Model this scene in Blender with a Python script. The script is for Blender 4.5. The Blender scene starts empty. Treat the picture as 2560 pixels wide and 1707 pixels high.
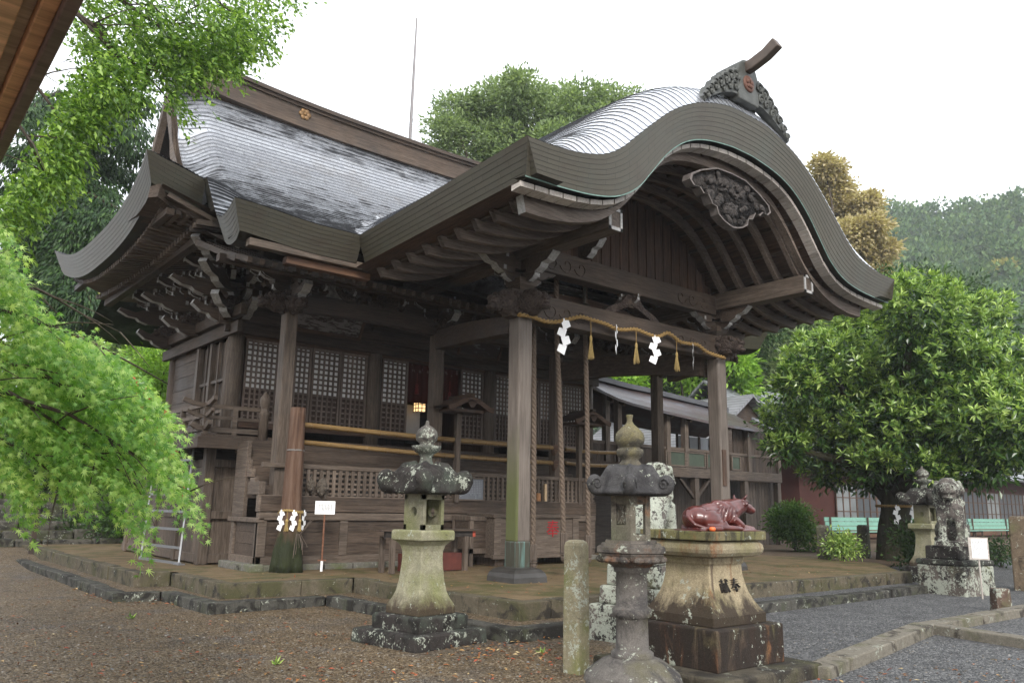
import bpy, bmesh, math, random
import numpy as np
from mathutils import Vector, Matrix
random.seed(7); rng = np.random.default_rng(7)
scene = bpy.context.scene
# ------------------------------------------------------------------ camera
FPX, YAW, PITCH, ROLL = 2027.87, 0.685853, 0.201479, 0.0172647
CAM = np.array([0.0, 0.0, 1.42])
def _rot():
    f = np.array([math.sin(YAW)*math.cos(PITCH), math.cos(YAW)*math.cos(PITCH), math.sin(PITCH)])
    r = np.array([math.cos(YAW), -math.sin(YAW), 0.0]); u = np.cross(r, f)
    return r*math.cos(ROLL)+u*math.sin(ROLL), -r*math.sin(ROLL)+u*math.cos(ROLL), f
CR, CU, CF = _rot()
def ray(px, py):
    return CR*((px-1280)/FPX) - CU*((py-853.5)/FPX) + CF
def onz(px, py, z): d = ray(px, py); return CAM + d*(z-CAM[2])/d[2]
def ony(px, py, y): d = ray(px, py); return CAM + d*y/d[1]
def onx(px, py, x): d = ray(px, py); return CAM + d*x/d[0]
def at(px, py, dist): d = ray(px, py); return CAM + d*dist/np.hypot(d[0], d[1])
cd = bpy.data.cameras.new('camera'); cam = bpy.data.objects.new('camera', cd); scene.collection.objects.link(cam)
cam.matrix_world = Matrix(((CR[0], CU[0], -CF[0], CAM[0]), (CR[1], CU[1], -CF[1], CAM[1]), (CR[2], CU[2], -CF[2], CAM[2]), (0, 0, 0, 1)))
cd.sensor_width = 36; cd.lens = 36*FPX/2560; cd.clip_start = 0.05; cd.clip_end = 3000
scene.camera = cam
# ------------------------------------------------------------------ light
SUN_EL, SUN_AZ = math.radians(33), math.radians(212)     # azimuth measured from +Y towards +X
w = bpy.data.worlds.new('World'); scene.world = w; w.use_nodes = True
nt = w.node_tree; nt.nodes.clear()
sky = nt.nodes.new('ShaderNodeTexSky'); sky.sky_type = 'NISHITA'; sky.sun_disc = False
sky.sun_elevation = SUN_EL; sky.sun_rotation = SUN_AZ; sky.dust_density = 4.0; sky.air_density = 1.0
mixn = nt.nodes.new('ShaderNodeMix'); mixn.data_type = 'RGBA'; mixn.inputs['Factor'].default_value = 0.85
mixn.inputs['B'].default_value = (9.2, 9.5, 9.9, 1)      # the overcast cloud sheet
bg = nt.nodes.new('ShaderNodeBackground'); bg.inputs['Strength'].default_value = 0.1
out = nt.nodes.new('ShaderNodeOutputWorld')
nt.links.new(sky.outputs['Color'], mixn.inputs['A']); nt.links.new(mixn.outputs['Result'], bg.inputs['Color'])
nt.links.new(bg.outputs['Background'], out.inputs['Surface'])
sl = bpy.data.lights.new('sun', 'SUN'); sl.energy = 1.5; sl.angle = math.radians(16); sl.color = (1.0, 0.965, 0.92)
so = bpy.data.objects.new('sun', sl); scene.collection.objects.link(so)
sd = Vector((math.sin(SUN_AZ)*math.cos(SUN_EL), math.cos(SUN_AZ)*math.cos(SUN_EL), math.sin(SUN_EL)))
so.rotation_euler = sd.to_track_quat('Z', 'Y').to_euler()
so.location = (0, -20, 30)
scene.view_settings.view_transform = 'Standard'; scene.view_settings.look = 'None'
scene.view_settings.exposure = 1.3; scene.view_settings.gamma = 1.0
try:
    scene.cycles.max_bounces = 6; scene.cycles.diffuse_bounces = 4; scene.cycles.glossy_bounces = 3; scene.cycles.transmission_bounces = 3
    scene.cycles.transparent_max_bounces = 4; scene.cycles.use_denoising = True; scene.cycles.sample_clamp_indirect = 6
except Exception: pass
# ------------------------------------------------------------------ scene-graph helpers
def tag(o, label=None, cat=None, group=None, kind=None):
    if label: o['label'] = label
    if cat: o['category'] = cat
    if group: o['group'] = group
    if kind: o['kind'] = kind
    return o
def thing(name, label, cat, loc=(0, 0, 0), rz=0.0, group=None):
    o = bpy.data.objects.new(name, None); scene.collection.objects.link(o)
    o.location = loc; o.rotation_euler = (0, 0, rz); o.empty_display_size = 0.2
    return tag(o, label, cat, group)
def dup(root, loc, rz=None, label=None, scale=None):
    def cp(o, par):
        c = o.copy(); scene.collection.objects.link(c)
        if par is not None:
            c.parent = par
        for ch in [x for x in o.children]: cp(ch, c)
        return c
    r = cp(root, None); r.location = loc
    if rz is not None: r.rotation_euler = (0, 0, rz)
    if scale: r.scale = (scale,)*3
    if label: r['label'] = label
    return r
class MB:
    def __init__(s): s.v = []; s.f = []; s.uv = None
    def add(s, verts, faces):
        n = len(s.v); s.v.extend([tuple(map(float, p)) for p in verts]); s.f.extend([tuple(i+n for i in q) for q in faces]); return s
    def box(s, a, b):
        (x0, y0, z0), (x1, y1, z1) = a, b
        x0, x1 = sorted((x0, x1)); y0, y1 = sorted((y0, y1)); z0, z1 = sorted((z0, z1))
        return s.add([(x0,y0,z0),(x1,y0,z0),(x1,y1,z0),(x0,y1,z0),(x0,y0,z1),(x1,y0,z1),(x1,y1,z1),(x0,y1,z1)],
                     [(0,3,2,1),(4,5,6,7),(0,1,5,4),(1,2,6,5),(2,3,7,6),(3,0,4,7)])
    def cbox(s, c, d): return s.box([c[i]-d[i]/2 for i in range(3)], [c[i]+d[i]/2 for i in range(3)])
    def beam(s, p0, p1, w, h, up=(0, 0, 1)):
        p0, p1 = Vector(p0), Vector(p1); d = (p1-p0).normalized(); u = Vector(up)
        r = d.cross(u).normalized(); u = r.cross(d)
        q = []
        for p in (p0, p1):
            for a, b in ((-1, -1), (1, -1), (1, 1), (-1, 1)): q.append(p+r*(a*w/2)+u*(b*h/2))
        return s.add(q, [(0,1,2,3),(7,6,5,4),(0,4,5,1),(1,5,6,2),(2,6,7,3),(3,7,4,0)])
    def path(s, pts, w, h, up=(0, 0, 1)):          # bent rectangular bar through pts
        n0 = len(pts); q = []; P = [Vector(p) for p in pts]
        for i, p in enumerate(P):
            d = (P[min(i+1, n0-1)]-P[max(i-1, 0)]).normalized(); r = d.cross(Vector(up)).normalized(); u = r.cross(d)
            hh = h[i] if isinstance(h, (list, tuple)) else h
            for a, b in ((-1, -1), (1, -1), (1, 1), (-1, 1)): q.append(p+r*(a*w/2)+u*(b*hh/2))
        fs = [(0, 1, 2, 3), tuple(4*(n0-1)+k for k in (3, 2, 1, 0))]
        for i in range(n0-1):
            for k in range(4): fs.append((4*i+k, 4*(i+1)+k, 4*(i+1)+(k+1) % 4, 4*i+(k+1) % 4))
        return s.add(q, fs)
    def tube(s, pts, rad, n=8, cap=True):
        P = [Vector(p) for p in pts]; m = len(P)
        if not isinstance(rad, (list, tuple)): rad = [rad]*m
        d0 = (P[1]-P[0]).normalized(); a = Vector((0, 0, 1)) if abs(d0.z) < .9 else Vector((1, 0, 0))
        r = d0.cross(a).normalized(); q = []
        for i in range(m):
            d = (P[min(i+1, m-1)]-P[max(i-1, 0)]).normalized(); r = (r-d*r.dot(d)).normalized(); u = d.cross(r)
            for k in range(n):
                t = 2*math.pi*k/n; q.append(P[i]+(r*math.cos(t)+u*math.sin(t))*rad[i])
        fs = [(i*n+k, i*n+(k+1) % n, (i+1)*n+(k+1) % n, (i+1)*n+k) for i in range(m-1) for k in range(n)]
        if cap: fs += [tuple(range(n-1, -1, -1)), tuple(range((m-1)*n, m*n))]
        return s.add(q, fs)
    def lathe(s, prof, n=24, c=(0, 0, 0), rot=0.0, mod=None):
        q = []; m = len(prof)
        for j, (r, z) in enumerate(prof):
            for k in range(n):
                t = 2*math.pi*k/n+rot; rr = r*(mod(t, j) if mod else 1); q.append((c[0]+rr*math.cos(t), c[1]+rr*math.sin(t), c[2]+z))
        fs = [(i*n+k, i*n+(k+1) % n, (i+1)*n+(k+1) % n, (i+1)*n+k) for i in range(m-1) for k in range(n)]
        fs += [tuple(range(n-1, -1, -1)), tuple(range((m-1)*n, m*n))]
        return s.add(q, fs)
    def prism(s, poly, o, ux, uy, ext):            # polygon in the plane (o, ux, uy), extruded by ext
        o, ux, uy, ext = Vector(o), Vector(ux), Vector(uy), Vector(ext); n = len(poly)
        q = [o+ux*a+uy*b for a, b in poly]+[o+ux*a+uy*b+ext for a, b in poly]
        return s.add(q, [tuple(range(n-1, -1, -1)), tuple(range(n, 2*n))]+[(k, (k+1) % n, n+(k+1) % n, n+k) for k in range(n)])
    def grid(s, P):                                # P[i][j] points
        n, m = len(P), len(P[0]); q = [p for row in P for p in row]
        return s.add(q, [(i*m+j, i*m+j+1, (i+1)*m+j+1, (i+1)*m+j) for i in range(n-1) for j in range(m-1)])
    def blob(s, c, r, rot=None, n=10, m=7):
        q = []; c = Vector(c)
        R = rot or Matrix.Identity(3)
        for i in range(m+1):
            ph = math.pi*i/m
            for k in range(n):
                t = 2*math.pi*k/n
                q.append(c+R@Vector((r[0]*math.sin(ph)*math.cos(t), r[1]*math.sin(ph)*math.sin(t), -r[2]*math.cos(ph))))
        return s.add(q, [(i*n+k, i*n+(k+1) % n, (i+1)*n+(k+1) % n, (i+1)*n+k) for i in range(m) for k in range(n)])
    def build(s, name, mat, parent=None, world=True, smooth=False, bevel=0, recalc=False):
        me = bpy.data.meshes.new(name); me.from_pydata(s.v, [], s.f); me.update()
        if recalc:
            b = bmesh.new(); b.from_mesh(me); bmesh.ops.recalc_face_normals(b, faces=b.faces); b.to_mesh(me); b.free()
        o = bpy.data.objects.new(name, me); scene.collection.objects.link(o)
        if mat: me.materials.append(mat)
        if smooth: me.polygons.foreach_set('use_smooth', [True]*len(me.polygons))
        if bevel:
            md = o.modifiers.new('bevel', 'BEVEL'); md.width = bevel; md.segments = 2; md.limit_method = 'ANGLE'; md.angle_limit = math.radians(40)
        if parent is not None:
            o.parent = parent
            if world:
                p = parent; off = Vector((0, 0, 0))
                while p is not None: off += p.location; p = p.parent
                o.location = -off
        return o
def smoothstep(a, b, x):
    t = np.clip((x-a)/(b-a), 0, 1); return t*t*(3-2*t)
def interp(x, xs, ys): return float(np.interp(x, xs, ys))
def catmull(pts, n):
    P = [np.array(p, float) for p in pts]; P = [2*P[0]-P[1]]+P+[2*P[-1]-P[-2]]; o = []
    for i in range(1, len(P)-2):
        for k in range(n):
            t = k/n; a, b, c, d = P[i-1:i+3]
            o.append(.5*((2*b)+(-a+c)*t+(2*a-5*b+4*c-d)*t*t+(-a+3*b-3*c+d)*t**3))
    o.append(P[-2]); return o
# ------------------------------------------------------------------ material helpers
class NT:
    def __init__(s, name, rough=0.7, spec=0.4):
        s.m = bpy.data.materials.new(name); s.m.use_nodes = True; s.t = s.m.node_tree
        s.b = s.t.nodes['Principled BSDF']; s.b.inputs['Roughness'].default_value = rough
        s.b.inputs['Specular IOR Level'].default_value = spec
        s.tc = s.t.nodes.new('ShaderNodeTexCoord')
    def n(s, typ, **kw):
        x = s.t.nodes.new(typ)
        for k, v in kw.items(): setattr(x, k, v)
        return x
    def l(s, a, b): s.t.links.new(a, b)
    def coord(s, scale=(1, 1, 1), src='Object', rot=(0, 0, 0)):
        mp = s.n('ShaderNodeMapping'); mp.inputs['Scale'].default_value = scale; mp.inputs['Rotation'].default_value = rot
        s.l(s.tc.outputs[src], mp.inputs['Vector']); return mp.outputs['Vector']
    def noise(s, vec, scale, detail=4, rough=.6, dist=0):
        x = s.n('ShaderNodeTexNoise'); x.inputs['Scale'].default_value = scale; x.inputs['Detail'].default_value = detail
        x.inputs['Roughness'].default_value = rough; x.inputs['Distortion'].default_value = dist; s.l(vec, x.inputs['Vector']); return x.outputs['Fac']
    def voro(s, vec, scale, feature='F1', out='Distance'):
        x = s.n('ShaderNodeTexVoronoi'); x.feature = feature; x.inputs['Scale'].default_value = scale; s.l(vec, x.inputs['Vector']); return x.outputs[out]
    def ramp(s, fac, stops, interp='LINEAR'):
        x = s.n('ShaderNodeValToRGB'); r = x.color_ramp; r.interpolation = interp
        while len(r.elements) < len(stops): r.elements.new(0.5)
        for e, (p, c) in zip(r.elements, stops):
            e.position = p; e.color = (c, c, c, 1) if isinstance(c, (int, float)) else tuple(c)+(1,)
        s.l(fac, x.inputs['Fac']); return x.outputs['Color']
    def mix(s, fac, a, b, mode='MIX'):
        x = s.n('ShaderNodeMix'); x.data_type = 'RGBA'; x.blend_type = mode
        for nm, v in (('Factor', fac), ('A', a), ('B', b)):
            i = x.inputs[nm] if nm == 'Factor' else [q for q in x.inputs if q.name == nm and q.type == 'RGBA'][0]
            if isinstance(v, (int, float)): i.default_value = v if nm == 'Factor' else (v, v, v, 1)
            elif isinstance(v, tuple): i.default_value = v+(1,)
            else: s.l(v, i)
        return [q for q in x.outputs if q.type == 'RGBA'][0]
    def math(s, op, a, b=0.0, c=None):
        x = s.n('ShaderNodeMath'); x.operation = op
        for i, v in enumerate((a, b) if c is None else (a, b, c)):
            if isinstance(v, (int, float)): x.inputs[i].default_value = v
            else: s.l(v, x.inputs[i])
        return x.outputs[0]
    def bump(s, h, strength=.4, dist=.02):
        x = s.n('ShaderNodeBump'); x.inputs['Strength'].default_value = strength; x.inputs['Distance'].default_value = dist
        s.l(h, x.inputs['Height']); s.l(x.outputs['Normal'], s.b.inputs['Normal'])
    def col(s, c):
        if isinstance(c, tuple): s.b.inputs['Base Color'].default_value = c+(1,)
        else: s.l(c, s.b.inputs['Base Color'])
    def rough(s, v): s.l(v, s.b.inputs['Roughness'])
def plain(name, c, rough=.6, spec=.4, var=.12, scale=9, metal=0):
    g = NT(name, rough, spec); f = g.noise(g.coord(), scale, 5)
    lo = tuple(x*(1-var) for x in c); hi = tuple(min(1, x*(1+var)) for x in c)
    g.col(g.ramp(f, [(.3, lo), (.7, hi)])); g.b.inputs['Metallic'].default_value = metal; g.bump(f, .15, .01); return g.m
_wood = {}
def wood(axis='z', tone='dark'):
    k = (axis, tone)
    if k in _wood: return _wood[k]
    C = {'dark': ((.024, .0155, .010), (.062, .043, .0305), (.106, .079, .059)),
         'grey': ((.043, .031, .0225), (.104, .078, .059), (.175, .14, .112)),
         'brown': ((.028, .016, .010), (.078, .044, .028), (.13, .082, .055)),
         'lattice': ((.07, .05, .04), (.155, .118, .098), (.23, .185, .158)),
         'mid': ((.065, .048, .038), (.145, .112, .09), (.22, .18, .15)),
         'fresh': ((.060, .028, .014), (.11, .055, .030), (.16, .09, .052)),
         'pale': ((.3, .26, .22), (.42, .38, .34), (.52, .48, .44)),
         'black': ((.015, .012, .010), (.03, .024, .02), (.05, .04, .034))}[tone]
    g = NT('wood_%s_%s' % (tone, axis), .72, .35)
    sc = {'x': (.6, 9, 9), 'y': (9, .6, 9), 'z': (9, 9, .6)}[axis]
    v = g.coord(sc)
    grain = g.noise(v, 3.2, 6, .65, .6); patch = g.noise(g.coord(), .9, 4, .6); fine = g.noise(g.coord(tuple(x*4 for x in sc)), 4, 3)
    base = g.ramp(grain, [(.28, C[0]), (.5, C[1]), (.78, C[2])])
    pt = g.ramp(patch, [(.3, .62), (.68, 1.18)])
    c = g.mix(1.0, base, pt, 'MULTIPLY')
    fr = g.ramp(fine, [(.35, .75), (.6, 1.08)]); c = g.mix(1.0, c, fr, 'MULTIPLY')
    isl = g.n('ShaderNodeNewGeometry').outputs['Random Per Island']
    c = g.mix(1.0, c, g.ramp(isl, [(0, .78), (1, 1.2)]), 'MULTIPLY')
    g.col(c); g.bump(g.math('ADD', grain, g.math('MULTIPLY', fine, .5)), .45, .012)
    g.rough(g.ramp(patch, [(.3, .55), (.7, .85)])); _wood[k] = g.m; return g.m
def stone(name, base, dark, dark_amt=.4, white=.15, green=.3, greenc=(.14, .16, .06), rust=0.0, scale=1.0, streak=False, low=None, gain=.66):
    base, dark, greenc = (tuple(x*gain for x in q) for q in (base, dark, greenc))
    g = NT(name, .85, .25); v = g.coord((scale,)*3); vs = g.coord((2.2*scale, 2.2*scale, .45*scale)) if streak else v
    n1 = g.noise(v, 14, 8, .7); n2 = g.noise(vs, 3.1, 6, .65, .8); n3 = g.noise(g.coord((scale,)*3, rot=(.5, .2, .9)), 2.1, 5, .6); grit = g.noise(v, 90, 3)
    c = g.ramp(n1, [(.3, tuple(x*.7 for x in base)), (.7, tuple(x*1.2 for x in base))])
    c = g.mix(g.ramp(n3, [(.62-green*.4, 0.), (.78-green*.3, .8)]), c, greenc)
    if rust: c = g.mix(g.ramp(g.noise(vs, 2.3, 6, .7, .3), [(.66-rust*.35, 0.), (.74-rust*.25, .75)]), c, (.16, .065, .025))
    c = g.mix(g.ramp(n2, [(.66-dark_amt*.4, 0.), (.74-dark_amt*.35, .92)]), c, dark)
    if low:
        sp = g.n('ShaderNodeSeparateXYZ'); g.l(v, sp.inputs[0]); hz = g.math('ADD', sp.outputs['Z'], g.math('MULTIPLY', g.math('SUBTRACT', g.noise(g.coord((9, 9, 1.2)), 1.0, 6, .7), .5), low[2]))
        c = g.mix(g.ramp(hz, [(low[0], .93), (low[1], 0.)]), c, low[3])
    wn = g.math('ADD', g.math('MULTIPLY', g.noise(v, 5.5, 4, .6), .50), g.math('MULTIPLY', g.noise(v, 26, 5, .65, .5), .50)); wn = g.math('ADD', wn, g.math('MULTIPLY', g.noise(v, 75, 2), .10))
    c = g.mix(g.ramp(wn, [(.665-white*.33, 0.), (.70-white*.33, .85)]), c, (.33, .35, .29))
    c = g.mix(1.0, c, g.ramp(grit, [(.3, .72), (.7, 1.2)]), 'MULTIPLY')
    g.col(c); g.bump(g.math('ADD', g.math('MULTIPLY', n1, .8), g.math('MULTIPLY', grit, .4)), .6, .02); return g.m
def leafmat(name, c0, c1, c2, trans=.35, rough=.4, spec=.35):
    g = NT(name, rough, spec); isl = g.n('ShaderNodeNewGeometry').outputs['Random Per Island']
    big = g.noise(g.coord(), .55, 3)
    f = g.math('ADD', g.math('MULTIPLY', isl, .6), g.math('MULTIPLY', big, .5))
    c = g.ramp(f, [(.2, c0), (.55, c1), (.9, c2)]); g.col(c)
    tr = g.n('ShaderNodeBsdfTranslucent'); g.l(g.mix(1.0, c, (1.25, 1.3, .7), 'MULTIPLY'), tr.inputs['Color'])
    mx = g.n('ShaderNodeMixShader'); mx.inputs[0].default_value = trans
    g.l(g.b.outputs[0], mx.inputs[1]); g.l(tr.outputs[0], mx.inputs[2])
    g.l(mx.outputs[0], g.t.nodes['Material Output'].inputs['Surface']); return g.m
M_whiteend = plain('weathered_white_paint', (.30, .295, .285), .8, .2, .3, 25)
M_paper = plain('white_paper', (.82, .82, .82), .8, .2, .03)
# ------------------------------------------------------------------ mesh helpers on numpy
def np_mesh(name, V, F, mat, parent=None, smooth=False):
    me = bpy.data.meshes.new(name); V = np.asarray(V, np.float32); F = np.asarray(F, np.int32); n, k = F.shape
    me.vertices.add(len(V)); me.vertices.foreach_set('co', V.ravel()); me.loops.add(n*k); me.loops.foreach_set('vertex_index', F.ravel())
    me.polygons.add(n); me.polygons.foreach_set('loop_start', np.arange(0, n*k, k, dtype=np.int32)); me.polygons.foreach_set('loop_total', np.full(n, k, np.int32))
    me.update(calc_edges=True); me.validate(); me.polygons.foreach_set('use_smooth', [bool(smooth)]*len(me.polygons))
    me.materials.append(mat); o = bpy.data.objects.new(name, me); scene.collection.objects.link(o)
    if parent is not None: o.parent = parent; o.location = -parent.location
    return o
def norm(a): return a/np.maximum(np.linalg.norm(a, axis=-1, keepdims=True), 1e-9)
MAPLE = []
for th, r in ((-150, .12), (-128, .42), (-100, .2), (-72, .78), (-54, .26), (-36, .95), (-18, .28), (0, 1.05), (18, .28), (36, .95), (54, .26), (72, .78), (100, .2), (128, .42), (150, .12)): MAPLE.append((r*math.sin(math.radians(th))*.62, r*math.cos(math.radians(th))))
MAPLE = np.array(MAPLE)
def leaves(name, pos, dirv, nrm, L, W, mat, parent=None, shape='leaf'):
    pos, d = np.asarray(pos, float), norm(np.asarray(dirv, float)); nr = np.asarray(nrm, float)
    s = norm(np.cross(d, nr)); nr = np.cross(s, d); L = np.asarray(L)[:, None]; W = np.asarray(W)[:, None]; N = len(pos)
    if shape == 'leaf':
        V = np.stack([pos, pos+d*L*.45+s*W*.5+nr*W*.12, pos+d*L-nr*L*.08, pos+d*L*.45-s*W*.5+nr*W*.12], 1).reshape(-1, 3)
        return np_mesh(name, V, np.arange(N*4).reshape(N, 4), mat, parent)
    k = len(MAPLE); V = [pos+d*L*.22]
    for a, b in MAPLE: V.append(pos+d*L*(b*.8+.25)+s*W*a-nr*L*(.10*abs(a)+.12*b*b))
    V = np.stack(V, 1).reshape(-1, 3); base = (np.arange(N)*(k+1))[:, None]
    F = np.concatenate([np.stack([base[:, 0], base[:, 0]+1+i, base[:, 0]+1+(i+1) % k], 1) for i in range(k)], 0)
    return np_mesh(name, V, F, mat, parent)
def rand_dirs(n): return norm(rng.normal(size=(n, 3)))
def crown(lobes, n, clump=.35, per=14, up=.35, fill=.25, fine=1.0):
    """leaf sites: (pos, dir, normal) in clumps spread over and through a set of ellipsoid lobes (c, r)"""
    vol = np.array([(np.prod(r))**(2/3) for c, r in lobes]); ids = rng.choice(len(lobes), max(1, n//per), p=vol/vol.sum())
    C = np.array([c for c, r in lobes])[ids]; Rr = np.array([r for c, r in lobes])[ids]
    d = rand_dirs(len(ids)); rad = np.where(rng.random(len(ids)) < fill, rng.random(len(ids))**.5*.85, .82+.24*rng.random(len(ids)))
    cl = C+d*Rr*rad[:, None]; k = np.repeat(np.arange(len(ids)), per)
    g = rng.normal(size=(len(k), 3))*clump*np.array([1, 1, .62]); pos = cl[k]+g
    out_d = norm(d[k]*.6+norm(g)*.8+rng.normal(size=(len(k), 3))*.45)
    nr = norm(np.array([0, 0, 1.0])*up*2+d[k]*.6+rng.normal(size=(len(k), 3))*.6)
    return pos, out_d, nr
def in_poly(px, py, poly):
    ins = np.zeros(len(px), bool); n = len(poly)
    for i in range(n):
        x0, y0 = poly[i]; x1, y1 = poly[(i+1) % n]
        c = ((y0 > py) != (y1 > py)) & (px < (x1-x0)*(py-y0)/(y1-y0+1e-12)+x0); ins ^= c
    return ins
def poly_sites(poly, n):
    P = np.array(poly); lo, hi = P.min(0), P.max(0); xs = np.zeros(0); ys = np.zeros(0)
    while len(xs) < n:
        a = rng.uniform(lo[0], hi[0], n*2); b = rng.uniform(lo[1], hi[1], n*2); m = in_poly(a, b, poly); xs = np.r_[xs, a[m]]; ys = np.r_[ys, b[m]]
    return xs[:n], ys[:n]
def at_many(px, py, dist):
    d = CR[None]*((px-1280)/FPX)[:, None]-CU[None]*((py-853.5)/FPX)[:, None]+CF[None]
    return CAM+d*(dist/np.hypot(d[:, 0], d[:, 1]))[:, None]
def evaluated(o):
    dg = bpy.context.evaluated_depsgraph_get(); me = bpy.data.meshes.new_from_object(o.evaluated_get(dg)); me.name = o.name
    o.modifiers.clear(); o.data = me; return o
def organic(mb, name, mat, parent=None, voxel=.02, smooth=4, world=True, disp=None):
    o = mb.build(name, mat, parent, world=world, smooth=True)
    m = o.modifiers.new('r', 'REMESH'); m.mode = 'VOXEL'; m.voxel_size = voxel; m.use_smooth_shade = True
    m = o.modifiers.new('s', 'SMOOTH'); m.factor = .5; m.iterations = smooth
    return evaluated(o)
def text(name, body, size, mat, org, ux, uy, parent=None, depth=.004, bold=0.0):
    cu = bpy.data.curves.new(name, 'FONT'); cu.body = body; cu.size = size; cu.extrude = depth; cu.align_x = 'CENTER'; cu.align_y = 'CENTER'; cu.offset = bold
    o = bpy.data.objects.new(name, cu); scene.collection.objects.link(o)
    ux, uy = Vector(ux).normalized(), Vector(uy).normalized(); uz = ux.cross(uy)
    me = bpy.data.meshes.new_from_object(o.evaluated_get(bpy.context.evaluated_depsgraph_get())); bpy.data.objects.remove(o)
    M = Matrix(((ux.x, uy.x, uz.x, org[0]), (ux.y, uy.y, uz.y, org[1]), (ux.z, uy.z, uz.z, org[2]), (0, 0, 0, 1)))
    me.transform(M); me.materials.append(mat); t = bpy.data.objects.new(name, me); scene.collection.objects.link(t)
    if parent is not None: t.parent = parent; t.location = -parent.location
    return t
def uvgrid(name, P, UV, mat, parent=None, smooth=False, flip=False):
    P = np.asarray(P, float); n, m = P.shape[:2]; UV = np.asarray(UV, float).reshape(-1, 2)
    i, j = np.meshgrid(np.arange(n-1), np.arange(m-1), indexing='ij'); a = (i*m+j).ravel()
    F = np.stack([a, a+1, a+m+1, a+m], 1)
    if flip: F = F[:, ::-1]
    o = np_mesh(name, P.reshape(-1, 3), F, mat, parent, smooth)
    uv = o.data.uv_layers.new(name='uv'); li = np.empty(len(o.data.loops), np.int32); o.data.loops.foreach_get('vertex_index', li)
    uv.data.foreach_set('uv', UV[li].astype(np.float32).ravel()); return o
# ------------------------------------------------------------------ ground, terrace, kerbs
def gravel_mat():
    g = NT('gravel', .8, .3); v = g.coord()
    vo = g.n('ShaderNodeTexVoronoi'); vo.inputs['Scale'].default_value = 55; g.l(v, vo.inputs['Vector'])
    vo2 = g.n('ShaderNodeTexVoronoi'); vo2.inputs['Scale'].default_value = 95; g.l(v, vo2.inputs['Vector'])
    sep = g.n('ShaderNodeSeparateColor'); g.l(vo.outputs['Color'], sep.inputs[0])
    brown = g.ramp(sep.outputs[0], [(0, (.026, .017, .009)), (.35, (.088, .059, .031)), (.7, (.14, .098, .054)), (.93, (.20, .152, .092)), (1, (.32, .275, .215))])
    grey = g.ramp(sep.outputs[0], [(0, (.022, .024, .027)), (.4, (.062, .066, .072)), (.75, (.105, .11, .115)), (1, (.24, .24, .24))])
    geo = g.n('ShaderNodeSeparateXYZ'); g.l(v, geo.inputs[0])
    side = g.math('ADD', g.math('MULTIPLY', geo.outputs['X'], .16), g.math('MULTIPLY', geo.outputs['Y'], -.10))
    side = g.math('ADD', side, g.math('MULTIPLY', g.noise(v, .55, 5, .6), .9))
    c = g.mix(g.ramp(side, [(.95, 0.), (1.35, .9)]), brown, grey)
    pat = g.noise(v, .8, 5, .65)
    c = g.mix(g.ramp(pat, [(.52, 0.), (.68, .55)]), c, g.mix(.5, grey, (.06, .055, .05)))
    left = g.math('ADD', g.math('MULTIPLY', geo.outputs['Y'], .11), g.math('MULTIPLY', geo.outputs['X'], -.22)); left = g.math('ADD', left, g.math('MULTIPLY', g.noise(v, 1.1, 4), .8))
    c = g.mix(g.ramp(left, [(1.15, 0.), (1.4, .85)]), c, (.04, .045, .012))
    c = g.mix(1.0, c, g.ramp(g.noise(v, 2.2, 4), [(.3, .72), (.7, 1.15)]), 'MULTIPLY')
    g.col(c); h = g.math('ADD', g.math('MULTIPLY', vo.outputs['Distance'], -1.0), g.math('MULTIPLY', vo2.outputs['Distance'], -.4)); g.bump(h, .9, .018)
    g.rough(g.ramp(sep.outputs[1], [(0, .45), (1, .9)])); return g.m
def earth_mat(name, c0, c1, moss, moss_amt=.4):
    pass
    g = NT(name, .85, .25); v = g.coord(); n = g.noise(v, 3, 7, .7); n2 = g.noise(v, 1.3, 5, .65); gr = g.noise(v, 60, 4)
    c = g.ramp(n, [(.3, c0), (.7, c1)]); c = g.mix(g.ramp(n2, [(.62-moss_amt*.3, 0.), (.75-moss_amt*.25, .8)]), c, moss)
    c = g.mix(1.0, c, g.ramp(gr, [(.3, .7), (.7, 1.2)]), 'MULTIPLY'); g.col(c); g.bump(g.math('ADD', n, g.math('MULTIPLY', gr, .6)), .5, .02); return g.m
M_GRAVEL = gravel_mat()
M_EARTH = earth_mat('terrace_earth', (.095, .064, .033), (.19, .138, .076), (.055, .058, .016), .5)
M_LITTER = earth_mat('leaf_litter_earth', (.05, .033, .02), (.12, .08, .05), (.05, .055, .018), .3)
M_KERB = stone('kerb_stone', (.15, .125, .085), (.035, .03, .024), .35, .05, .45, (.075, .075, .028), scale=1.2)
M_PATHK = stone('path_kerb_stone', (.24, .215, .17), (.06, .05, .04), .3, .06, .25, (.11, .11, .05), scale=1.2)
M_KERBD = stone('wet_kerb_stone', (.10, .095, .08), (.025, .023, .02), .5, .08, .3, (.07, .08, .04), scale=1.3)
def ground_h(x, y):
    return .25*smoothstep(13.5, 18.5, x)*smoothstep(8.2, 10.2, y)+.28*smoothstep(19, 24, y)*(1-smoothstep(3, 8, x))
xs = np.concatenate([np.linspace(-400, -12, 12), np.arange(-10, 52, .8), np.linspace(60, 460, 12)]); ys = np.concatenate([np.linspace(-60, -6, 8), np.arange(-4, 46, .8), np.linspace(55, 460, 12)])
P = [[(x, y, ground_h(x, y) - .02*0) for x in xs] for y in ys]
mb = MB(); mb.grid(P); tag(mb.build('ground', M_GRAVEL, smooth=True), kind='structure')
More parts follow.
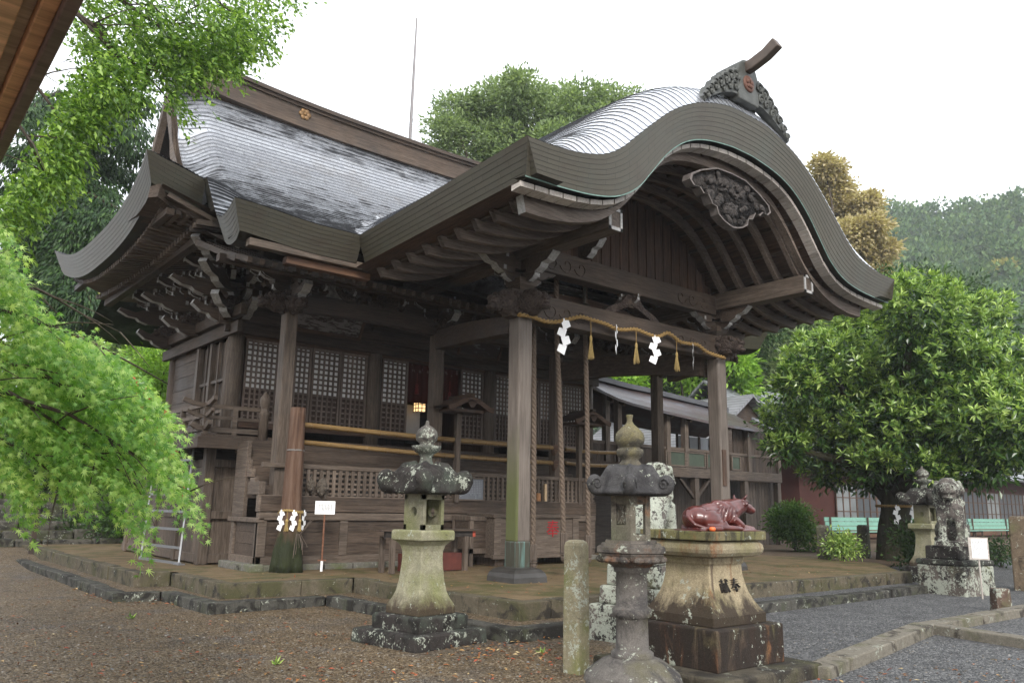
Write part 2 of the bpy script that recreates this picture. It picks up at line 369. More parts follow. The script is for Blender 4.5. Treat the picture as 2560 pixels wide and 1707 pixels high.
# earth bed on the far right and behind the hall, lying on the gravel
def sheet(name, x0, x1, y0, y1, st, mat, dz, jag=.25):
    X = np.arange(x0, x1+st, st); Y = np.arange(y0, y1+st, st); P = []
    for j, y in enumerate(Y):
        r = []
        for i, x in enumerate(X):
            xx, yy = x, y
            if j == 0: yy += jag*math.sin(x*2.1)*.6+jag*random.uniform(-.5, .5)
            if i == 0: xx += jag*math.sin(y*1.7)*.6
            r.append((xx, yy, float(ground_h(xx, yy))+dz))
        P.append(r)
    m = MB(); m.grid(P); return tag(m.build(name, mat, smooth=True), kind='structure')
sheet('earth', 17.0, 60, 9.7, 45, .8, M_LITTER, .012)
sheet('earth', -14, 17.0, 24.1, 45, .8, M_LITTER, .012)
# terrace: the raised earth floor round the hall, edged with stone
TP = [(3.8, 24.0), (3.78, 13.75), (4.32, 13.7), (4.32, 11.55), (6.3, 11.4), (6.42, 7.62), (16.6, 7.75), (19.2, 9.6), (19.2, 24.0)]
m = MB()
def quadpatch(m, c00, c10, c11, c01, nx, ny, z, amp):
    P = []
    for j in range(ny+1):
        r = []
        for i in range(nx+1):
            u, v = i/nx, j/ny; x = (c00[0]*(1-u)+c10[0]*u)*(1-v)+(c01[0]*(1-u)+c11[0]*u)*v; y = (c00[1]*(1-u)+c10[1]*u)*(1-v)+(c01[1]*(1-u)+c11[1]*u)*v
            r.append((x, y, z+amp*math.sin(x*1.9)*math.cos(y*1.3)))
        P.append(r)
    m.grid(P)
for q in (((3.95, 13.87), (18.9, 13.87), (18.9, 24), (3.95, 24)), ((4.45, 11.62), (18.9, 11.62), (18.9, 13.87), (4.45, 13.87)), ((6.5, 9.6), (18.9, 9.6), (18.9, 11.62), (6.5, 11.62)), ((6.55, 7.78), (16.5, 7.92), (18.9, 9.6), (6.5, 9.6))): quadpatch(m, *q, 24, 12, .312, .006)
tag(m.build('terrace', M_EARTH, smooth=True), kind='structure')
def kerb(pts, wid, z0, z1, name, mat, seg=(.7, 1.5), jit=.012):
    m = MB()
    for (a, b_) in zip(pts[:-1], pts[1:]):
        a, b_ = Vector(a+(0,)), Vector(b_+(0,)); L = (b_-a).length; d = (b_-a)/L; n = Vector((-d.y, d.x, 0)); t = 0
        while t < L-.01:
            s = min(random.uniform(*seg), L-t)
            if L-t-s < .3: s = L-t
            p, q = a+d*(t+.004), a+d*(t+s-.004); jz = random.uniform(-jit, jit); jo = random.uniform(-jit, jit)
            qd = [p+n*jo, q+n*jo*.5, q-n*wid, p-n*wid]
            m.add([(v.x, v.y, z0) for v in qd]+[(v.x, v.y, z1+jz) for v in qd], [(3,2,1,0),(4,5,6,7),(0,1,5,4),(1,2,6,5),(2,3,7,6),(3,0,4,7)]); t += s
    return tag(m.build(name, mat, bevel=.015, recalc=True), kind='structure')
kerb(TP[::-1][2:], .2, -.1, .325, 'terrace_kerb', M_KERB)
# lower drip-line kerb in the gravel
LK = [(3.3, 21.0), (3.3, 12.9), (3.9, 12.75), (3.95, 10.9), (5.65, 11.0), (5.78, 7.0), (11.2, 7.05), (16.4, 7.15)]
kerb(LK[::-1], .22, -.1, .13, 'drip_kerb', M_KERBD)
m = MB()
for x0, y0, x1, y1 in ((3.4, 12.95, 4.35, 20.6), (4.0, 11.05, 4.35, 12.95), (4.35, 11.05, 5.75, 11.75), (5.75, 8.0, 6.5, 11.75), (5.85, 7.14, 16.4, 8.0)): quadpatch(m, (x0, y0), (x1, y0), (x1, y1), (x0, y1), 4, 4, .112, 0)
tag(m.build('drip_bed', M_GRAVEL), kind='structure')
# path kerb at the right foreground
kerb([(20.0, 5.0), (10.6, 4.95), (10.15, 3.0)][::-1], .22, -.1, .11, 'path_kerb', M_PATHK, (1.4, 2.2))
kerb([(10.6, 4.72), (6.9, 4.0)], .24, -.1, .11, 'path_kerb', M_PATHK, (1.2, 2.0))
# old stone steps at the far left
m = MB(); steps = MB()
for i in range(7):
    x = -9.0
    while x < 8.5:
        wd = random.uniform(.5, 1.3); z1 = .44+.2*i+random.uniform(-.03, .03); y0 = 23.6+.62*i+random.uniform(-.06, .06)
        steps.box((x, y0, z1-.34), (x+wd-.03, y0+.34, z1)); x += wd
    m.box((-9.2, 23.8+.62*i, .2), (8.6, 24.7+.62*i, .42+.2*i))
tag(m.build('step_earth', earth_mat('mossy_earth', (.045, .032, .018), (.10, .07, .035), (.06, .075, .018), .8)), kind='structure')
tag(steps.build('stone_steps', stone('mossy_step_stone', (.13, .12, .10), (.03, .028, .024), .45, .12, .5, (.05, .06, .02)), bevel=.05), kind='structure')
# ================================================================== the shrine hall
HX = [5.92, 9.13, 12.43, 15.92]; XC = 10.88; YW, YR, YP = 16.1, 13.57, 9.9; PX = [8.28, 13.46]
hall = thing('shrine_hall', 'weathered dark timber shrine hall with copper roof and curved gable porch', 'shrine', (XC, 16.0, .3))
def part(mb, name, mat, par=hall, **k): return mb.build(name, mat, par, **k)
def roofmat(name='copper_roof', wet=True, low_on=True):
    g = NT(name, .32, .5); v = g.coord(); uv = g.tc.outputs['UV']
    n1 = g.noise(g.coord((1.0, 1.0, 1.0)), 1.1, 6, .7); n2 = g.noise(v, 9, 5, .7)
    mp = g.n('ShaderNodeMapping'); mp.inputs['Scale'].default_value = (.9, 6.0, 1); g.l(uv, mp.inputs['Vector'])
    st = g.noise(mp.outputs[0], 1.6, 7, .75)
    sp = g.n('ShaderNodeSeparateXYZ'); g.l(v, sp.inputs[0])
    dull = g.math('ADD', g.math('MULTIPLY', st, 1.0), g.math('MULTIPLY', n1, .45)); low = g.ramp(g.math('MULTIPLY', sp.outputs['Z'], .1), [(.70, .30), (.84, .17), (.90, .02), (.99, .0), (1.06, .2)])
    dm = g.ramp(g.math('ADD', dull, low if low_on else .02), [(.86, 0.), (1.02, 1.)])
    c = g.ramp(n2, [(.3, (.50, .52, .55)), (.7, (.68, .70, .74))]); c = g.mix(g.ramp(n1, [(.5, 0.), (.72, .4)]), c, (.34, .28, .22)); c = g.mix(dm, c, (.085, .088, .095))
    br = g.n('ShaderNodeTexBrick'); br.inputs['Scale'].default_value = 1; br.offset = .5
    for k, q in (('Brick Width', .62), ('Row Height', .125), ('Mortar Size', .006)): br.inputs[k].default_value = q
    br.inputs['Color1'].default_value = (1, 1, 1, 1); br.inputs['Color2'].default_value = (.8, .8, .82, 1); br.inputs['Mortar'].default_value = (.25, .25, .25, 1); g.l(uv, br.inputs['Vector'])
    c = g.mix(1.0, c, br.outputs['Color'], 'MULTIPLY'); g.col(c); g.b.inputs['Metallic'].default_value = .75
    g.rough(g.ramp(dm, [(0, .25), (1, .5)]))
    g.bump(g.math('ADD', n2, g.math('MULTIPLY', st, 1.2)), .12, .01); return g.m
def fasciamat():
    g = NT('copper_fascia', .5, .35); uv = g.tc.outputs['UV']; v = g.coord()
    br = g.n('ShaderNodeTexBrick'); br.inputs['Scale'].default_value = 1; br.offset = .37
    for k, q in (('Brick Width', .55), ('Row Height', .075), ('Mortar Size', .0035), ('Mortar Smooth', .3)): br.inputs[k].default_value = q
    br.inputs['Color1'].default_value = (.062, .056, .040, 1); br.inputs['Color2'].default_value = (.054, .049, .036, 1); br.inputs['Mortar'].default_value = (.022, .020, .015, 1); g.l(uv, br.inputs['Vector'])
    n = g.noise(v, 2.2, 6, .65); c = g.mix(g.ramp(n, [(.5, 0.), (.72, .5)]), br.outputs['Color'], (.045, .032, .024))
    c = g.mix(g.ramp(g.noise(v, 1.4, 4), [(.52, 0.), (.7, .35)]), c, (.055, .065, .052)); g.col(c); g.b.inputs['Metallic'].default_value = .2
    return g.m
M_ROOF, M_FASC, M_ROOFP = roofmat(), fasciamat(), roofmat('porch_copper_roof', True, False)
M_VERDI = plain('verdigris_edge', (.14, .22, .19), .7, .3, .3, 14)
def resample(pts, n):
    P = np.array(pts, float); s = np.r_[0, np.cumsum(np.linalg.norm(np.diff(P, axis=0), axis=1))]; t = np.linspace(0, s[-1], n)
    return np.stack([np.interp(t, s, P[:, i]) for i in range(P.shape[1])], 1), s[-1]
# ---- main roof ---------------------------------------------------
FY = [11.45, 11.9, 12.5, 13.3, 14.25, 15.2, 16.06, 16.6, 17.17, 17.6, 18.2]; FZ = [5.74, 5.80, 5.97, 6.30, 6.78, 7.35, 8.0, 8.52, 9.2, 9.85, 10.9]
fcur = np.array(catmull(list(zip(FY, FZ)), 8)); fprof = lambda y: float(np.interp(y, fcur[:, 0], fcur[:, 1]))
XLy = [11.45, 12.5, 13.4, 14.25, 16.06, 18.2]; XLx = [4.0, 4.1, 4.22, 4.4, 4.7, 4.75]
_vz = np.array(catmull([(11.45, 5.84), (11.8, 5.76), (12.15, 5.76), (12.5, 5.90), (12.9, 6.24), (13.35, 6.66), (13.8, 6.98), (14.25, 7.14), (15.2, 7.5), (16.06, 7.95)], 8)); VZ = lambda y: float(np.interp(y, _vz[:, 0], _vz[:, 1]))
def main_z(x, y):
    xl = interp(y, XLy, XLx); d = min(x-xl, (2*XC-xl)-x); z = fprof(y)
    if y < 16.06: z += (VZ(y)-z)*float(1-smoothstep(0, 1.5 if y < 14 else 1.1, d))*(1 if y < 15.6 else (16.06-y)/.46)
    if y > 15.6: z -= .40*float(1-smoothstep(0, .75, d))*float(smoothstep(15.6, 16.4, y))*(1 if y < 17.4 else .55)
    return z
def coursed(rows_xy, zf, name, mat, par, lip=.03, flip=False):
    """rows_xy: list of rows (each a list of (x,y)) running from eave to ridge; every course overlaps the one below it"""
    P, UV = [], []
    for i in range(len(rows_xy)-1):
        for k, dz in ((i, lip), (i+1, 0.0)):
            P.append([(x, y, zf(x, y)+dz) for x, y in rows_xy[k]]); UV.append([(x+y*.35, (i+(0.02 if k == i else .98))*.125) for x, y in rows_xy[k]])
    return uvgrid(name, P, UV, mat, par, smooth=False, flip=flip)
cc, Lc = resample(fcur, 62)
U = np.r_[np.linspace(0, .14, 16)[:-1], np.linspace(.14, .86, 30)[:-1], np.linspace(.86, 1, 16)]
rows = []
for y, z in cc:
    xl = interp(y, XLy, XLx); rows.append([(xl+(2*(XC-xl))*u, y) for u in U])
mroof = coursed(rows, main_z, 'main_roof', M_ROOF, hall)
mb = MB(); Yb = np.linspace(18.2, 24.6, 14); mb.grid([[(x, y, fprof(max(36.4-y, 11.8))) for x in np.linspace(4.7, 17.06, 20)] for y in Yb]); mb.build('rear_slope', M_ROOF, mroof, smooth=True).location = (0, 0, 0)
# hips at both ends
E = lambda y: 6.78+.62*abs((y-18.1)/3.85)**2.6
def hip_rows(sgn):
    rws = []
    for v in np.linspace(0, 1, 16):
        r = []
        for y in np.linspace(14.25, 21.95, 40):
            xt = interp(min(y, 36.2-y), XLy, XLx); x = 3.5+(xt-3.5)*v-.12*abs((y-18.1)/3.85)**4*(1-v)
            zt = main_z(xt+.002, min(max(min(y, 36.2-y), 11.5), 16.0)) if min(y, 36.2-y) < 16.0 else 7.95
            z = E(y)+(zt-E(y))*(v**1.35)
            r.append((x if sgn < 0 else 2*XC-x, y, z))
        rws.append(r)
    return rws
for sgn in (-1, 1):
    R_ = hip_rows(sgn); P, UV = [], []
    for i in range(15):
        for k, dz in ((i, .02), (i+1, 0)):
            P.append([(x, y, z+dz) for x, y, z in R_[k]]); UV.append([(y, (i+(.02 if k == i else .98))*.125) for x, y, z in R_[k]])
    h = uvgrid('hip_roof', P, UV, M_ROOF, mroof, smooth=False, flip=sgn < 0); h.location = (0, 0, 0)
def fascia(edge, drop, inn, name, par, layers=7, m0=None, m1=None):
    """layered copper edge hanging from the eave line: edge pts, drop height, inward vector per point"""
    E_ = np.array(edge, float); s = np.r_[0, np.cumsum(np.linalg.norm(np.diff(E_, axis=0), axis=1))]; inn = np.array(np.broadcast_to(np.array(inn, float), E_.shape))
    inn0 = inn.copy()
    if m0 is not None: inn += np.clip(1-s/.4, 0, 1)[:, None]*np.array(m0, float)
    if m1 is not None: inn += np.clip(1-(s[-1]-s)/.4, 0, 1)[:, None]*np.array(m1, float)
    drop = np.broadcast_to(np.asarray(drop, float), (len(E_),)); P, UV = [], []
    for i in range(layers):
        for f, o in ((i/layers, .0), ((i+.985)/layers, .0), ((i+.985)/layers, .004)):
            q = E_.copy(); q[:, 2] -= drop*f; q += inn*(f*.16+i*.003+o); P.append(q); UV.append(np.stack([s, np.full(len(s), (1-f)*layers*.075)], 1))
    q = E_.copy(); q[:, 2] -= drop; q += inn*.181+inn0*.5; P.append(q); UV.append(np.stack([s, np.zeros(len(s))], 1))
    o = uvgrid(name, P, UV, M_FASC, par)
    o.location = (0, 0, 0) if par is not hall else o.location; return o
for sg in (-1, 1):
    mx = (lambda x: x) if sg < 0 else (lambda x: 2*XC-x)
    side = [(mx(3.5-.12*abs((y-18.1)/3.85)**4), y, E(y)+.02) for y in np.linspace(21.95, 14.25, 40)]
    fascia(side, .52, (-sg, 0, 0), 'side_eave_fascia', mroof, m1=(0, 1, 0), m0=(0, -1, 0))
    fr = [(mx(x), 14.25, 7.42+(7.14-7.42)*(x-3.38)/1.0) for x in np.linspace(3.38, 4.44, 8)]; fascia(fr, .52, (0, 1, 0), 'corner_eave_fascia', mroof, m0=(-sg, 0, 0))
    vg = [(mx(interp(y, XLy, XLx)), y, main_z(mx(interp(y, XLy, XLx)), y)+.02) for y in np.linspace(14.5, 11.45, 50)]
    fascia(vg, .43+.16*smoothstep(13.2, 14.2, np.array([v[1] for v in vg])), (-sg, 0, 0), 'verge_fascia', mroof, m1=(0, 1, 0))
    x1 = 6.16
    fr = [(mx(x), 11.45, main_z(mx(x), 11.45)+.02) for x in np.linspace(4.0, x1, 16)]; fascia(fr, .43, (0, 1, 0), 'front_eave_fascia', mroof, m0=(-sg, 0, 0))
# ---- ridge
rg = thing('ridge', None, None); 
def ridge_at(x): return .28*abs((x-XC)/5.9)**2.5
m = MB()
for (z0, z1, hw) in ((10.56, 10.76, .30), (10.80, 11.10, .22), (11.10, 11.17, .28), (11.17, 11.27, .35)):
    X = np.linspace(5.0, 2*XC-5.0, 20)
    for a, b_ in ((18.2-hw, 18.2+hw),):
        P = [[(x, y, z+ridge_at(x)) for y, z in ((a, z0), (a, z1), (b_, z1), (b_, z0), (a, z0))] for x in X]; m.grid(P)
    m.box((5.0, 18.2-hw, z0+.24), (5.02, 18.2+hw, z1+.24))
m.box((5.05, 18.08, 10.6), (2*XC-5.05, 18.32, 10.95))
bpy.data.objects.remove(rg); rg = part(m, 'ridge_beam', wood('x', 'dark'))
m = MB()
for x in (7.85, 13.91):
    for k in range(6):
        t = k*math.pi/3; m.blob((x+.1*math.cos(t), 17.97, 10.96+ridge_at(x)+.1*math.sin(t)), (.07, .03, .07), n=8, m=5)
    m.blob((x, 17.96, 10.96+ridge_at(x)), (.05, .04, .05), n=8, m=5)
c_ = m.build('crest', plain('tarnished_brass', (.16, .09, .035), .5, .5, .3, 10, .4), rg, smooth=True); c_.location = (0, 0, 0)
# ridge end ornament on the left gable
m = MB(); m.prism([(-.42, 0), (-.5, .35), (-.3, .5), (-.34, .85), (-.16, 1.1), (0, 1.2), (.16, 1.1), (.34, .85), (.3, .5), (.5, .35), (.42, 0)], (4.86, 18.2, 10.5), (0, 1, 0), (0, 0, 1), (-.16, 0, 0))
m.path([(4.9, 18.2, 11.45), (4.6, 18.2, 11.52), (4.3, 18.2, 11.7)], .16, .2)
part(m, 'ridge_end_ornament', plain('grey_copper', (.11, .115, .11), .55, .4, .3, 8), bevel=.02, recalc=True)
# gable boards and gable wall
for sg in (-1, 1):
    mx = (lambda x: x) if sg < 0 else (lambda x: 2*XC-x); m = MB()
    for s2 in (1, -1):
        P = []
        for y in np.linspace(15.9, 18.2, 18):
            yy = 18.2-(18.2-y)*s2; z = main_z(mx(4.75), y)+.03
            P.append([(mx(4.60), yy, z), (mx(4.60), yy, z-.42), (mx(4.74), yy, z-.45), (mx(4.74), yy, z+.0)])
        m.grid(P)
    part(m, 'gable_bargeboard', wood('y', 'grey'))
    m = MB(); n = 12
    for k in range(n):
        y0, y1 = 16.0+k*4.4/n, 16.0+(k+1)*4.4/n-.01; yz = lambda y: fprof(min(y, 36.4-y))-.25
        m.add([(mx(5.15), y0, 7.5), (mx(5.15), y1, 7.5), (mx(5.15), y1, yz(y1)), (mx(5.15), y0, yz(y0))], [(0, 1, 2, 3)])
    part(m, 'gable_wall', wood('z', 'dark'))
# ---- soffits and rafters of the main roof
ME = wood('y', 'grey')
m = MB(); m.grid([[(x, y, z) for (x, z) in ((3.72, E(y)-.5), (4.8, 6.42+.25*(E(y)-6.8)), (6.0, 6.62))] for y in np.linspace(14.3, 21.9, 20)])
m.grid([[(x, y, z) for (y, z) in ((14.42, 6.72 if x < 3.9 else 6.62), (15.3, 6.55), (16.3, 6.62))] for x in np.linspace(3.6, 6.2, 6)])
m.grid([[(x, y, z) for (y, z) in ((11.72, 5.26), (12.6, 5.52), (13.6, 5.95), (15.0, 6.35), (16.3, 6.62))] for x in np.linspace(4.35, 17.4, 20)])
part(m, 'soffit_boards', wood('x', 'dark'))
m = MB()
for y in np.arange(14.45, 21.8, .17):
    e = E(y)-.56; m.beam((3.86, y, e), (4.75, y, 6.33+.25*(e-6.24)), .085, .09); m.beam((4.4, y, 6.22+.3*(e-6.24)), (6.0, y, 6.5), .085, .1)
for x in np.arange(3.95, 5.6, .17): m.beam((x, 14.6, 6.55-.05*(x-3.9)), (x, 16.1, 6.45), .085, .1)
m2 = MB(); m2.beam((3.95, 14.5, 6.48), (3.95, 21.7, 6.48), .14, .12); m2.beam((4.62, 14.9, 6.2), (4.62, 21.5, 6.2), .16, .16); m2.beam((3.62, 14.42, 6.76), (5.9, 16.1, 6.35), .2, .26)
tag(part(m, 'side_rafters', wood('x', 'mid')), kind='stuff'); part(m2, 'eave_purlin', wood('y', 'dark'))
m = MB()
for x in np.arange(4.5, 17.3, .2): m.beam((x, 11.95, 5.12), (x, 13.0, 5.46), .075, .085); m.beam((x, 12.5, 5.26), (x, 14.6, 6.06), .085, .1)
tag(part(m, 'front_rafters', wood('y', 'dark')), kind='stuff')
m = MB(); m.box((4.35, 11.64, 5.25), (6.3, 11.8, 5.37)); part(m, 'eave_batten', wood('x', 'grey'), bevel=.01)
m = MB(); m.box((5.0, 11.74, 5.12), (6.5, 11.9, 5.24)); part(m, 'eave_batten', wood('x', 'fresh'), bevel=.01)
m = MB(); m.box((4.35, 12.9, 5.3), (17.4, 13.06, 5.42)); part(m, 'eave_purlin', wood('x', 'dark'))
# ---- porch (curved gable) roof -----------------------------------
KT = [(0, 7.88), (.5, 7.86), (.98, 7.75), (1.45, 7.58), (1.95, 7.29), (2.4, 6.93), (2.8, 6.58), (3.05, 6.36), (3.4, 6.15), (3.85, 6.03), (4.3, 5.98), (4.79, 5.97)]
KB = [(0, 7.28), (.35, 7.27), (1.0, 7.17), (1.5, 6.98), (1.93, 6.66), (2.3, 6.26), (2.6, 5.94), (3.0, 5.70), (3.5, 5.58), (4.1, 5.53), (4.71, 5.51)]
NH = 43
def half(c): return resample(np.array(catmull(c, 10)), NH)[0]
kt, kb = half(KT), half(KB); full = lambda h: np.r_[h[::-1]*np.array([-1, 1]), h[1:]]
KTf, KBf = full(kt), full(kb); kbz = lambda x: float(np.interp(abs(x), kb[:, 0], kb[:, 1])); YF = 7.2
tg = np.gradient(KTf, axis=0); nrm2 = norm(np.stack([-tg[:, 1], tg[:, 0]], 1))
def porch_pt(j, y):
    x, z = KTf[j]; d = y-YF; b_ = .50*(1-math.exp(-d/.24))*float(1-smoothstep(3.4, 4.7, abs(x)))
    x2, z2 = x+nrm2[j, 0]*b_, z+nrm2[j, 1]*b_
    z2 -= .055*d*float(smoothstep(2.6, 4.4, abs(x)))*(1 if d < 4.4 else 4.4/d)
    if y > 11.3: z2 = max(z2, fprof(max(y, 11.45))-.06)
    return XC+x2, y, z2
YY = [7.2, 7.24, 7.3, 7.38, 7.48, 7.6, 7.75, 7.95, 8.2, 8.6, 9.2, 10, 10.8, 11.4, 12, 12.8, 13.6, 14.4, 15.2, 15.9, 16.5]
P, UV = [], []
NP = len(KTf)
for j in range(NP-1):
    left = j < NP//2
    for k in (j, j+1):
        lift = .013 if ((left and k == j) or (not left and k == j+1)) else 0.0
        row = [porch_pt(k, y) for y in YY]; row = [(x+nrm2[k, 0]*lift, y, z+nrm2[k, 1]*lift) for x, y, z in row]
        P.append(row); UV.append([(y, (j+(.02 if k == j else .98))*.125) for y in YY])
proof = uvgrid('porch_roof', P, UV, M_ROOFP, hall, smooth=False)
s = np.r_[0, np.cumsum(np.linalg.norm(np.diff(KTf, axis=0), axis=1))]; LAY = 8; P, UV = [], []
for i in range(LAY):
    for f, o in ((i/LAY, 0.), ((i+.985)/LAY, 0.), ((i+.985)/LAY, .004)):
        q = KTf*(1-f)+KBf*f; P.append([(XC+a, YF+.1*f+i*.003+o, c) for a, c in q]); UV.append([(t, (1-f)*LAY*.075) for t in s])
P.append([(XC+a, YF+.36, c+.03) for a, c in KBf]); UV.append([(t, 0) for t in s])
o = uvgrid('porch_fascia', P, UV, M_FASC, proof, flip=True); o.location = (0, 0, 0)
m = MB(); m.path([(XC+a, YF+.13, c-.006) for a, c in KBf], .02, .011, up=(0, 1, 0)); o = m.build('porch_fascia_edge', M_VERDI, proof); o.location = (0, 0, 0)
for sg in (-1, 1):
    ed = [(XC+sg*4.79, y, 5.985-.055*(y-YF)) for y in np.linspace(11.5, YF, 14)]; fascia(ed, np.linspace(.42, .46, 14), (-sg*.9, 0, 0), 'porch_side_fascia', proof, 6)
# boards, bargeboard, pendant
m = MB()
for j in range(0, 2*NH-3, 2):
    a, c = KBf[j], KBf[min(j+2, NP-1)]; g = .012*(c-a)/np.linalg.norm(c-a); a, c = a+g, c-g
    m.add([(XC+a[0], 7.44, a[1]-.03), (XC+c[0], 7.44, c[1]-.03), (XC+c[0], 7.44, c[1]-.10), (XC+a[0], 7.44, a[1]-.10), (XC+a[0], 7.62, a[1]-.03), (XC+c[0], 7.62, c[1]-.03), (XC+c[0], 7.62, c[1]-.12), (XC+a[0], 7.62, a[1]-.12)],
          [(0, 3, 2, 1), (0, 1, 5, 4), (3, 7, 6, 2), (0, 4, 7, 3), (1, 2, 6, 5)])
part(m, 'verge_boards', wood('y', 'pale'))
BL = half([(0, 7.02), (.6, 7.0), (1.1, 6.92), (1.5, 6.76), (1.9, 6.42), (2.2, 6.08), (2.5, 5.78), (2.85, 5.52), (3.3, 5.34), (3.87, 5.24), (4.35, 5.23)])
BT = kb*np.array([.935, 1])-np.array([0, .035]); BLf, BTf = full(BL), full(BT)
m = MB(); P = []
for a, c in zip(BTf, BLf): P.append([(XC+a[0], 7.74, a[1]), (XC+c[0], 7.74, c[1]), (XC+c[0], 7.88, c[1]), (XC+a[0], 7.88, a[1]), (XC+a[0], 7.74, a[1])])
m.grid(P); part(m, 'porch_bargeboard', wood('x', 'mid'))
m = MB()
for sg in (-1, 1):
    a, c = BTf[0 if sg < 0 else -1], BLf[0 if sg < 0 else -1]
    m.add([(XC+a[0]+sg*.004, 7.735, a[1]), (XC+c[0]+sg*.004, 7.735, c[1]), (XC+c[0]+sg*.004, 7.885, c[1]), (XC+a[0]+sg*.004, 7.885, a[1])], [(0, 1, 2, 3)]); part(m, 'bargeboard_end', M_whiteend); m = MB()
GP = [(0, 6.97), (.4, 6.95), (.82, 6.80), (1.08, 6.66), (1.12, 6.55), (1.02, 6.47), (.88, 6.49), (.78, 6.40), (.66, 6.42), (.56, 6.28), (.44, 6.26), (.40, 6.14), (.26, 6.06), (.12, 6.02), (0, 6.0)]
GPf = [(-a, z) for a, z in GP[::-1]]+GP[1:-1]
m = MB(); n = len(GPf); rings = []
for dy, sc in ((7.72, 1.0), (7.56, 1.0), (7.56, .955), (7.61, .92)):
    rings.append([(XC+a*sc, dy, 6.5+(z-6.5)*sc) for a, z in GPf])
m.grid([[rings[i][k % n] for k in range(n+1)] for i in range(3)]); gp = part(m, 'gable_pendant', plain('weathered_pendant_edge', (.115, .10, .092), .8, .2, .35, 12))
def carved(name, c=((.03, .026, .024), (.13, .11, .1)), sc=7):
    g = NT(name, .8, .2); v = g.coord(); n1 = g.noise(v, sc, 3, .5, 2.5); n2 = g.noise(v, sc*4, 4); g.col(g.ramp(n1, [(.35, c[0]), (.65, c[1])])); g.bump(g.math('ADD', n1, g.math('MULTIPLY', n2, .2)), 1.0, .06); return g.m
M_CARV = carved('carved_wood', ((.014, .012, .011), (.06, .052, .047))); M_CARVB = carved('carved_brown_wood', ((.022, .015, .012), (.075, .056, .046)), 9)
m = MB()
G = 26
def inside(x, z): return bool(in_poly(np.array([x]), np.array([z]), [(a*.93, 6.5+(q-6.5)*.93) for a, q in GPf])[0])
m.prism([(a*.93, 6.5+(z-6.5)*.93-6.5) for a, z in GPf], (XC, 7.64, 6.5), (1, 0, 0), (0, 0, 1), (0, .04, 0))
for k in range(60):
    a = random.uniform(-1, 1); z = random.uniform(6.1, 6.9)
    if inside(a, z) and inside(a*1.06, z-.05): m.blob((XC+a, 7.625, z), (random.uniform(.05, .14), .05, random.uniform(.03, .08)), Matrix.Rotation(random.uniform(-1, 1), 3, 'Y'), 8, 5)
o = m.build('carving', M_CARV, gp, smooth=True, recalc=True); o.location = (0, 0, 0)
# porch ceiling, arched rafters, battens
m = MB(); m.grid([[(XC+a, y, c-.02-.05*max(0, y-YF)*float(smoothstep(2.6, 4.4, abs(a)))) for y in (7.46, 8.5, 9.6, 11.0, 12.2)] for a, c in KBf]); part(m, 'porch_ceiling', wood('y', 'brown'), smooth=True)
for y in (7.95, 8.37, 8.79, 9.21, 9.63, 10.05, 10.5, 10.95, 11.4):
    m = MB(); m.path([(XC+a*.965, y, c-.13-.05*max(0, y-YF)*float(smoothstep(2.6, 4.4, abs(a)))) for a, c in KBf[1:-1]], .085, .15, up=(0, 1, 0))
    m = MB(); q = []
    for a, c in KBf[1:-1]:
        z = c-.04-.05*max(0, y-YF)*float(smoothstep(2.6, 4.4, abs(a))); q.append([(XC+a*.97, y-.045, z), (XC+a*.95, y-.045, z-.15), (XC+a*.95, y+.045, z-.15), (XC+a*.97, y+.045, z), (XC+a*.97, y-.045, z)])
    m.grid(q); part(m, 'arched_rafter', wood('x', 'mid'))
m = MB()
for a in np.r_[np.arange(-4.3, -.2, .34), np.arange(.25, 4.5, .34)]: m.beam((XC+a, 7.7, kbz(a)-.06), (XC+a, 11.4, kbz(a)-.06-.2*float(smoothstep(2.6, 4.4, abs(a)))), .05, .05)
part(m, 'ceiling_battens', wood('y', 'dark'))
# crest ornament over the porch
orn = M_ORN = plain('patinated_copper', (.06, .062, .055), .5, .4, .35, 7, .2)
m = MB()
sh = [(-.26, 0), (-.30, .2), (-.2, .32), (-.28, .5), (-.22, .66), (-.1, .76), (0, .78), (.1, .76), (.22, .66), (.28, .5), (.2, .32), (.3, .2), (.26, 0)]
m.prism([(a*1.05, z) for a, z in sh], (XC, 7.16, 8.08), (1, 0, 0), (0, 0, 1), (0, .3, 0)); po = part(m, 'porch_ridge_ornament', M_ORN, bevel=.02, recalc=True)
m = MB(); m.lathe([(.0, 0), (.13, .0), (.15, .02), (.15, .04)], 20); 
for k in range(5): t = k*2*math.pi/5+.3; m.blob((.06*math.cos(t), .06*math.sin(t), .0), (.045, .045, .025), n=8, m=5)
for i, v in enumerate(m.v): m.v[i] = (XC+v[0], 7.135+v[2], 8.42+v[1])
o = m.build('medallion', plain('copper_medallion', (.10, .045, .03), .6, .3, .2, 30, .2), po, smooth=True, recalc=True); o.location = (0, 0, 0)
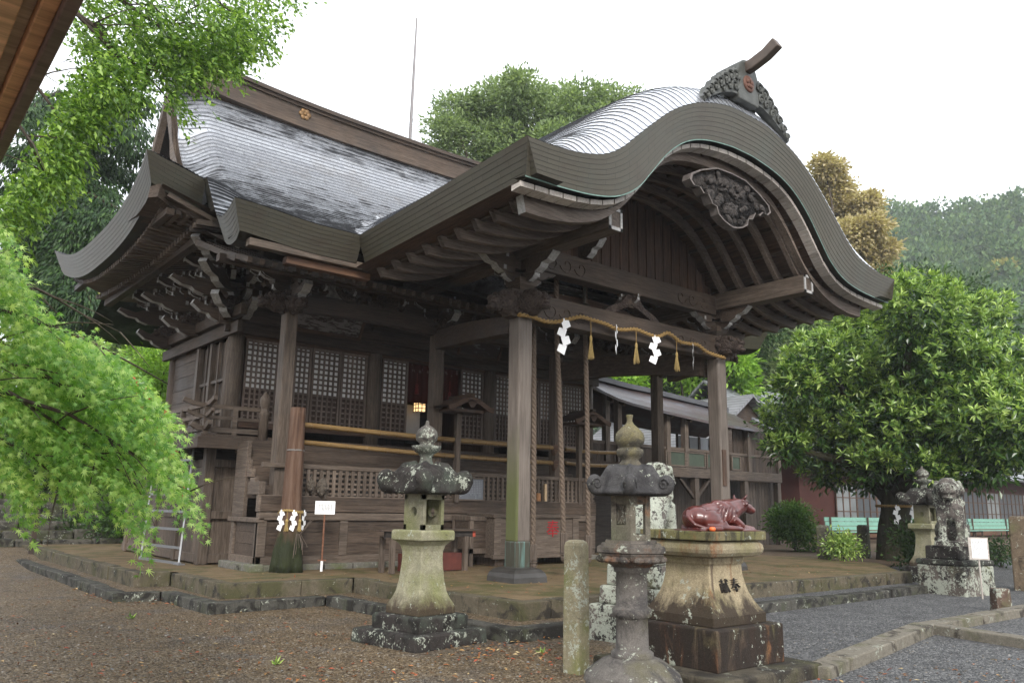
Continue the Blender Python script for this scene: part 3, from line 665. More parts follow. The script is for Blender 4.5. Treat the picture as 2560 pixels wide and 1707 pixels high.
for sg in (-1, 1):
    m = MB(); up_ = [(.22, .10), (.24, .46), (.34, .52), (.40, .44), (.50, .46), (.54, .36), (.64, .36), (.68, .25), (.78, .24), (.82, .12), (.92, .10), (.97, -.02), (1.06, -.06), (1.12, -.2), (1.2, -.3)]
    dn_ = [(1.16, -.36), (.95, -.2), (.7, -.06), (.45, .03), (.22, .06)]; m.prism([(sg*a, c) for a, c in up_+dn_], (XC, 7.18, 8.10), (1, 0, 0), (0, 0, 1), (0, .16, 0))
    for cx_, cz_, r0 in ((.33, .36, .12), (.47, .30, .13), (.36, .16, .11), (.61, .2, .12), (.52, .11, .09), (.75, .09, .11), (.68, .0, .08), (.89, -.04, .1), (1.02, -.16, .09), (1.12, -.27, .07)):
        m.tube([(XC+sg*(cx_+r0*(1-i/11)*math.cos(i*.72)), 7.17-.012*i/11, 8.10+cz_+r0*(1-i/11)*math.sin(i*.72)) for i in range(11)], [.026]*10+[.012], 6); m.blob((XC+sg*cx_, 7.17, 8.10+cz_), (r0*.34, .04, r0*.34), n=8, m=5)
    for q in range(5): m.box((XC+sg*.2, 7.34+.16*q, 8.1), (XC+sg*(.44-.02*q), 7.44+.16*q, 8.52-.07*q))
    o = m.build('cloud_scroll', M_ORN, po, recalc=True); o.location = (0, 0, 0)
m = MB()
for k in range(6): m.tube([(XC-.02, 7.45+.12*k, 8.62-.055*k), (XC+.02, 7.46+.12*k, 8.62-.055*k)], .001, 6)
m = MB()
for k in range(10): m.beam((XC-.24, 7.5+.42*k, 8.28), (XC+.24, 7.5+.42*k, 8.28), .16, .12)
m.box((XC-.2, 7.4, 8.1), (XC+.2, 16.0, 8.3)); m.tube([(XC, 7.4, 8.42), (XC, 16, 8.42)], .13, 10); part(m, 'porch_ridge', M_ORN)
m = MB(); m.path([(XC, 7.35, 8.70), (XC, 7.05, 8.73), (XC, 6.8, 8.80), (XC, 6.58, 8.92)], .15, [.2, .19, .19, .2]); part(m, 'ridge_finial', plain('brown_copper', (.075, .055, .042), .5, .4, .2, 8, .2), bevel=.02)
# ---- porch timbers -------------------------------------------------
WG = wood('z', 'grey')
def pillar_mat(x):
    g = NT('pillar_wood', .72, .35); grain = g.noise(g.coord((9, 9, .5)), 3.2, 6, .65, .6); patch = g.noise(g.coord(), .9, 4); c = g.ramp(grain, [(.28, (.070, .055, .044)), (.5, (.118, .097, .081)), (.78, (.172, .146, .124))]); c = g.mix(1.0, c, g.ramp(patch, [(.3, .75), (.7, 1.15)]), 'MULTIPLY')
    if x < XC:
        sp = g.n('ShaderNodeSeparateXYZ'); g.l(g.coord(), sp.inputs[0]); f = g.math('MULTIPLY', g.math('LESS_THAN', sp.outputs['X'], x-.108), g.ramp(g.math('MULTIPLY', g.math('ADD', sp.outputs['Z'], g.math('MULTIPLY', patch, .8)), .25), [(.52, .9), (.78, 0.)])); c = g.mix(f, c, (.075, .085, .025))
    g.col(c); g.bump(grain, .4, .012); return g.m
for x in PX:
    m = MB(); m.box((x-.14, YP-.14, .9), (x+.14, YP+.14, 4.46)); pl = part(m, 'porch_pillar', pillar_mat(x), bevel=.03)
    g = MB(); g.box((x-.146, YP-.146, .44), (x+.146, YP+.146, .92)); o = g.build('pillar_sleeve', None, pl, bevel=.03); o.location = (0, 0, 0)
    if 'sleeve' not in bpy.data.materials:
        t = NT('sleeve', .45, .5); vz = t.coord((26, 26, .8)); c = t.mix(t.ramp(t.noise(vz, 1.2, 4, .6), [(.52, 0.), (.62, .9)]), (.045, .042, .028), (.10, .18, .16)); t.col(c); t.b.inputs['Metallic'].default_value = .2
        t2 = NT('shoe', .4, .5); t2.col(t2.ramp(t2.noise(t2.coord(), 3, 4), [(.35, (.035, .032, .028)), (.65, (.06, .055, .05))])); t2.b.inputs['Metallic'].default_value = .25
    o.data.materials.append(bpy.data.materials['sleeve'])
    q = MB(); rr = []
    for h, s_ in ((.31, .33), (.39, .325), (.45, .305), (.495, .265), (.52, .21), (.53, .155)): rr.append([(x+a*s_, YP+b_*s_, h) for a, b_ in ((-1, -1), (1, -1), (1, 1), (-1, 1), (-1, -1))])
    q.grid(rr); part(q, 'pillar_shoe', bpy.data.materials['shoe'])
m = MB(); m.box((PX[1]-.11, YP-.16, 1.9), (PX[1]+.01, YP-.1405, 2.6)); part(m, 'name_tablet', wood('z', 'brown'))
m = MB(); m.box((PX[0]-.3, YP-.13, 4.42), (PX[1]+.3, YP+.13, 4.88)); part(m, 'lower_beam', wood('x', 'dark'), bevel=.02)
m = MB(); m.box((PX[0]+.12, YP-.14, 5.30), (PX[1]-.12, YP+.14, 5.70)); part(m, 'upper_beam', wood('x', 'dark'), bevel=.02)
for sg in (-1, 1):                           # scroll carving on the beams
    for (zc, yb) in ((4.65, YP-.135), (5.5, YP-.145)):
        m = MB()
        for k in range(3):
            cx_ = (PX[0] if sg < 0 else PX[1])-sg*(.55+.34*k); pts = [(cx_+(.03+.012*i)*math.cos(i*.55)*sg, yb, zc+(.03+.012*i)*math.sin(i*.55)) for i in range(12)]
            m.tube(pts, .014, 5)
        part(m, 'beam_scroll', wood('x', 'dark'))
for x in PX:
    m = MB(); m.box((x-.14, 7.78, 5.40), (x+.14, 13.4, 5.74)); pu = part(m, 'porch_purlin', wood('y', 'grey'), bevel=.015)
    q = MB(); e = .14
    for a in ((-e, -.17, -e+.045, .17), (e-.045, -.17, e, .17), (-e, -.17, e, -.12), (-e, .12, e, .17)): q.box((x+a[0], 7.765, 5.57+a[1]), (x+a[2], 7.785, 5.57+a[3]))
    o = q.build('purlin_end', M_whiteend, pu); o.location = (0, 0, 0)
m = MB()
for k in range(21): m.box((XC-2.6+k*5.2/21+.006, 9.99, 5.6), (XC-2.6+(k+1)*5.2/21-.006, 10.03+random.uniform(0, .012), min(kbz(-2.6+k*5.2/21), kbz(-2.6+(k+1)*5.2/21))+.02))
for k in range(20): x = XC-2.6+(k+1)*5.2/21; m.box((x-.02, 9.965, 5.6), (x+.02, 9.99, kbz(x-XC)))
part(m, 'gable_planks', wood('z', 'brown'))
# central king strut and frog-leg strut
m = MB(); m.prism([(-.75, 0), (-.6, .1), (-.3, .22), (-.15, .4), (.15, .4), (.3, .22), (.6, .1), (.75, 0), (.5, 0), (.2, .14), (0, .2), (-.2, .14), (-.5, 0)], (XC, YP-.1, 4.88), (1, 0, 0), (0, 0, 1), (0, .2, 0)); part(m, 'frog_leg_strut', M_CARVB)
m = MB(); m.prism([(-1.5, 0), (-1.45, .2), (-.9, .36), (0, .4), (.9, .36), (1.45, .2), (1.5, 0), (1.2, 0), (.8, .14), (0, .18), (-.8, .14), (-1.2, 0)], (XC-.3, 10.6, 4.9), (1, 0, 0), (0, 0, 1), (0, .2, 0)); part(m, 'inner_rainbow_beam', wood('x', 'brown'))
# ---- bracket sets
def bracket(x, y, z, dirs, s=1.0, tiers=2, name='bracket_set', nose=None):
    m, WV = MB(), []; m.add([(x+a*.2*s*q, y+b_*.2*s*q, z+h*s) for h, q in ((0, .62), (.1, .9), (.1, 1), (.22, 1)) for a, b_ in ((-1, -1), (1, -1), (1, 1), (-1, 1))],
        [(4*i+k, 4*i+(k+1) % 4, 4*i+4+(k+1) % 4, 4*i+4+k) for i in range(3) for k in range(4)]+[(12, 13, 14, 15)])
    for t in range(tiers):
        z1 = z+(.16+.24*t)*s; L = (.42+.3*t)*s
        for (dx, dy) in dirs:
            wv = MB(); WV.append(wv); d = Vector((dx, dy, 0)).normalized(); sd_ = Vector((-d.y, d.x, 0)); o = Vector((x, y, z1)); w_ = .1*s
            prof = [(0, 0), (L*.62, 0), (L*.86, .04*s), (L, .11*s), (L, .17*s), (0, .17*s)]
            m.prism(prof, o-sd_*w_/2, d, (0, 0, 1), sd_*w_)
            wv.prism([(L, .06*s), (L+.005, .06*s), (L+.005, .172*s), (L, .172*s)], o-sd_*w_*.52, d, (0, 0, 1), sd_*w_*1.04)
            wv.prism([(L*.62, -.003), (L*.86, .036*s), (L, .105*s), (L, .1*s), (L*.86, .03*s), (L*.62, -.008)], o-sd_*w_*.52, d, (0, 0, 1), sd_*w_*1.04)
            for r_ in ((L*.93, L*.47) if t else (L*.93,)):                       # bearing blocks on the arm
                c = o+d*r_; a = .085*s
                m.box((c.x-a, c.y-a, z1+.19*s), (c.x+a, c.y+a, z1+.26*s)); m.box((c.x-a*.7, c.y-a*.7, z1+.16*s), (c.x+a*.7, c.y+a*.7, z1+.2*s))
                wv.box((c.x-a*1.02, c.y-a-.006, z1+.17*s), (c.x-a*.35, c.y-a-.001, z1+.25*s))
    b_ = part(m, name, wood('x', 'dark'))
    for wv in WV: o = wv.build('painted_end', M_whiteend, b_); o.location = (0, 0, 0)
    return b_
def nose(x, y, z, d, L=.62, h=.34, wd=.16, ends=True):
    """curved beam nose with a white-painted edge"""
    d = Vector((d[0], d[1], 0)).normalized(); sd_ = Vector((-d.y, d.x, 0)); o = Vector((x, y, z))-sd_*wd/2; m, wv = MB(), MB()
    pr = [(0, 0), (L*.35, -.02), (L*.55, h*.12), (L*.62, h*.32), (L*.82, h*.38), (L*1.05, h*.75), (L, h*.98), (L*.8, h*.8), (L*.66, h*.72), (L*.5, h), (0, h)]
    m.prism(pr, o, d, (0, 0, 1), sd_*wd); b_ = part(m, 'beam_nose', wood('x', 'dark'))
    if ends:
        ed = pr[1:7]; P = [[tuple(o+d*(a+.004)+Vector((0, 0, c-.004))-sd_*.002), tuple(o+d*(a+.004)+Vector((0, 0, c-.004))+sd_*(wd+.002))] for a, c in ed]; wv.grid(P); q = wv.build('painted_edge', M_whiteend, b_); q.location = (0, 0, 0)
def beast(x, y, z, d, s=1.0):
    """carved beast-head beam nose: mane lump, muzzle, brow and curls"""
    d = Vector((d[0], d[1], 0)).normalized(); sd_ = Vector((-d.y, d.x, 0)); m = MB(); c = Vector((x, y, z)); R3 = Matrix((d, sd_, Vector((0, 0, 1)))).transposed()
    def bl(f, l, u, r): m.blob(c+d*f*s+sd_*l*s+Vector((0, 0, u*s)), [q*s for q in r], R3, 12, 8)
    bl(.12, 0, 0, (.26, .19, .24)); bl(.36, 0, -.05, (.17, .13, .13)); bl(.45, 0, -.13, (.11, .11, .05)); bl(.48, 0, .02, (.07, .1, .06)); bl(.30, .1, .12, (.07, .05, .06)); bl(.30, -.1, .12, (.07, .05, .06))
    for k in range(16):
        t = k*.785; bl(.0+.05*math.sin(k*2.1), (.17+.02*(k % 2))*math.cos(t), .2*math.sin(t)*(1 if k < 8 else .55), (.07, .06, .06))
    return part(m, 'carved_beast_head', M_CARVB, smooth=True)
DIR4 = [(1, 0), (-1, 0), (0, 1), (0, -1)]
for x in PX:
    bracket(x, YP, 4.88, DIR4, .92, 2); sg = -1 if x < XC else 1
    beast(x, YP-.16, 4.66, (0, -1), .95); beast(x+sg*.16, YP, 4.66, (sg, 0), .95)
    nose(x, YP-.2, 5.16, (0, -1), .62, .3); nose(x+sg*.2, YP, 5.16, (sg, 0), .62, .3); nose(x-sg*.2, YP, 5.16, (-sg, 0), .5, .2)
nose(XC-1.2, YP+.0, 5.75, (0, -1), .5, .34, .14)
bracket(XC, YP, 5.05, [(1, 0), (-1, 0), (0, -1)], .55, 1)
for x, q in zip(PX, (HX[1], HX[2]+.0)):         # tie beams back to the inner posts
    pts = [(x+(q-x)*t, YP+.15+(YR-.12-YP-.15)*t, 4.345+.375*t+.03*math.sin(math.pi*t)) for t in np.linspace(0, 1, 12)]
    if x > XC: pts = [(x+.6*t, YP+.15+(1.5)*t, 4.2+.10*math.sin(math.pi*t)+.2*t) for t in np.linspace(0, 1, 6)]
    m = MB(); m.path(pts, .24, [.27+.10*i/(len(pts)-1)+.04*math.sin(math.pi*i/(len(pts)-1)) for i in range(len(pts))]); part(m, 'tie_beam', wood('y', 'dark'))
pts = [(13.3, 10.1, 4.3), (13.1, 11.4, 4.45), (12.8, 12.6, 4.5), (12.5, 13.5, 4.45)]
m = MB(); m.path(catmull(pts, 4), .24, .42); part(m, 'tie_beam', wood('y', 'dark'))
# ---- inner row of posts (front of the steps)
for i, x in enumerate(HX):
    m = MB(); m.box((x-.116, YR-.116, .32), (x+.116, YR+.116, 4.9)); part(m, 'post', wood('z', 'grey'), bevel=.02)
    bracket(x, YR, 4.98, DIR4, .85, 2)
    nose(x, YR-.12, 4.95, (0, -1), .55, .32); beast(x, YR-.15, 4.92 if i in (0, 3) else 5.0, (0, -1), .8)
    nose(x-.1, YR, 5.35, (-1, 0), .8, .3, .14); nose(x+.1, YR, 5.35, (1, 0), .8, .3, .14)
beast(HX[0]-.15, YR, 4.95, (-1, 0), .85); beast(HX[3]+.15, YR, 4.95, (1, 0), .85)
for a, b_ in zip(HX[:-1], HX[1:]):
    m = MB(); m.path([(a+.12+(b_-a-.24)*t, YR, 4.97+.05*math.sin(math.pi*t)) for t in np.linspace(0, 1, 10)], .2, .3); part(m, 'row_beam', wood('x', 'dark'), bevel=.01)
    m = MB(); xm = (a+b_)/2
    for k in range(34): m.blob((xm+random.uniform(-.75, .75), YR-.08, 5.33+random.uniform(-.13, .13)), (random.uniform(.06, .16), .08, random.uniform(.05, .1)), Matrix.Rotation(random.uniform(-1, 1), 3, 'Y'), 8, 6)
    part(m, 'dragon_carving', M_CARVB, smooth=True)
m = MB(); m.box((5.3, YR-.1, 5.62), (16.5, YR+.1, 5.8)); m.box((5.6, YR-.04, 5.14), (16.2, YR+.04, 5.6)); part(m, 'row_purlin', wood('x', 'dark'))
m = MB()
for a in (6.5,): m.box((a, YR-.06, 5.2), (a+.75, YR-.045, 5.46))
part(m, 'peeled_panel', plain('peeling_white_paint', (.16, .15, .14), .85, .2, .6, 12))
# ---- hall walls
for i, x in enumerate(HX):
    m = MB(); m.lathe([(.17, 0), (.175, 1.2), (.165, 2.3)], 20, (x, YW, 2.62)); part(m, 'column', WG, smooth=True)
m = MB()
for y in (18.0, 19.9): m = MB(); m.lathe([(.15, 0), (.15, 2.3)], 16, (5.92, y, 2.62)); part(m, 'side_column', wood('z', 'dark'), smooth=True)
m = MB(); m.box((5.6, YW-.2, 4.78), (16.2, YW-.12, 4.93)); m.box((5.55, YW-.22, 5.02), (16.3, YW-.1, 5.28)); m.box((5.5, YW-.1, 4.93), (16.3, YW+.1, 6.5)); part(m, 'front_lintel', wood('x', 'dark'), bevel=.01)
m = MB(); m.box((5.70, 15.5, 4.72), (5.80, 20.3, 4.96)); m.box((5.66, 15.3, 5.04), (5.80, 20.4, 5.26)); m.box((5.80, YW, 4.9), (6.0, 20.1, 6.5)); m.box((5.72, YW+.15, 2.66), (5.82, 20.1, 2.9)); part(m, 'side_lintel', wood('y', 'dark'), bevel=.01)
m = MB()
for k, z in enumerate(np.arange(2.72, 4.8, .3)): m.box((5.86, 18.1, z), (5.92+random.uniform(-.01, .01), 19.85, z+.29))
part(m, 'side_wall_boards', wood('y', 'dark'))
m = MB(); m.box((5.80, 17.15, 2.75), (5.90, 17.27, 4.72)); m.box((5.76, 17.85, 2.5), (5.88, 17.97, 4.72))
for y in (16.35, 16.75, 17.45): m.box((5.82, y, 2.75), (5.88, y+.05, 4.7))
for z in (2.85, 3.2, 3.85): m.box((5.83, 16.3, z), (5.885, 17.9, z+.06))
for y in np.arange(16.3, 17.9, .16): m.box((5.9, y, 2.8), (5.915, y+.15, 4.7))
part(m, 'side_shutter', wood('z', 'grey'))
bk = [(HX[0], YW, 5.28, [(-1, 0), (0, -1), (-1, -1), (1, 0)], 1.15), (5.92, 18.0, 5.28, [(-1, 0), (0, 1), (0, -1)], 1.1), (5.92, 19.9, 5.28, [(-1, 0), (0, 1), (0, -1), (-1, 1)], 1.1),
      (7.5, YW, 5.28, [(0, -1), (1, 0), (-1, 0)], .9), (5.92, 17.05, 5.32, [(-1, 0), (0, 1), (0, -1)], .9), (5.92, 18.95, 5.32, [(-1, 0), (0, 1), (0, -1)], .9), (HX[1], YW, 5.28, [(0, -1), (1, 0), (-1, 0)], 1.), (HX[2], YW, 5.28, [(0, -1), (1, 0), (-1, 0)], 1.)]
for x, y, z, d, s_ in bk: bracket(x, y, z, d, s_, 3)
for y in (16.55, 17.5, 18.45, 19.4): bracket(5.86, y, 5.45, [(-1, 0), (0, 1), (0, -1)], .72, 3)
for y in np.arange(16.3, 20.0, .52): bracket(5.45, y, 5.78, [(-1, 0), (-.4, 1), (-.4, -1)], .5, 2)
for x in (6.5, 7.1, 8.2): bracket(x, YR, 5.2, [(0, -1), (1, 0), (-1, 0)], .5, 2)
for d in ((-1, -1), (-1, -.3), (-.3, -1)): bracket(5.6, YW-.35, 5.62, [d], .9, 3)
for x in (6.0, 6.6, 7.2, 8.0, 8.7): bracket(x, 14.9, 5.55, [(0, -1), (1, 0), (-1, 0)], .5, 2)
for y in (16.1, 18.0, 19.9):
    nose(5.75, y, 5.0, (-1, 0), .75, .36); nose(5.5, y, 5.5, (-1, 0), .95, .3); beast(5.7, y, 5.35, (-1, -.15), .7)
nose(5.8, YW-.1, 5.05, (-1, -1), .9, .4); nose(5.6, YW-.3, 5.55, (-1, -1), 1.2, .35); nose(5.2, YW-.7, 5.95, (-1, -1), 1.0, .3); beast(5.75, YW-.2, 5.3, (-1, -1), .85); nose(HX[0], YW-.15, 5.05, (0, -1), .7, .36)
# lattice shutters
M_BROWNIN = plain('brown_board_behind_lattice', (.055, .036, .028), .8, .2, .3, 8)
def lattice(x0, x1, z0=3.02, zm=3.73, z1=4.72, y=YW, pit=.113, name='lattice_shutter'):
    m = MB(); m.box((x0, y-.05, z0), (x0+.045, y+.03, z1)); m.box((x1-.045, y-.05, z0), (x1, y+.03, z1)); m.box((x0+.045, y-.045, z1-.05), (x1-.045, y+.03, z1)); m.box((x0+.045, y-.045, z0), (x1-.045, y+.03, z0+.05)); m.box((x0+.045, y-.03, zm-.045), (x1-.045, y+.03, zm))
    n = max(2, round((x1-x0-.09)/pit)); 
    for k in range(1, n): x = x0+.045+(x1-x0-.09)*k/n; m.box((x-.017, y-.042, z0+.05), (x+.019, y-.012, z1-.05))
    for z in np.arange(zm+.095, z1-.06, pit): m.box((x0+.045, y-.028, z-.019), (x1-.045, y-.004, z+.019))
    for z in np.arange(z0+.13, zm-.06, pit): m.box((x0+.045, y-.01, z-.018), (x1-.045, y+.004, z+.018))
    f = part(m, name, wood('z', 'lattice'))
    p = MB(); p.box((x0+.04, y+.012, zm), (x1-.04, y+.018, z1-.04)); o = p.build('paper_backing', M_paper, f); o.location = (0, 0, 0)
    p = MB(); p.box((x0+.04, y+.008, z0+.04), (x1-.04, y+.016, zm-.04)); o = p.build('board_backing', M_BROWNIN, f); o.location = (0, 0, 0)
for a, b_ in ((6.12, 6.84), (6.86, 7.58), (7.6, 8.28), (8.3, 8.94), (9.32, 10.02), (11.55, 12.24), (12.62, 13.35), (13.37, 14.1), (14.12, 14.85), (14.87, 15.72)): lattice(a, b_)
m = MB(); m.box((5.95, YW-.06, 4.72), (15.9, YW+.08, 4.8)); m.box((5.95, YW-.06, 2.9), (15.9, YW+.08, 3.02)); part(m, 'lattice_rail', wood('x', 'brown'))
# open bay: curtain, inner room
m = MB(); n = 60; m.grid([[(10.05+1.5*k/n, YW+.12+.03*math.sin(k*.7), z) for z in (3.80, 4.72)] for k in range(n+1)])
g = NT('dark_red_curtain', .9, .1); v = g.coord(); sp = g.n('ShaderNodeSeparateXYZ'); g.l(v, sp.inputs[0])
top = g.math('GREATER_THAN', sp.outputs['Z'], 4.50); pat = g.ramp(g.voro(g.coord((14, 1, 9)), 1.0), [(.3, 1.), (.36, 0.)])
c = g.mix(g.math('MULTIPLY', top, pat), (.05, .010, .006), (.13, .09, .08)); g.col(c); part(m, 'doorway_curtain', g.m, smooth=True)
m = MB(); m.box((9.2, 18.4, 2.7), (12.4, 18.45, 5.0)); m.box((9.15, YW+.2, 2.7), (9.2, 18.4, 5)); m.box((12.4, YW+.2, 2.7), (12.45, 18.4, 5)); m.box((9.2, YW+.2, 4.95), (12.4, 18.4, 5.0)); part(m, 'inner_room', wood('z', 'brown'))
m = MB(); m.box((10.2, 17.0, 3.0), (11.0, 17.04, 3.85)); part(m, 'inner_screen', plain('off_white_cloth', (.42, .42, .42), .9, .1, .1, 4))
m = MB(); m.box((10.9, 17.3, 2.95), (11.7, 17.5, 3.6)); part(m, 'altar_table', wood('z', 'black'))
for zz, xx in ((4.2, 10.33), (4.1, 11.28)):
    m = MB(); m.blob((xx, YW+.05, zz), (.045, .03, .05)); m.tube([(xx, YW+.05, zz+.3), (xx, YW+.05, zz+.04)], .008, 6); m.lathe([(.05, -.2), (.04, -.06), (.015, -.03)], 10, (xx, YW+.05, zz)); part(m, 'curtain_tassel', plain('dark_red_silk', (.15, .015, .012), .7, .2, .3, 30), smooth=True)
lamp = MB(); ly = 16.6; lx, _q, lz = [float(q) for q in ony(1049, 1016, 16.6)]; lamp.box((lx-.1, ly-.1, lz-.12), (lx+.1, ly+.1, lz+.12))
g = NT('lit_lamp_paper', .8); g.b.inputs['Emission Color'].default_value = (1, .62, .28, 1); g.b.inputs['Emission Strength'].default_value = .75; g.col((.8, .6, .4))
lo = part(lamp, 'inner_lantern', g.m); m = MB()
for a in (-.105, 0, .105):
    for b_ in (-.105, .105): m.box((lx+a-.008, ly+b_-.008, lz-.14), (lx+a+.008, ly+b_+.008, lz+.14)); m.box((lx+b_-.008, ly+a-.008, lz-.14), (lx+b_+.008, ly+a+.008, lz+.14))
for z in (-.14, -.05, .04, .13): m.box((lx-.115, ly-.115, lz+z-.008), (lx+.115, ly-.1, lz+z+.008)); m.box((lx-.115, ly-.115, lz+z-.008), (lx-.1, ly+.115, lz+z+.008))
o = m.build('lantern_frame', wood('z', 'black'), lo); o.location = (0, 0, 0)
# ---- veranda, railing, steps, enclosed front
WX = wood('x', 'dark')
m = MB(); m.box((4.9, 14.65, 2.52), (16.9, YW, 2.62)); m.box((4.9, YW, 2.52), (5.9, 20.4, 2.62)); part(m, 'veranda_floor', wood('y', 'dark'))
m = MB(); m.box((4.82, 14.56, 2.36), (6.1, 14.66, 2.56)); m.box((4.82, 14.66, 2.36), (4.92, 20.4, 2.56)); part(m, 'veranda_edge', WX, bevel=.01); m = MB(); m.box((15.7, 14.56, 2.36), (16.95, 14.66, 2.56)); part(m, 'veranda_edge', WX, bevel=.01)
m = MB()
for z, h, ex in ((3.12, .075, .42), (2.92, .06, .34), (2.70, .09, .25)):
    y0, x0 = 14.72, 4.98
    m.path([(x0-ex, y0, z+.09), (x0-ex*.5, y0, z+.02), (x0, y0, z), (6.0, y0, z)], h*.9, h); m.path([(x0, y0-ex, z+.11), (x0, y0-ex*.5, z+.04), (x0, y0, z+.02), (x0, 20.5, z+.02)], h*.9, h)
for x, y in ((4.98, 14.72), (5.5, 14.72), (4.98, 16.0), (4.98, 17.4), (4.98, 18.8), (4.98, 20.2)): m.box((x-.045, y-.045, 2.56), (x+.045, y+.045, 3.14))
for k in range(8): m.box((4.93, 15.2+k*.6, 2.72), (5.03, 15.28+k*.6, 2.9))
part(m, 'veranda_railing', wood('x', 'grey'))
for x in (6.02, 15.78):
    m = MB(); m.lathe([(.085, 0), (.085, .5), (.095, .52), (.095, .56), (.06, .6), (.07, .66), (.09, .7), (.1, .78), (.085, .86), (.03, .93), (.0, .98)], 14, (x, 14.62, 2.5)); part(m, 'newel_post', wood('z', 'grey'), smooth=True)
m = MB()
for z0, z1 in ((.34, .5), (1.12, 1.26), (2.06, 2.2)): m.box((5.28, 15.2, z0), (5.95, 15.32, z1)); m.box((5.24, 15.26, z0), (5.34, 20.3, z1))
for x, y in ((5.3, 15.26), (5.3, 16.6), (5.3, 18.0), (5.3, 20.0)): m.box((x-.09, y-.09, .32), (x+.09, y+.09, 2.45))
part(m, 'under_veranda_frame', wood('z', 'grey'), bevel=.01)
m = MB()
for k in range(5): m.box((5.36+k*.13, 15.27, 1.26), (5.36+k*.13+.125, 15.30+random.uniform(-.008, .008), 2.06))
m.box((5.36, 15.28, .5), (5.98, 15.31, 1.12))
for k in range(14): m.box((5.27, 15.36+k*.34, .5), (5.30+random.uniform(-.008, .008), 15.36+k*.34+.33, 2.06))
part(m, 'under_veranda_boards', wood('z', 'grey'))
m = MB(); bx0, bx1, by = 5.55, 13.5, 13.4
m.box((bx0, by, .40), (bx1, by+.1, .54)); m.box((bx0, by-.03, 1.14), (bx1, by+.1, 1.27)); m.box((bx0-.02, by-.02, 1.28), (bx1, by+.1, 1.56)); m.box((bx0, by-.03, 2.02), (bx1, by+.06, 2.1))
for x in (bx0+.08, 7.15, 8.85, 10.5, 12.1, 13.42): m.box((x-.08, by-.012, .54), (x+.08, by+.08, 1.14))
m.box((bx0, by, .4), (bx0+.1, 14.6, .54)); m.box((bx0-.03, by-.03, 1.1), (bx0+.1, 14.7, 1.18)); m.box((bx0, 14.45, .54), (bx0+.1, 14.6, 1.12)); m.box((bx0, by, .54), (bx0+.14, by+.14, 1.14))
part(m, 'enclosure_frame', wood('x', 'grey'), bevel=.01)
m = MB()
for k, z in enumerate((.54, .74, .94)): m.box((bx0+.05, by+.02, z), (bx1, by+.05+random.uniform(-.006, .006), z+.195)); m.box((bx0+.04, by+.1, z), (bx0+.07, 14.5, z+.195))
for k, z in enumerate((1.29, 1.42)): m.box((bx0+.02, by-.035, z), (bx1, by-.02, z+.125))
part(m, 'enclosure_boards', wood('x', 'dark'))
m = MB()
for x in np.arange(bx0+.6, bx1, .125): m.box((x-.03, by-.012, 1.56), (x+.03, by+.012, 2.02))
for z in np.arange(1.6, 2.02, .09): m.box((bx0+.5, by+.014, z-.02), (bx1, by+.03, z+.02))
part(m, 'enclosure_lattice', wood('z', 'grey'))
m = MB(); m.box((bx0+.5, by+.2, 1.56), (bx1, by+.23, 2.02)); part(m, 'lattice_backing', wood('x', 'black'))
m = MB()
for k in range(6): m.box((bx0+.08, 13.62+.17*k, 1.5), (bx1, 13.62+.17*(k+1)+.03, 1.72+.165*k)); 
part(m, 'front_steps', wood('x', 'dark'), bevel=.012)
m = MB()
for k in range(6): m.box((bx0+.02, 13.55+.17*k, 1.56+.15*k), (bx0+.1, 13.75+.2*k, 1.69+.16*k))
m.box((bx0-.02, 13.42, 1.56), (bx0+.1, 13.9, 1.78)); m.box((bx0, 14.1, 1.18), (bx0+.08, 14.6, 2.5)); part(m, 'step_string', wood('y', 'grey'), bevel=.01)
m = MB()
for k in range(6): m.box((5.42, 13.28+k*.24, .3), (5.66, 13.28+k*.24+.225, .43))
for k in range(14): m.box((5.66+k*.56, 13.3, .3), (5.66+k*.56+.54, 13.5, .41))
part(m, 'base_stones', stone('base_stone', (.2, .19, .165), (.05, .045, .04), .3, .1, .35), bevel=.02)
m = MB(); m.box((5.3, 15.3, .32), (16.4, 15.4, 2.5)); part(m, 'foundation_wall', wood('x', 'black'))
m = MB(); m.box((5.95, 19.9, .3), (15.9, 20.0, 6.6)); m.box((15.88, YW, .3), (15.95, 19.9, 6.6)); m.box((5.95, YW+.3, 2.6), (15.9, 19.9, 2.66)); m.box((5.95, YW+.1, 6.45), (15.9, 19.9, 6.5)); part(m, 'rear_walls', wood('x', 'dark'))
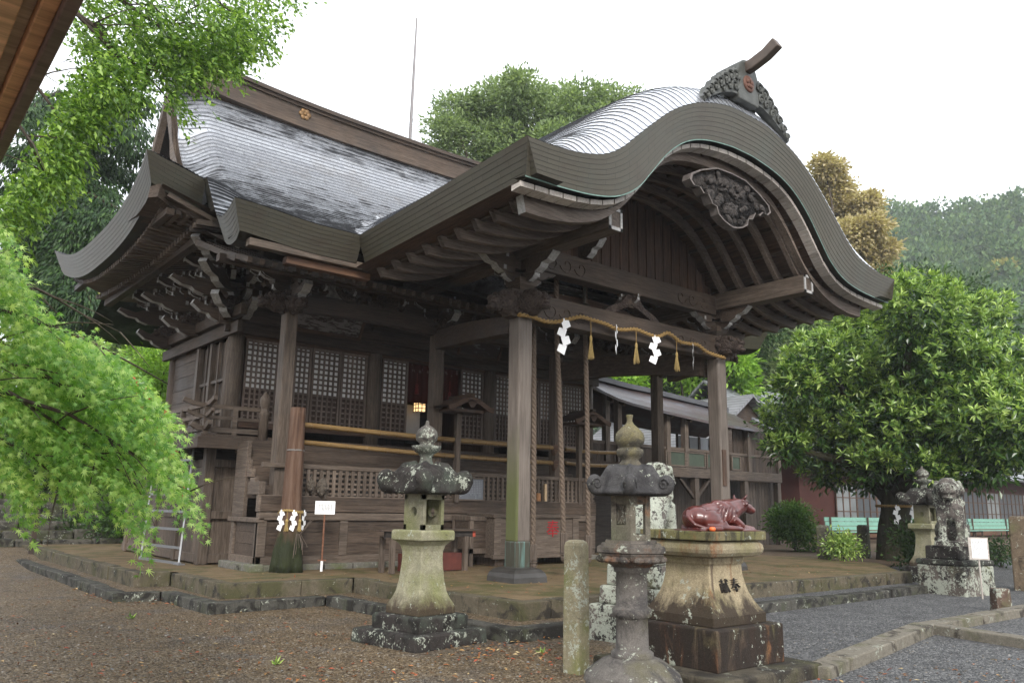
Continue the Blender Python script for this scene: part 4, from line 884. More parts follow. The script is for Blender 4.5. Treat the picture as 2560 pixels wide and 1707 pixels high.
# ================================================================== things on and round the shrine
# ---- straw rope, paper streamers, tassels
def strawmat(name, c):
    g = NT(name, .85, .2); n = g.noise(g.coord(), 60, 4); g.col(g.ramp(n, [(.3, tuple(x*.6 for x in c)), (.7, tuple(x*1.25 for x in c))])); g.bump(n, .5, .01); return g.m
M_STRAW = strawmat('straw', (.25, .16, .06)); M_STRAWL = strawmat('pale_straw', (.32, .23, .09)); M_ROPE = strawmat('hemp_rope', (.12, .09, .068))
def twist(path, R, strands, pitch, mat, name, par=None, hairs=0, sub=14):
    P = [np.array(p, float) for p in catmull(path, sub)]; s = np.r_[0, np.cumsum([np.linalg.norm(b_-a) for a, b_ in zip(P[:-1], P[1:])])]
    n = max(8, int(s[-1]/(pitch/7))); t = np.linspace(0, s[-1], n); Q = np.stack([np.interp(t, s, [p[i] for p in P]) for i in range(3)], 1); T = norm(np.gradient(Q, axis=0))
    up = np.array([0, 0, 1.0]) if abs(T[n//2][2]) < .8 else np.array([1.0, 0, 0]); A = norm(np.cross(T, up)); B = np.cross(A, T); m = MB()
    for k in range(strands):
        ph = 2*math.pi*(t/pitch+k/strands); m.tube([tuple(v) for v in Q+(A*np.cos(ph)[:, None]+B*np.sin(ph)[:, None])*R*.5], R*.62, 6)
    for h in range(hairs):
        i = random.randrange(n); d = Vector(rand_dirs(1)[0])*random.uniform(.03, .09); p = Vector(Q[i]); m.tube([p, p+d*.6, p+d+Vector((0, 0, -.015))], .0022, 3, False)
    return m.build(name, mat, par, smooth=True) if par is None else m.build(name, mat, par, smooth=True)
YS = YP-.235
sp = [(1296, 786), (1329, 791), (1362, 803), (1395, 804), (1430, 796), (1452, 792), (1482, 800), (1515, 810), (1540, 822), (1565, 824), (1590, 823), (1620, 835), (1645, 841), (1668, 832), (1685, 842), (1700, 854), (1725, 859), (1745, 862), (1765, 878), (1790, 888), (1812, 894)]
rp = [tuple(ony(a, b_, YS)) for a, b_ in sp]
o = twist(rp, .036, 2, .17, M_STRAW, 'shimenawa_rope', hairs=110, sub=4); tag(o, 'long twisted straw rope strung in waves between the two front porch pillars', 'straw rope')
def shide(name, top, w_, h, lab, grp, rz=0.0, n=4, mirror=1):
    m = MB(); t = thing(name, lab, 'paper streamer', top, rz, grp); hh = h/(n+.35); hw = w_*.36
    m.add([(-.01, 0, .03), (.01, 0, .03), (.014, .0, -.01), (-.014, 0, -.01)], [(0, 1, 2, 3)])
    for k in range(n):
        s_ = mirror*(1 if k % 2 == 0 else -1); x = s_*w_*.13; z = -hh*k; y0 = .018*s_
        m.add([(x-s_*hw, -y0, z-hh*.08), (x+s_*hw*.55, y0*.3, z+hh*.12 if k else z), (x+s_*hw, y0, z-hh*.72), (x-s_*hw*.45, -y0*.3, z-hh*1.22)], [(0, 1, 2, 3)])
    m2 = m.build('paper', M_paper, t, world=False); md = m2.modifiers.new('s', 'SOLIDIFY'); md.thickness = .003; return t
XS = [('leftmost of the four white paper streamers on the porch rope, near the left pillar', 1410, 800, 890), ('second white paper streamer from the left on the porch rope, half turned edge-on', 1541, 815, 888), ('third white paper streamer from the left on the porch rope, hanging broad and flat', 1637, 842, 913), ('last white paper streamer on the porch rope, closest to the right pillar and half turned', 1732, 862, 926)]
for k, (lab, px, y0, y1) in enumerate(XS):
    a, b_ = ony(px, y0, YS-.03), ony(px, y1, YS-.03); shide('paper_streamer', tuple(a), .24, a[2]-b_[2], lab, 'paper streamers on the porch rope', [-.62, .45, -.70, .5][k])
def tassel(name, top, L, lab, grp, r=.045):
    t = thing(name, lab, 'straw tassel', top, 0, grp); m = MB(); m.tube([(0, 0, .02), (.004, 0, -L*.2), (0, 0, -L*.42)], .007, 6); m.build('cord', M_STRAW, t, world=False)
    m = MB(); m.lathe([(.012, -L*.38), (.024, -L*.42), (.026, -L*.5), (.02, -L*.54)], 10)
    for k in range(46):
        a = random.uniform(0, 6.28); q = random.random()**.5; m.tube([(.016*q*math.cos(a), .016*q*math.sin(a), -L*.5), (r*.75*q*math.cos(a), r*.75*q*math.sin(a), -L*.8), (r*q*1.1*math.cos(a), r*1.1*q*math.sin(a), -L*random.uniform(.93, 1.03))], .0035, 4, False)
    m.build('straw_brush', M_STRAWL, t, world=False); return t
for lab, px, y0, y1 in (('straw tassel on the porch rope hanging between the first and second paper streamers', 1477, 803, 897), ('straw tassel on the porch rope hanging between the second and third paper streamers', 1590, 826, 908), ('straw tassel on the porch rope hanging between the third and last paper streamers', 1691, 852, 926)):
    a, b_ = ony(px, y0, YS-.02), ony(px, y1, YS-.02); tassel('straw_tassel', tuple(a), a[2]-b_[2], lab, 'straw tassels on the porch rope', .055)
# ---- bells and bell ropes
M_BELL = plain('dark_bronze', (.05, .042, .03), .5, .5, .3, 12, .6)
for lab, px, py in (('dark bronze bell hung behind the porch beam above the middle bell rope', 1392, 778), ('dark bronze bell hung behind the porch beam above the right-hand bell rope', 1462, 785)):
    p = ony(px, py, 10.35); t = thing('shrine_bell', lab, 'bell', tuple(p), 0, 'bells under the porch'); m = MB()
    m.lathe([(.02, .2), (.06, .19), (.14, .12), (.165, .02), (.165, -.03), (.15, -.09), (.08, -.15), (.02, -.16)], 18); m.build('bell_body', M_BELL, t, world=False, smooth=True)
    m = MB(); m.lathe([(.172, -.02), (.178, -.005), (.178, .015), (.172, .03)], 18); m.build('bell_rim', M_BELL, t, world=False, smooth=True)
    m = MB(); m.tube([(0, 0, .18), (0, 0, .55)], .02, 6); m.build('hanger', M_BELL, t, world=False)
for lab, top, bot, hb, yy in (('thick twisted bell rope with wooden end, hanging close behind the left porch pillar', (1334, 812), (1333, 1362), 1416, 10.25), ('middle thick bell rope in front of the red character on the offering box', (1391, 800), (1409, 1334), 1396, 10.25), ('right-hand thick bell rope, its wooden end behind the lichened stone post', (1463, 800), (1471, 1340), 1400, 10.45)):
    a, b_ = ony(*top, yy), ony(*bot, yy); c = ony(bot[0], hb, yy); t = thing('bell_rope', lab, 'bell rope', tuple(c), 0, 'bell ropes in the porch')
    tp = a+np.array([0, 0, 1.15 if top[0] != 1334 else .3]); twist([tuple(tp), tuple(a), tuple(a*.5+b_*.5+np.array([.01, 0, 0])), tuple(b_)], .045, 3, .26, M_ROPE, 'rope', t, sub=10)
    bpy.context.view_layer.update()
    m = MB(); m.lathe([(.055, b_[2]-c[2]+.02), (.066, b_[2]-c[2]), (.066, .10), (.05, .095), (.05, .085), (.07, .08), (.07, .06), (.045, .05), (.06, .02), (.05, -.02), (.015, -.05)], 6); m.build('wooden_end', wood('z', 'grey'), t, world=False)
for o in [q for q in bpy.data.objects if q.name.startswith('rope') and q.parent]: o.location = -Vector(o.parent.location)
# ---- bamboo barrier rails
g = NT('bamboo', .45, .4); n = g.noise(g.coord((.6, 8, 8)), 3, 5); g.col(g.ramp(n, [(.3, (.12, .068, .022)), (.7, (.23, .15, .062))])); M_BAM = g.m
def bamboo(p0, p1, r, lab, grp, tip=True):
    p0, p1 = Vector(p0), Vector(p1); L = (p1-p0).length; d = (p1-p0)/L; t = thing('bamboo_rail', lab, 'bamboo rail', p0, 0, grp); pts, rr = [], []; x = 0
    while x < L:
        s_ = min(random.uniform(.3, .4), L-x)
        for f, q in ((.0, 1.12), (.03, 1.0), (.5, .97), (.96, 1.0), (.985, .93)):
            pts.append(d*(x+s_*f)+Vector((0, 0, -.03*math.sin(math.pi*(x+s_*f)/L)))); rr.append(r*q)
        x += s_+1e-4
    m = MB(); m.tube(pts, rr, 12); m.build('bamboo_pole', M_BAM, t, world=False, smooth=True)
    if tip:
        m = MB(); e = d*L; m.add([e+Vector((-.12, -.05, .05)), e+Vector((.1, -.05, .06)), e+Vector((-.05, -.05, -.17)), e+Vector((-.12, .05, .05)), e+Vector((.1, .05, .06)), e+Vector((-.05, .05, -.17))], [(0, 2, 1), (3, 4, 5), (0, 1, 4, 3), (1, 2, 5, 4), (2, 0, 3, 5)])
        m.build('bracket', wood('x', 'brown'), t, world=False)
yb = YR-.17
for lab, a, b_, r in (('upper bamboo rail across the hall front, left of the third inner post', (734, 1059), (1389, 1119), .05), ('lower bamboo rail across the hall front, left of the third inner post', (734, 1103), (1389, 1157), .046)):
    bamboo(ony(*a, yb), ony(*b_, yb), r, lab, 'bamboo rails across the hall front')
for lab, a, b_ in (('upper bamboo rail in the right bay, between the bell ropes and the round lantern', (1414, 1122), (1552, 1131)), ('lower bamboo rail in the right bay, between the bell ropes and the round lantern', (1414, 1157), (1552, 1163))):
    bamboo(ony(*a, yb+.25), ony(*b_, yb+.25), .042, lab, 'bamboo rails across the hall front', False)
# ---- little roofed stands in front of the inner posts
def hood(name, x, y, lab, tone='brown'):
    t = thing(name, lab, 'roofed wooden stand', (x, y, 1.6), 0, 'roofed stands by the inner posts'); m = MB(); m.box((-.05, .1, -.1), (.05, .2, 1.85)); m.build('post', wood('z', 'grey'), t, world=False)
    m = MB()
    for sg in (-1, 1): m.grid([[(sg*xx, yy, z) for yy in (-.32, .42)] for xx, z in ((0, 1.98), (.2, 1.92), (.42, 1.80), (.56, 1.76))]); m.grid([[(sg*xx, yy, z-.035) for yy in (-.32, .42)] for xx, z in ((0, 1.98), (.2, 1.92), (.42, 1.80), (.56, 1.76))])
    m.box((-.05, -.34, 1.965), (.05, .44, 2.02)); m.build('roof', wood('y', tone), t, world=False)
    m = MB()
    for sg in (-1, 1): m.path([(0, -.31, 1.92), (sg*.2, -.31, 1.86), (sg*.42, -.31, 1.745), (sg*.55, -.31, 1.71)], .04, .09)
    m.prism([(-.12, 0), (-.05, -.1), (0, -.13), (.05, -.1), (.12, 0), (0, .05)], (0, -.33, 1.86), (1, 0, 0), (0, 0, 1), (0, .03, 0)); m.box((-.4, -.2, 1.66), (.4, .3, 1.72)); m.build('gable_front', wood('x', 'brown'), t, world=False)
hood('roofed_stand', 9.55, 13.2, 'small gabled wooden stand beside the second inner post, left of the left porch pillar'); hood('roofed_stand', 13.0, 13.25, 'small gabled wooden stand seen between the middle and right bell ropes', 'dark')
# ---- votive paintings
def painting(name, c, w_, h, tilt, matl, lab):
    t = thing(name, lab, 'votive painting', c, 0, 'votive paintings under the eaves'); uy = Vector((0, -math.sin(tilt), math.cos(tilt))); m = MB()
    m.prism([(-w_/2, -h/2), (w_/2, -h/2), (w_/2, h/2), (-w_/2, h/2)], (0, 0, 0), (1, 0, 0), uy, Vector((0, math.cos(tilt), math.sin(tilt)))*.03); m.build('panel', matl, t, world=False)
    m = MB()
    for a, b_ in (((-w_/2, -h/2), (w_/2, -h/2)), ((-w_/2, h/2), (w_/2, h/2))): m.beam(Vector((a[0]-.05, 0, 0))+uy*a[1], Vector((b_[0]+.05, 0, 0))+uy*b_[1], .06, .08, uy)
    for x in (-w_/2, w_/2): m.beam(Vector((x, 0, 0))-uy*(h/2), Vector((x, 0, 0))+uy*(h/2), .08, .06, (1, 0, 0))
    m.build('frame', wood('x', 'brown'), t, world=False)
def peel(name, c, sc=6, lo=.46):
    g = NT(name, .85, .2); n = g.noise(g.coord((.7, 3, 3)), sc, 7, .75, .5); g.col(g.ramp(n, [(lo, (.06, .045, .04)), (lo+.06, c)])); g.bump(n, .4, .01); return g.m
painting('votive_painting', ony(815, 806, 15.75), 1.75, .5, .5, peel('peeled_white_painting', (.24, .22, .21)), 'long votive painting with peeled white ground over the left lattice shutters')
painting('votive_painting', ony(1205, 858, 15.75), 1.25, .75, .45, peel('dark_painting', (.2, .2, .2), 3.5, .58), 'votive painting of dark figures on pale ground, left of the porch pillar top')
# ---- offering box with the red character
p0, p1 = onz(1180, 1397, .40), onz(1448, 1397, .40); ybx = 12.45; x0, x1 = ony(1235, 1390, ybx)[0], ony(1447, 1395, ybx)[0]
t = thing('offering_box', 'wide grey wooden offering box with a red painted character, behind the bell ropes', 'offering box', ((x0+x1)/2, ybx+.4, .315)); m = MB()
zt = ony(1400, 1286, ybx)[2]; m.box((x0, ybx+.03, .47), (x1, ybx+.8, zt-.06)); bx = m.build('box', wood('x', 'grey'), t)
m = MB(); m.box((x0-.04, ybx-.02, zt-.07), (x1+.04, ybx+.84, zt)); m.box((x0-.03, ybx-.01, .45), (x1+.03, ybx+.05, .53))
for x in (x0, x1-.16): m.box((x, ybx, .53), (x+.16, ybx+.045, zt-.07))
m.build('box_frame', wood('x', 'grey'), t, bevel=.01)
for x in (x0+.1, x1-.3): m = MB(); m.box((x, ybx+.1, .31), (x+.2, ybx+.7, .47)); m.build('stand', wood('z', 'dark'), t)
pc = ony(1384, 1322, ybx)
text('red_character', '奉', .36, plain('red_paint', (.28, .008, .014), .6, .3, .1), (pc[0], ybx+.024, pc[2]-.02), (1, 0, 0), (0, 0, 1), t, .003, .0)
# second chest to the left, partly behind the pillar
xa, xb, yc = ony(1176, 1390, 12.7)[0], ony(1262, 1390, 12.7)[0], 12.7
t = thing('wooden_chest', 'dark panelled wooden chest between the bench and the left porch pillar', 'chest', ((xa+xb)/2, yc+.3, .315)); m = MB(); m.box((xa, yc+.03, .62), (xb, yc+.6, 1.2)); m.build('body', wood('x', 'dark'), t)
m = MB(); m.box((xa-.02, yc, .55), (xb+.02, yc+.05, .64)); m.box((xa-.02, yc, 1.16), (xb+.02, yc+.62, 1.24))
for x in (xa-.02, xb-.06): m.box((x, yc, .315), (x+.08, yc+.06, 1.17)); m.box((x, yc+.54, .315), (x+.08, yc+.6, 1.17))
m.build('frame', wood('z', 'grey'), t)
# bench-like table behind the square lantern
yt = 12.1; xa, xb = ony(968, 1400, yt)[0], ony(1150, 1400, yt)[0]; zt = ony(1060, 1322, yt)[2]
t = thing('wooden_table', 'narrow wooden table with red-tipped rail behind the square stone lantern', 'table', ((xa+xb)/2, yt, .315)); m = MB(); m.box((xa-.25, yt-.22, zt-.03), (xb+.3, yt+.25, zt)); m.build('table_top', wood('x', 'dark'), t)
for x in (xa, xb):
    for y in (yt-.15, yt+.18): m = MB(); m.box((x-.04, y-.035, .315), (x+.04, y+.035, zt-.12)); m.build('leg', wood('z', 'grey'), t)
m = MB(); m.box((xa-.15, yt-.17, zt-.13), (xb+.14, yt-.11, zt-.03)); r_ = m.build('rail', wood('x', 'black'), t); m = MB(); m.box((xb+.14, yt-.172, zt-.13), (xb+.2, yt-.108, zt-.03)); o = m.build('rail_end', plain('red_lacquer', (.3, .05, .025), .6), r_); o.location = (0, 0, 0)
m = MB(); m.box((xa+.3, yt-.12, .33), (xb-.05, yt+.15, .62)); tag(m.build('wooden_crate', plain('red_brown_boards', (.08, .022, .016), .7, .3, .3, 5), None), 'low red-brown wooden crate under the narrow table', 'crate')
# ---- sacred log with rope
lc = Vector((5.98, 13.06, .31)); t = thing('sacred_log', 'reddish peeled log with mossy rotten foot standing before the left inner post', 'tree stump', lc)
prof = [(.265, 0), (.25, .15), (.225, .35), (.192, .6), (.172, .9), (.16, 1.3), (.143, 2.0), (.13, 2.55), (.126, 2.72)]
g = NT('peeled_log', .75, .3); v = g.coord((6, 6, .35)); n = g.noise(v, 2.4, 7, .7, .3); sp_ = g.n('ShaderNodeSeparateXYZ'); g.l(g.tc.outputs['Object'], sp_.inputs[0])
c = g.ramp(n, [(.3, (.032, .015, .009)), (.5, (.092, .05, .031)), (.72, (.15, .10, .072))]); hz = g.math('ADD', sp_.outputs['Z'], g.math('MULTIPLY', g.noise(g.coord((4, 4, 1.5)), 1.5, 5), -.75))
c = g.mix(g.ramp(hz, [(.10, 1.), (.42, 0.)]), c, g.mix(g.noise(g.coord(), 7, 4), (.006, .007, .003), (.028, .036, .009))); g.col(c); g.bump(n, .9, .05)
m = MB(); m.lathe(prof, 28, mod=lambda a, j: 1+(.11*math.sin(5*a+.4)+.06*math.sin(9*a))*(1 if j < 3 else .35)+.03*math.sin(3*a)); lg = m.build('log', g.m, t, world=False, smooth=True)
m = MB(); m.lathe([(.144, 1.98), (.151, 1.985), (.151, 2.0), (.144, 2.01)], 20); m.build('wire', plain('dull_wire', (.12, .11, .1), .5), t, world=False)
m = MB()
for k in range(9): a = random.uniform(-.5, .3); m.tube([(.07+a*.1, -.20, .62), (.11+a*.3, -.26, .5-.1*random.random()), (.1+a*.34, -.29, .22+.2*random.random())], .005, 4)
for k in range(4): m.tube([(.07, -.2, .6), (.15+.03*k, -.25, .7+.05*k), (.2+.05*k, -.27, .78+.04*k)], .005, 4)
m.build('dry_twigs', wood('z', 'grey'), t, world=False)
zr = lc.z+.98; ring = [(lc.x+.18*math.cos(a), lc.y+.18*math.sin(a), zr+.015*math.sin(a*2)) for a in np.linspace(0, 2*math.pi, 18)]
o = twist(ring, .022, 2, .09, M_STRAWL, 'log_rope', hairs=50, sub=4); tag(o, 'thin straw rope tied round the reddish sacred log', 'straw rope')
for lab, a in (('small white paper streamer at the left edge of the rope round the log', 198), ('small white paper streamer in the middle of the rope round the log', 256), ('small white paper streamer at the right edge of the rope round the log', 318)):
    shide('small_paper_streamer', (lc.x+.22*math.cos(math.radians(a)), lc.y+.22*math.sin(math.radians(a)), zr), .12, .33, lab, 'paper streamers on the log rope', -.7 if a < 300 else .3, 4)
for lab, a in (('small straw tassel left of the middle streamer on the log', 228), ('small straw tassel right of the middle streamer on the log', 288)):
    tassel('small_straw_tassel', (lc.x+.215*math.cos(math.radians(a)), lc.y+.215*math.sin(math.radians(a)), zr), .32, lab, 'straw tassels on the log rope', .035)
# ---- notice on a rusty stake, framed notice, dried bundles
def writing(m, x0, x1, z0, z1, cols, y, rnd):
    for k in range(cols):
        x = x1-(x1-x0)*(k+.5)/cols; z = z1
        while z > z0+(z1-z0)*rnd.uniform(0, .3):
            s_ = (x1-x0)/cols*.6; 
            for q in range(3): a = rnd.uniform(-.5, .5)*s_; m.add([(x-s_/2, y, z-s_*q*.33), (x+s_/2+a*.4, y, z-s_*q*.33), (x+s_/2+a*.4, y, z-s_*q*.33-s_*.2), (x-s_/2, y, z-s_*q*.33-s_*.2)], [(0, 3, 2, 1)])
            m.add([(x+s_*rnd.uniform(-.3, .3), y, z), (x+s_*.1, y, z), (x+s_*.2, y, z-s_*.9), (x-s_*.1, y, z-s_*.9)], [(0, 3, 2, 1)]); z -= s_*1.35
M_INK = plain('ink', (.03, .03, .032), .8); M_PALEINK = plain('faint_ink', (.28, .28, .3), .8)
def notice(name, foot, bot, top, w_, lab, polemat, sleeve=False, rz=.35, board=None):
    t = thing(name, lab, 'notice board', foot, rz); m = MB(); m.tube([(0, .02, 0), (0, .02, bot+.05)], .016, 8); pl = m.build('stake', polemat, t, world=False)
    if sleeve: m = MB(); m.tube([(0, .02, 0), (0, .02, .17)], .022, 8); m.build('white_foot', M_paper, pl, world=False); m = MB(); m.box((-.07, .0, .17), (.07, .04, .19)); m.build('foot_plate', polemat, pl, world=False)
    m = MB(); m.box((-w_/2, -.012, bot), (w_/2, .0, top)); b_ = m.build('board', board or M_paper, t, world=False)
    if board: m = MB(); m.box((-w_/2+.05, -.018, bot+.03), (w_/2-.03, -.0125, top-.03)); m.build('paper', M_paper, b_, world=False)
    m = MB(); writing(m, -w_/2+.06, w_/2-.05, bot+.06, top-.05, 9, -.0135 if not board else -.0195, random.Random(3)); m.build('handwriting', M_INK, b_, world=False)
f = onz(803, 1427, .32); zz = [np.hypot(f[0], f[1])*0+(CAM+ray(805, y)*(np.hypot(f[0], f[1])/np.hypot(*ray(805, y)[:2])))[2]-.32 for y in (1284, 1251)]
notice('notice_board', (f[0], f[1], .315), zz[0], zz[1], .33, 'white paper notice on a rusty stake right of the sacred log', plain('rusty_iron', (.16, .075, .045), .8, .3, .4, 20), True, -.45)
f = onz(2458, 1497, 0); notice('wooden_notice', (f[0], f[1], 0), .66, 1.04, .34, 'framed white notice on a pale wooden stake before the right guardian lion', wood('z', 'pale'), False, -.75, wood('x', 'pale'))
c = ony(1174, 1222, 13.34); t = thing('framed_notice', 'grey framed notice sheet hung on the low lattice beside the porch pillar', 'framed notice', c); m = MB(); m.box((-.33, -.02, -.2), (.33, .0, .2)); b_ = m.build('sheet', plain('grey_blue_sheet', (.13, .14, .155), .6, .4, .1, 4), t, world=False)
m = MB()
for a in ((-.36, -.23, .36, -.2), (-.36, .2, .36, .23), (-.36, -.2, -.33, .2), (.33, -.2, .36, .2)): m.box((a[0], -.035, a[1]), (a[2], .0, a[3]))
m.build('frame', wood('x', 'grey'), t, world=False); m = MB(); writing(m, -.29, .29, -.17, .17, 14, -.0215, random.Random(9)); m.build('print', M_PALEINK, b_, world=False)
for lab, px, py, r in (('smaller dried grey bundle hung on the low lattice right of the sacred log', 778, 1212, .085), ('larger dried grey bundle hung on the low lattice above the paper notice', 807, 1218, .125)):
    c = ony(px, py, 13.3); m = MB(); m.blob((0, 0, 0), (r*.75, r*.5, r), n=12, m=8)
    for k in range(26): d = rand_dirs(1)[0]; m.blob(tuple(d*np.array([r*.7, r*.45, r])), (r*.28, r*.22, r*.3), n=7, m=5)
    m.tube([(0, 0, r), (.01, .02, r*2.2)], .008, 5); m.tube([(r*.3, 0, -r), (r*.6, 0, -r*1.5), (r*.1, 0, -r*1.6)], .01, 5)
    t = tag(m.build('dried_bundle', strawmat('dry_grey_husk', (.09, .075, .06)), None, smooth=True), lab, 'dried bundle', 'dried bundles on the lattice'); t.location = c
for lab, px, py, h, w_, cc in (('small tan wooden cup on the ledge behind the left bell rope', 1347, 1255, .16, .05, (.25, .12, .05)), ('tall pale wooden tablet on the ledge right of the tan cup', 1364, 1240, .36, .035, (.42, .3, .18))):
    c = ony(px, py, 13.3); m = MB(); m.lathe([(w_*.9, -h/2), (w_, -h/4), (w_, h/2), (w_*.6, h/2+.01)], 4 if h > .3 else 14, rot=.6); o = tag(m.build('ledge_offering', plain('offering_%d' % px, cc, .6, .3, .15, 14), None), lab, 'wooden offering'); o.location = (c[0], 13.31, 1.56+h/2)
# ---- antenna mast
b_, tp = ony(1026, 330, 23.0), ony(1042, 45, 23.0); t = thing('antenna_mast', 'thin tall antenna mast rising behind the main roof ridge', 'antenna', (b_[0], 23.0, .2)); m = MB(); m.tube([(b_[0], 23, .2), tuple(b_), tuple(b_*.5+tp*.5), tuple(tp)], [.07, .06, .05, .03], 8); m.build('mast', plain('grey_metal_pole', (.15, .14, .14), .5, .5, .1, 3, .3), t)
m = MB()
for dx, dy in ((-.9, .3), (.9, .3), (0, -.9)): m.tube([(b_[0], 23, b_[2]+.9), (b_[0]+dx, 23+dy, b_[2]-2.6)], .008, 4)
m.build('guy_wire', plain('wire', (.2, .2, .2), .5), t)
# ================================================================== stone lanterns, statues, posts
ST_PALE = stone('pale_mossy_granite', (.30, .28, .20), (.06, .045, .035), .10, .03, .55, (.19, .20, .07)); ST_FOOT = stone('stained_granite_foot', (.27, .21, .155), (.05, .035, .03), .45, .35, .25, (.16, .16, .07))
ST_PALEF = stone('pale_granite_stained_foot', (.34, .32, .22), (.09, .07, .05), .10, .06, .55, (.20, .21, .075), low=(.36, .52, .45, (.045, .03, .02)), gain=.75); ST_BLACK = stone('black_lichened_stone', (.045, .038, .034), (.018, .015, .013), .4, .19, .35, (.08, .10, .075), scale=1.2); ST_GREY = stone('grey_lantern_stone', (.16, .145, .13), (.055, .05, .05), .4, .10, .3, (.13, .12, .06), .18); ST_ROOF = stone('dark_cap_stone', (.075, .072, .072), (.035, .033, .034), .4, .05, .15, (.13, .12, .045))
ST_JEWEL = stone('green_lichened_stone', (.14, .125, .11), (.05, .045, .042), .4, .26, .5, (.15, .21, .16), scale=1.6); ST_YEL = stone('yellow_lichened_stone', (.17, .15, .11), (.06, .055, .045), .4, .05, .5, (.22, .19, .05), .2)
ST_WHITE = stone('white_lichened_stone', (.16, .135, .115), (.03, .026, .024), .45, .42, .2, scale=1.0); ST_PED = stone('tan_pedestal_stone', (.40, .33, .21), (.12, .085, .06), .15, .06, .35, (.24, .22, .09), .2, streak=True, low=(.58, .74, .62, (.022, .014, .010)), gain=.7); ST_PEDD = stone('dark_streaked_stone', (.11, .075, .05), (.026, .019, .015), .75, .10, .25, (.13, .12, .05), .42, streak=True)
def sq(m, prof, rot=math.pi/4, n=4, c=(0, 0, 0)): m.lathe([(r*math.sqrt(2) if n == 4 else r, z) for r, z in prof], n, c, rot)
# square lantern
L1 = thing('square_stone_lantern', 'pale square stone lantern with black lichened cap in the left foreground', 'stone lantern', (5.06, 7.66, 0), math.radians(9), 'square stone lanterns'); L1.scale = (.93, .93, 1)
def lp(m, name, mat, par, **k): return m.build(name, mat, par, world=False, **k)
m = MB(); sq(m, [(.545, -.05), (.555, .02), (.545, .135), (.52, .145)]); lp(m, 'lower_step', ST_BLACK, L1, bevel=.015); m = MB(); sq(m, [(.39, .14), (.395, .28), (.37, .295)]); lp(m, 'upper_step', ST_BLACK, L1, bevel=.015)
pr = [(.285, .295), (.285, .365), (.27, .40), (.24, .45), (.212, .52), (.192, .62), (.178, .75), (.170, .86), (.172, .94), (.19, 1.0), (.232, 1.045), (.265, 1.06), (.265, 1.15), (.25, 1.165)]
m = MB(); sq(m, pr); lp(m, 'pedestal', ST_PALEF, L1, bevel=.012)
m = MB(); w_ = .166
for a, b_ in ((-1, -1), (1, -1), (1, 1), (-1, 1)): m.box((a*w_, b_*w_, 1.165), (a*(w_-.045), b_*(w_-.045), 1.54))
m.box((-w_, -w_, 1.165), (w_, w_, 1.22)); m.box((-w_, -w_, 1.49), (w_, w_, 1.545)); m.box((-w_+.005, .1, 1.2), (w_-.1, .14, 1.5))
ring = [(.055*math.cos(a), .055*math.sin(a)) for a in np.linspace(0, 2*math.pi, 17)[:-1]]      # left face with a round hole
sqp = []
for a in np.linspace(0, 2*math.pi, 17)[:-1]: k = 1/max(abs(math.cos(a)), abs(math.sin(a))); sqp.append((k*math.cos(a)*.125, k*math.sin(a)*.14))
for sx in (-1, 1):
    X0, X1 = sx*w_*.985, sx*(w_-.05); P = [[(X0, y, 1.355+z) for y, z in sqp+sqp[:1]], [(X0, y, 1.355+z) for y, z in ring+ring[:1]], [(X1, y, 1.355+z) for y, z in ring+ring[:1]]]; m.grid(P)
lp(m, 'fire_box', ST_PALE, L1)
m = MB()
def sqmod(a, j): 
    k = 1/max(abs(math.cos(a)), abs(math.sin(a))); return 1+(k-1)*.8
m.lathe([(.09, 1.875), (.165, 1.865), (.235, 1.835), (.28, 1.785), (.295, 1.72), (.305, 1.66), (.325, 1.61), (.335, 1.575), (.32, 1.55), (.1, 1.548)][::-1], 40, mod=sqmod)
for k in range(4):
    a = math.pi/4+k*math.pi/2; ca, sa = math.cos(a), math.sin(a); m.blob((.46*ca, .46*sa, 1.70), (.118, .118, .118)); m.blob((.43*ca, .43*sa, 1.62), (.115, .115, .075)); m.tube([(.10*ca, .10*sa, 1.875), (.25*ca, .25*sa, 1.845), (.34*ca, .34*sa, 1.74), (.42*ca, .42*sa, 1.67)], [.045, .05, .055, .08], 8)
cap = organic(m, 'cap', ST_BLACK, L1, .018, 3, world=False)
m = MB(); m.lathe([(.11, 1.83), (.10, 1.86), (.075, 1.91), (.07, 1.95), (.085, 1.985), (.13, 2.01), (.165, 2.05), (.17, 2.075), (.12, 2.07), (.085, 2.085), (.085, 2.105), (.125, 2.14), (.135, 2.19), (.12, 2.24), (.07, 2.285), (.025, 2.31), (.02, 2.35), (.01, 2.36)], 24, mod=lambda a, j: 1+(.09*abs(math.sin(4*a)) if 4 <= j <= 7 else .015*math.sin(3*a))); lp(m, 'finial', ST_JEWEL, L1, smooth=True)
bpy.context.view_layer.update()
L3 = dup(L1, (18.42, 8.2, .03), math.radians(-5), 'square stone lantern in the right distance, half behind the right guardian lion', 1.03)
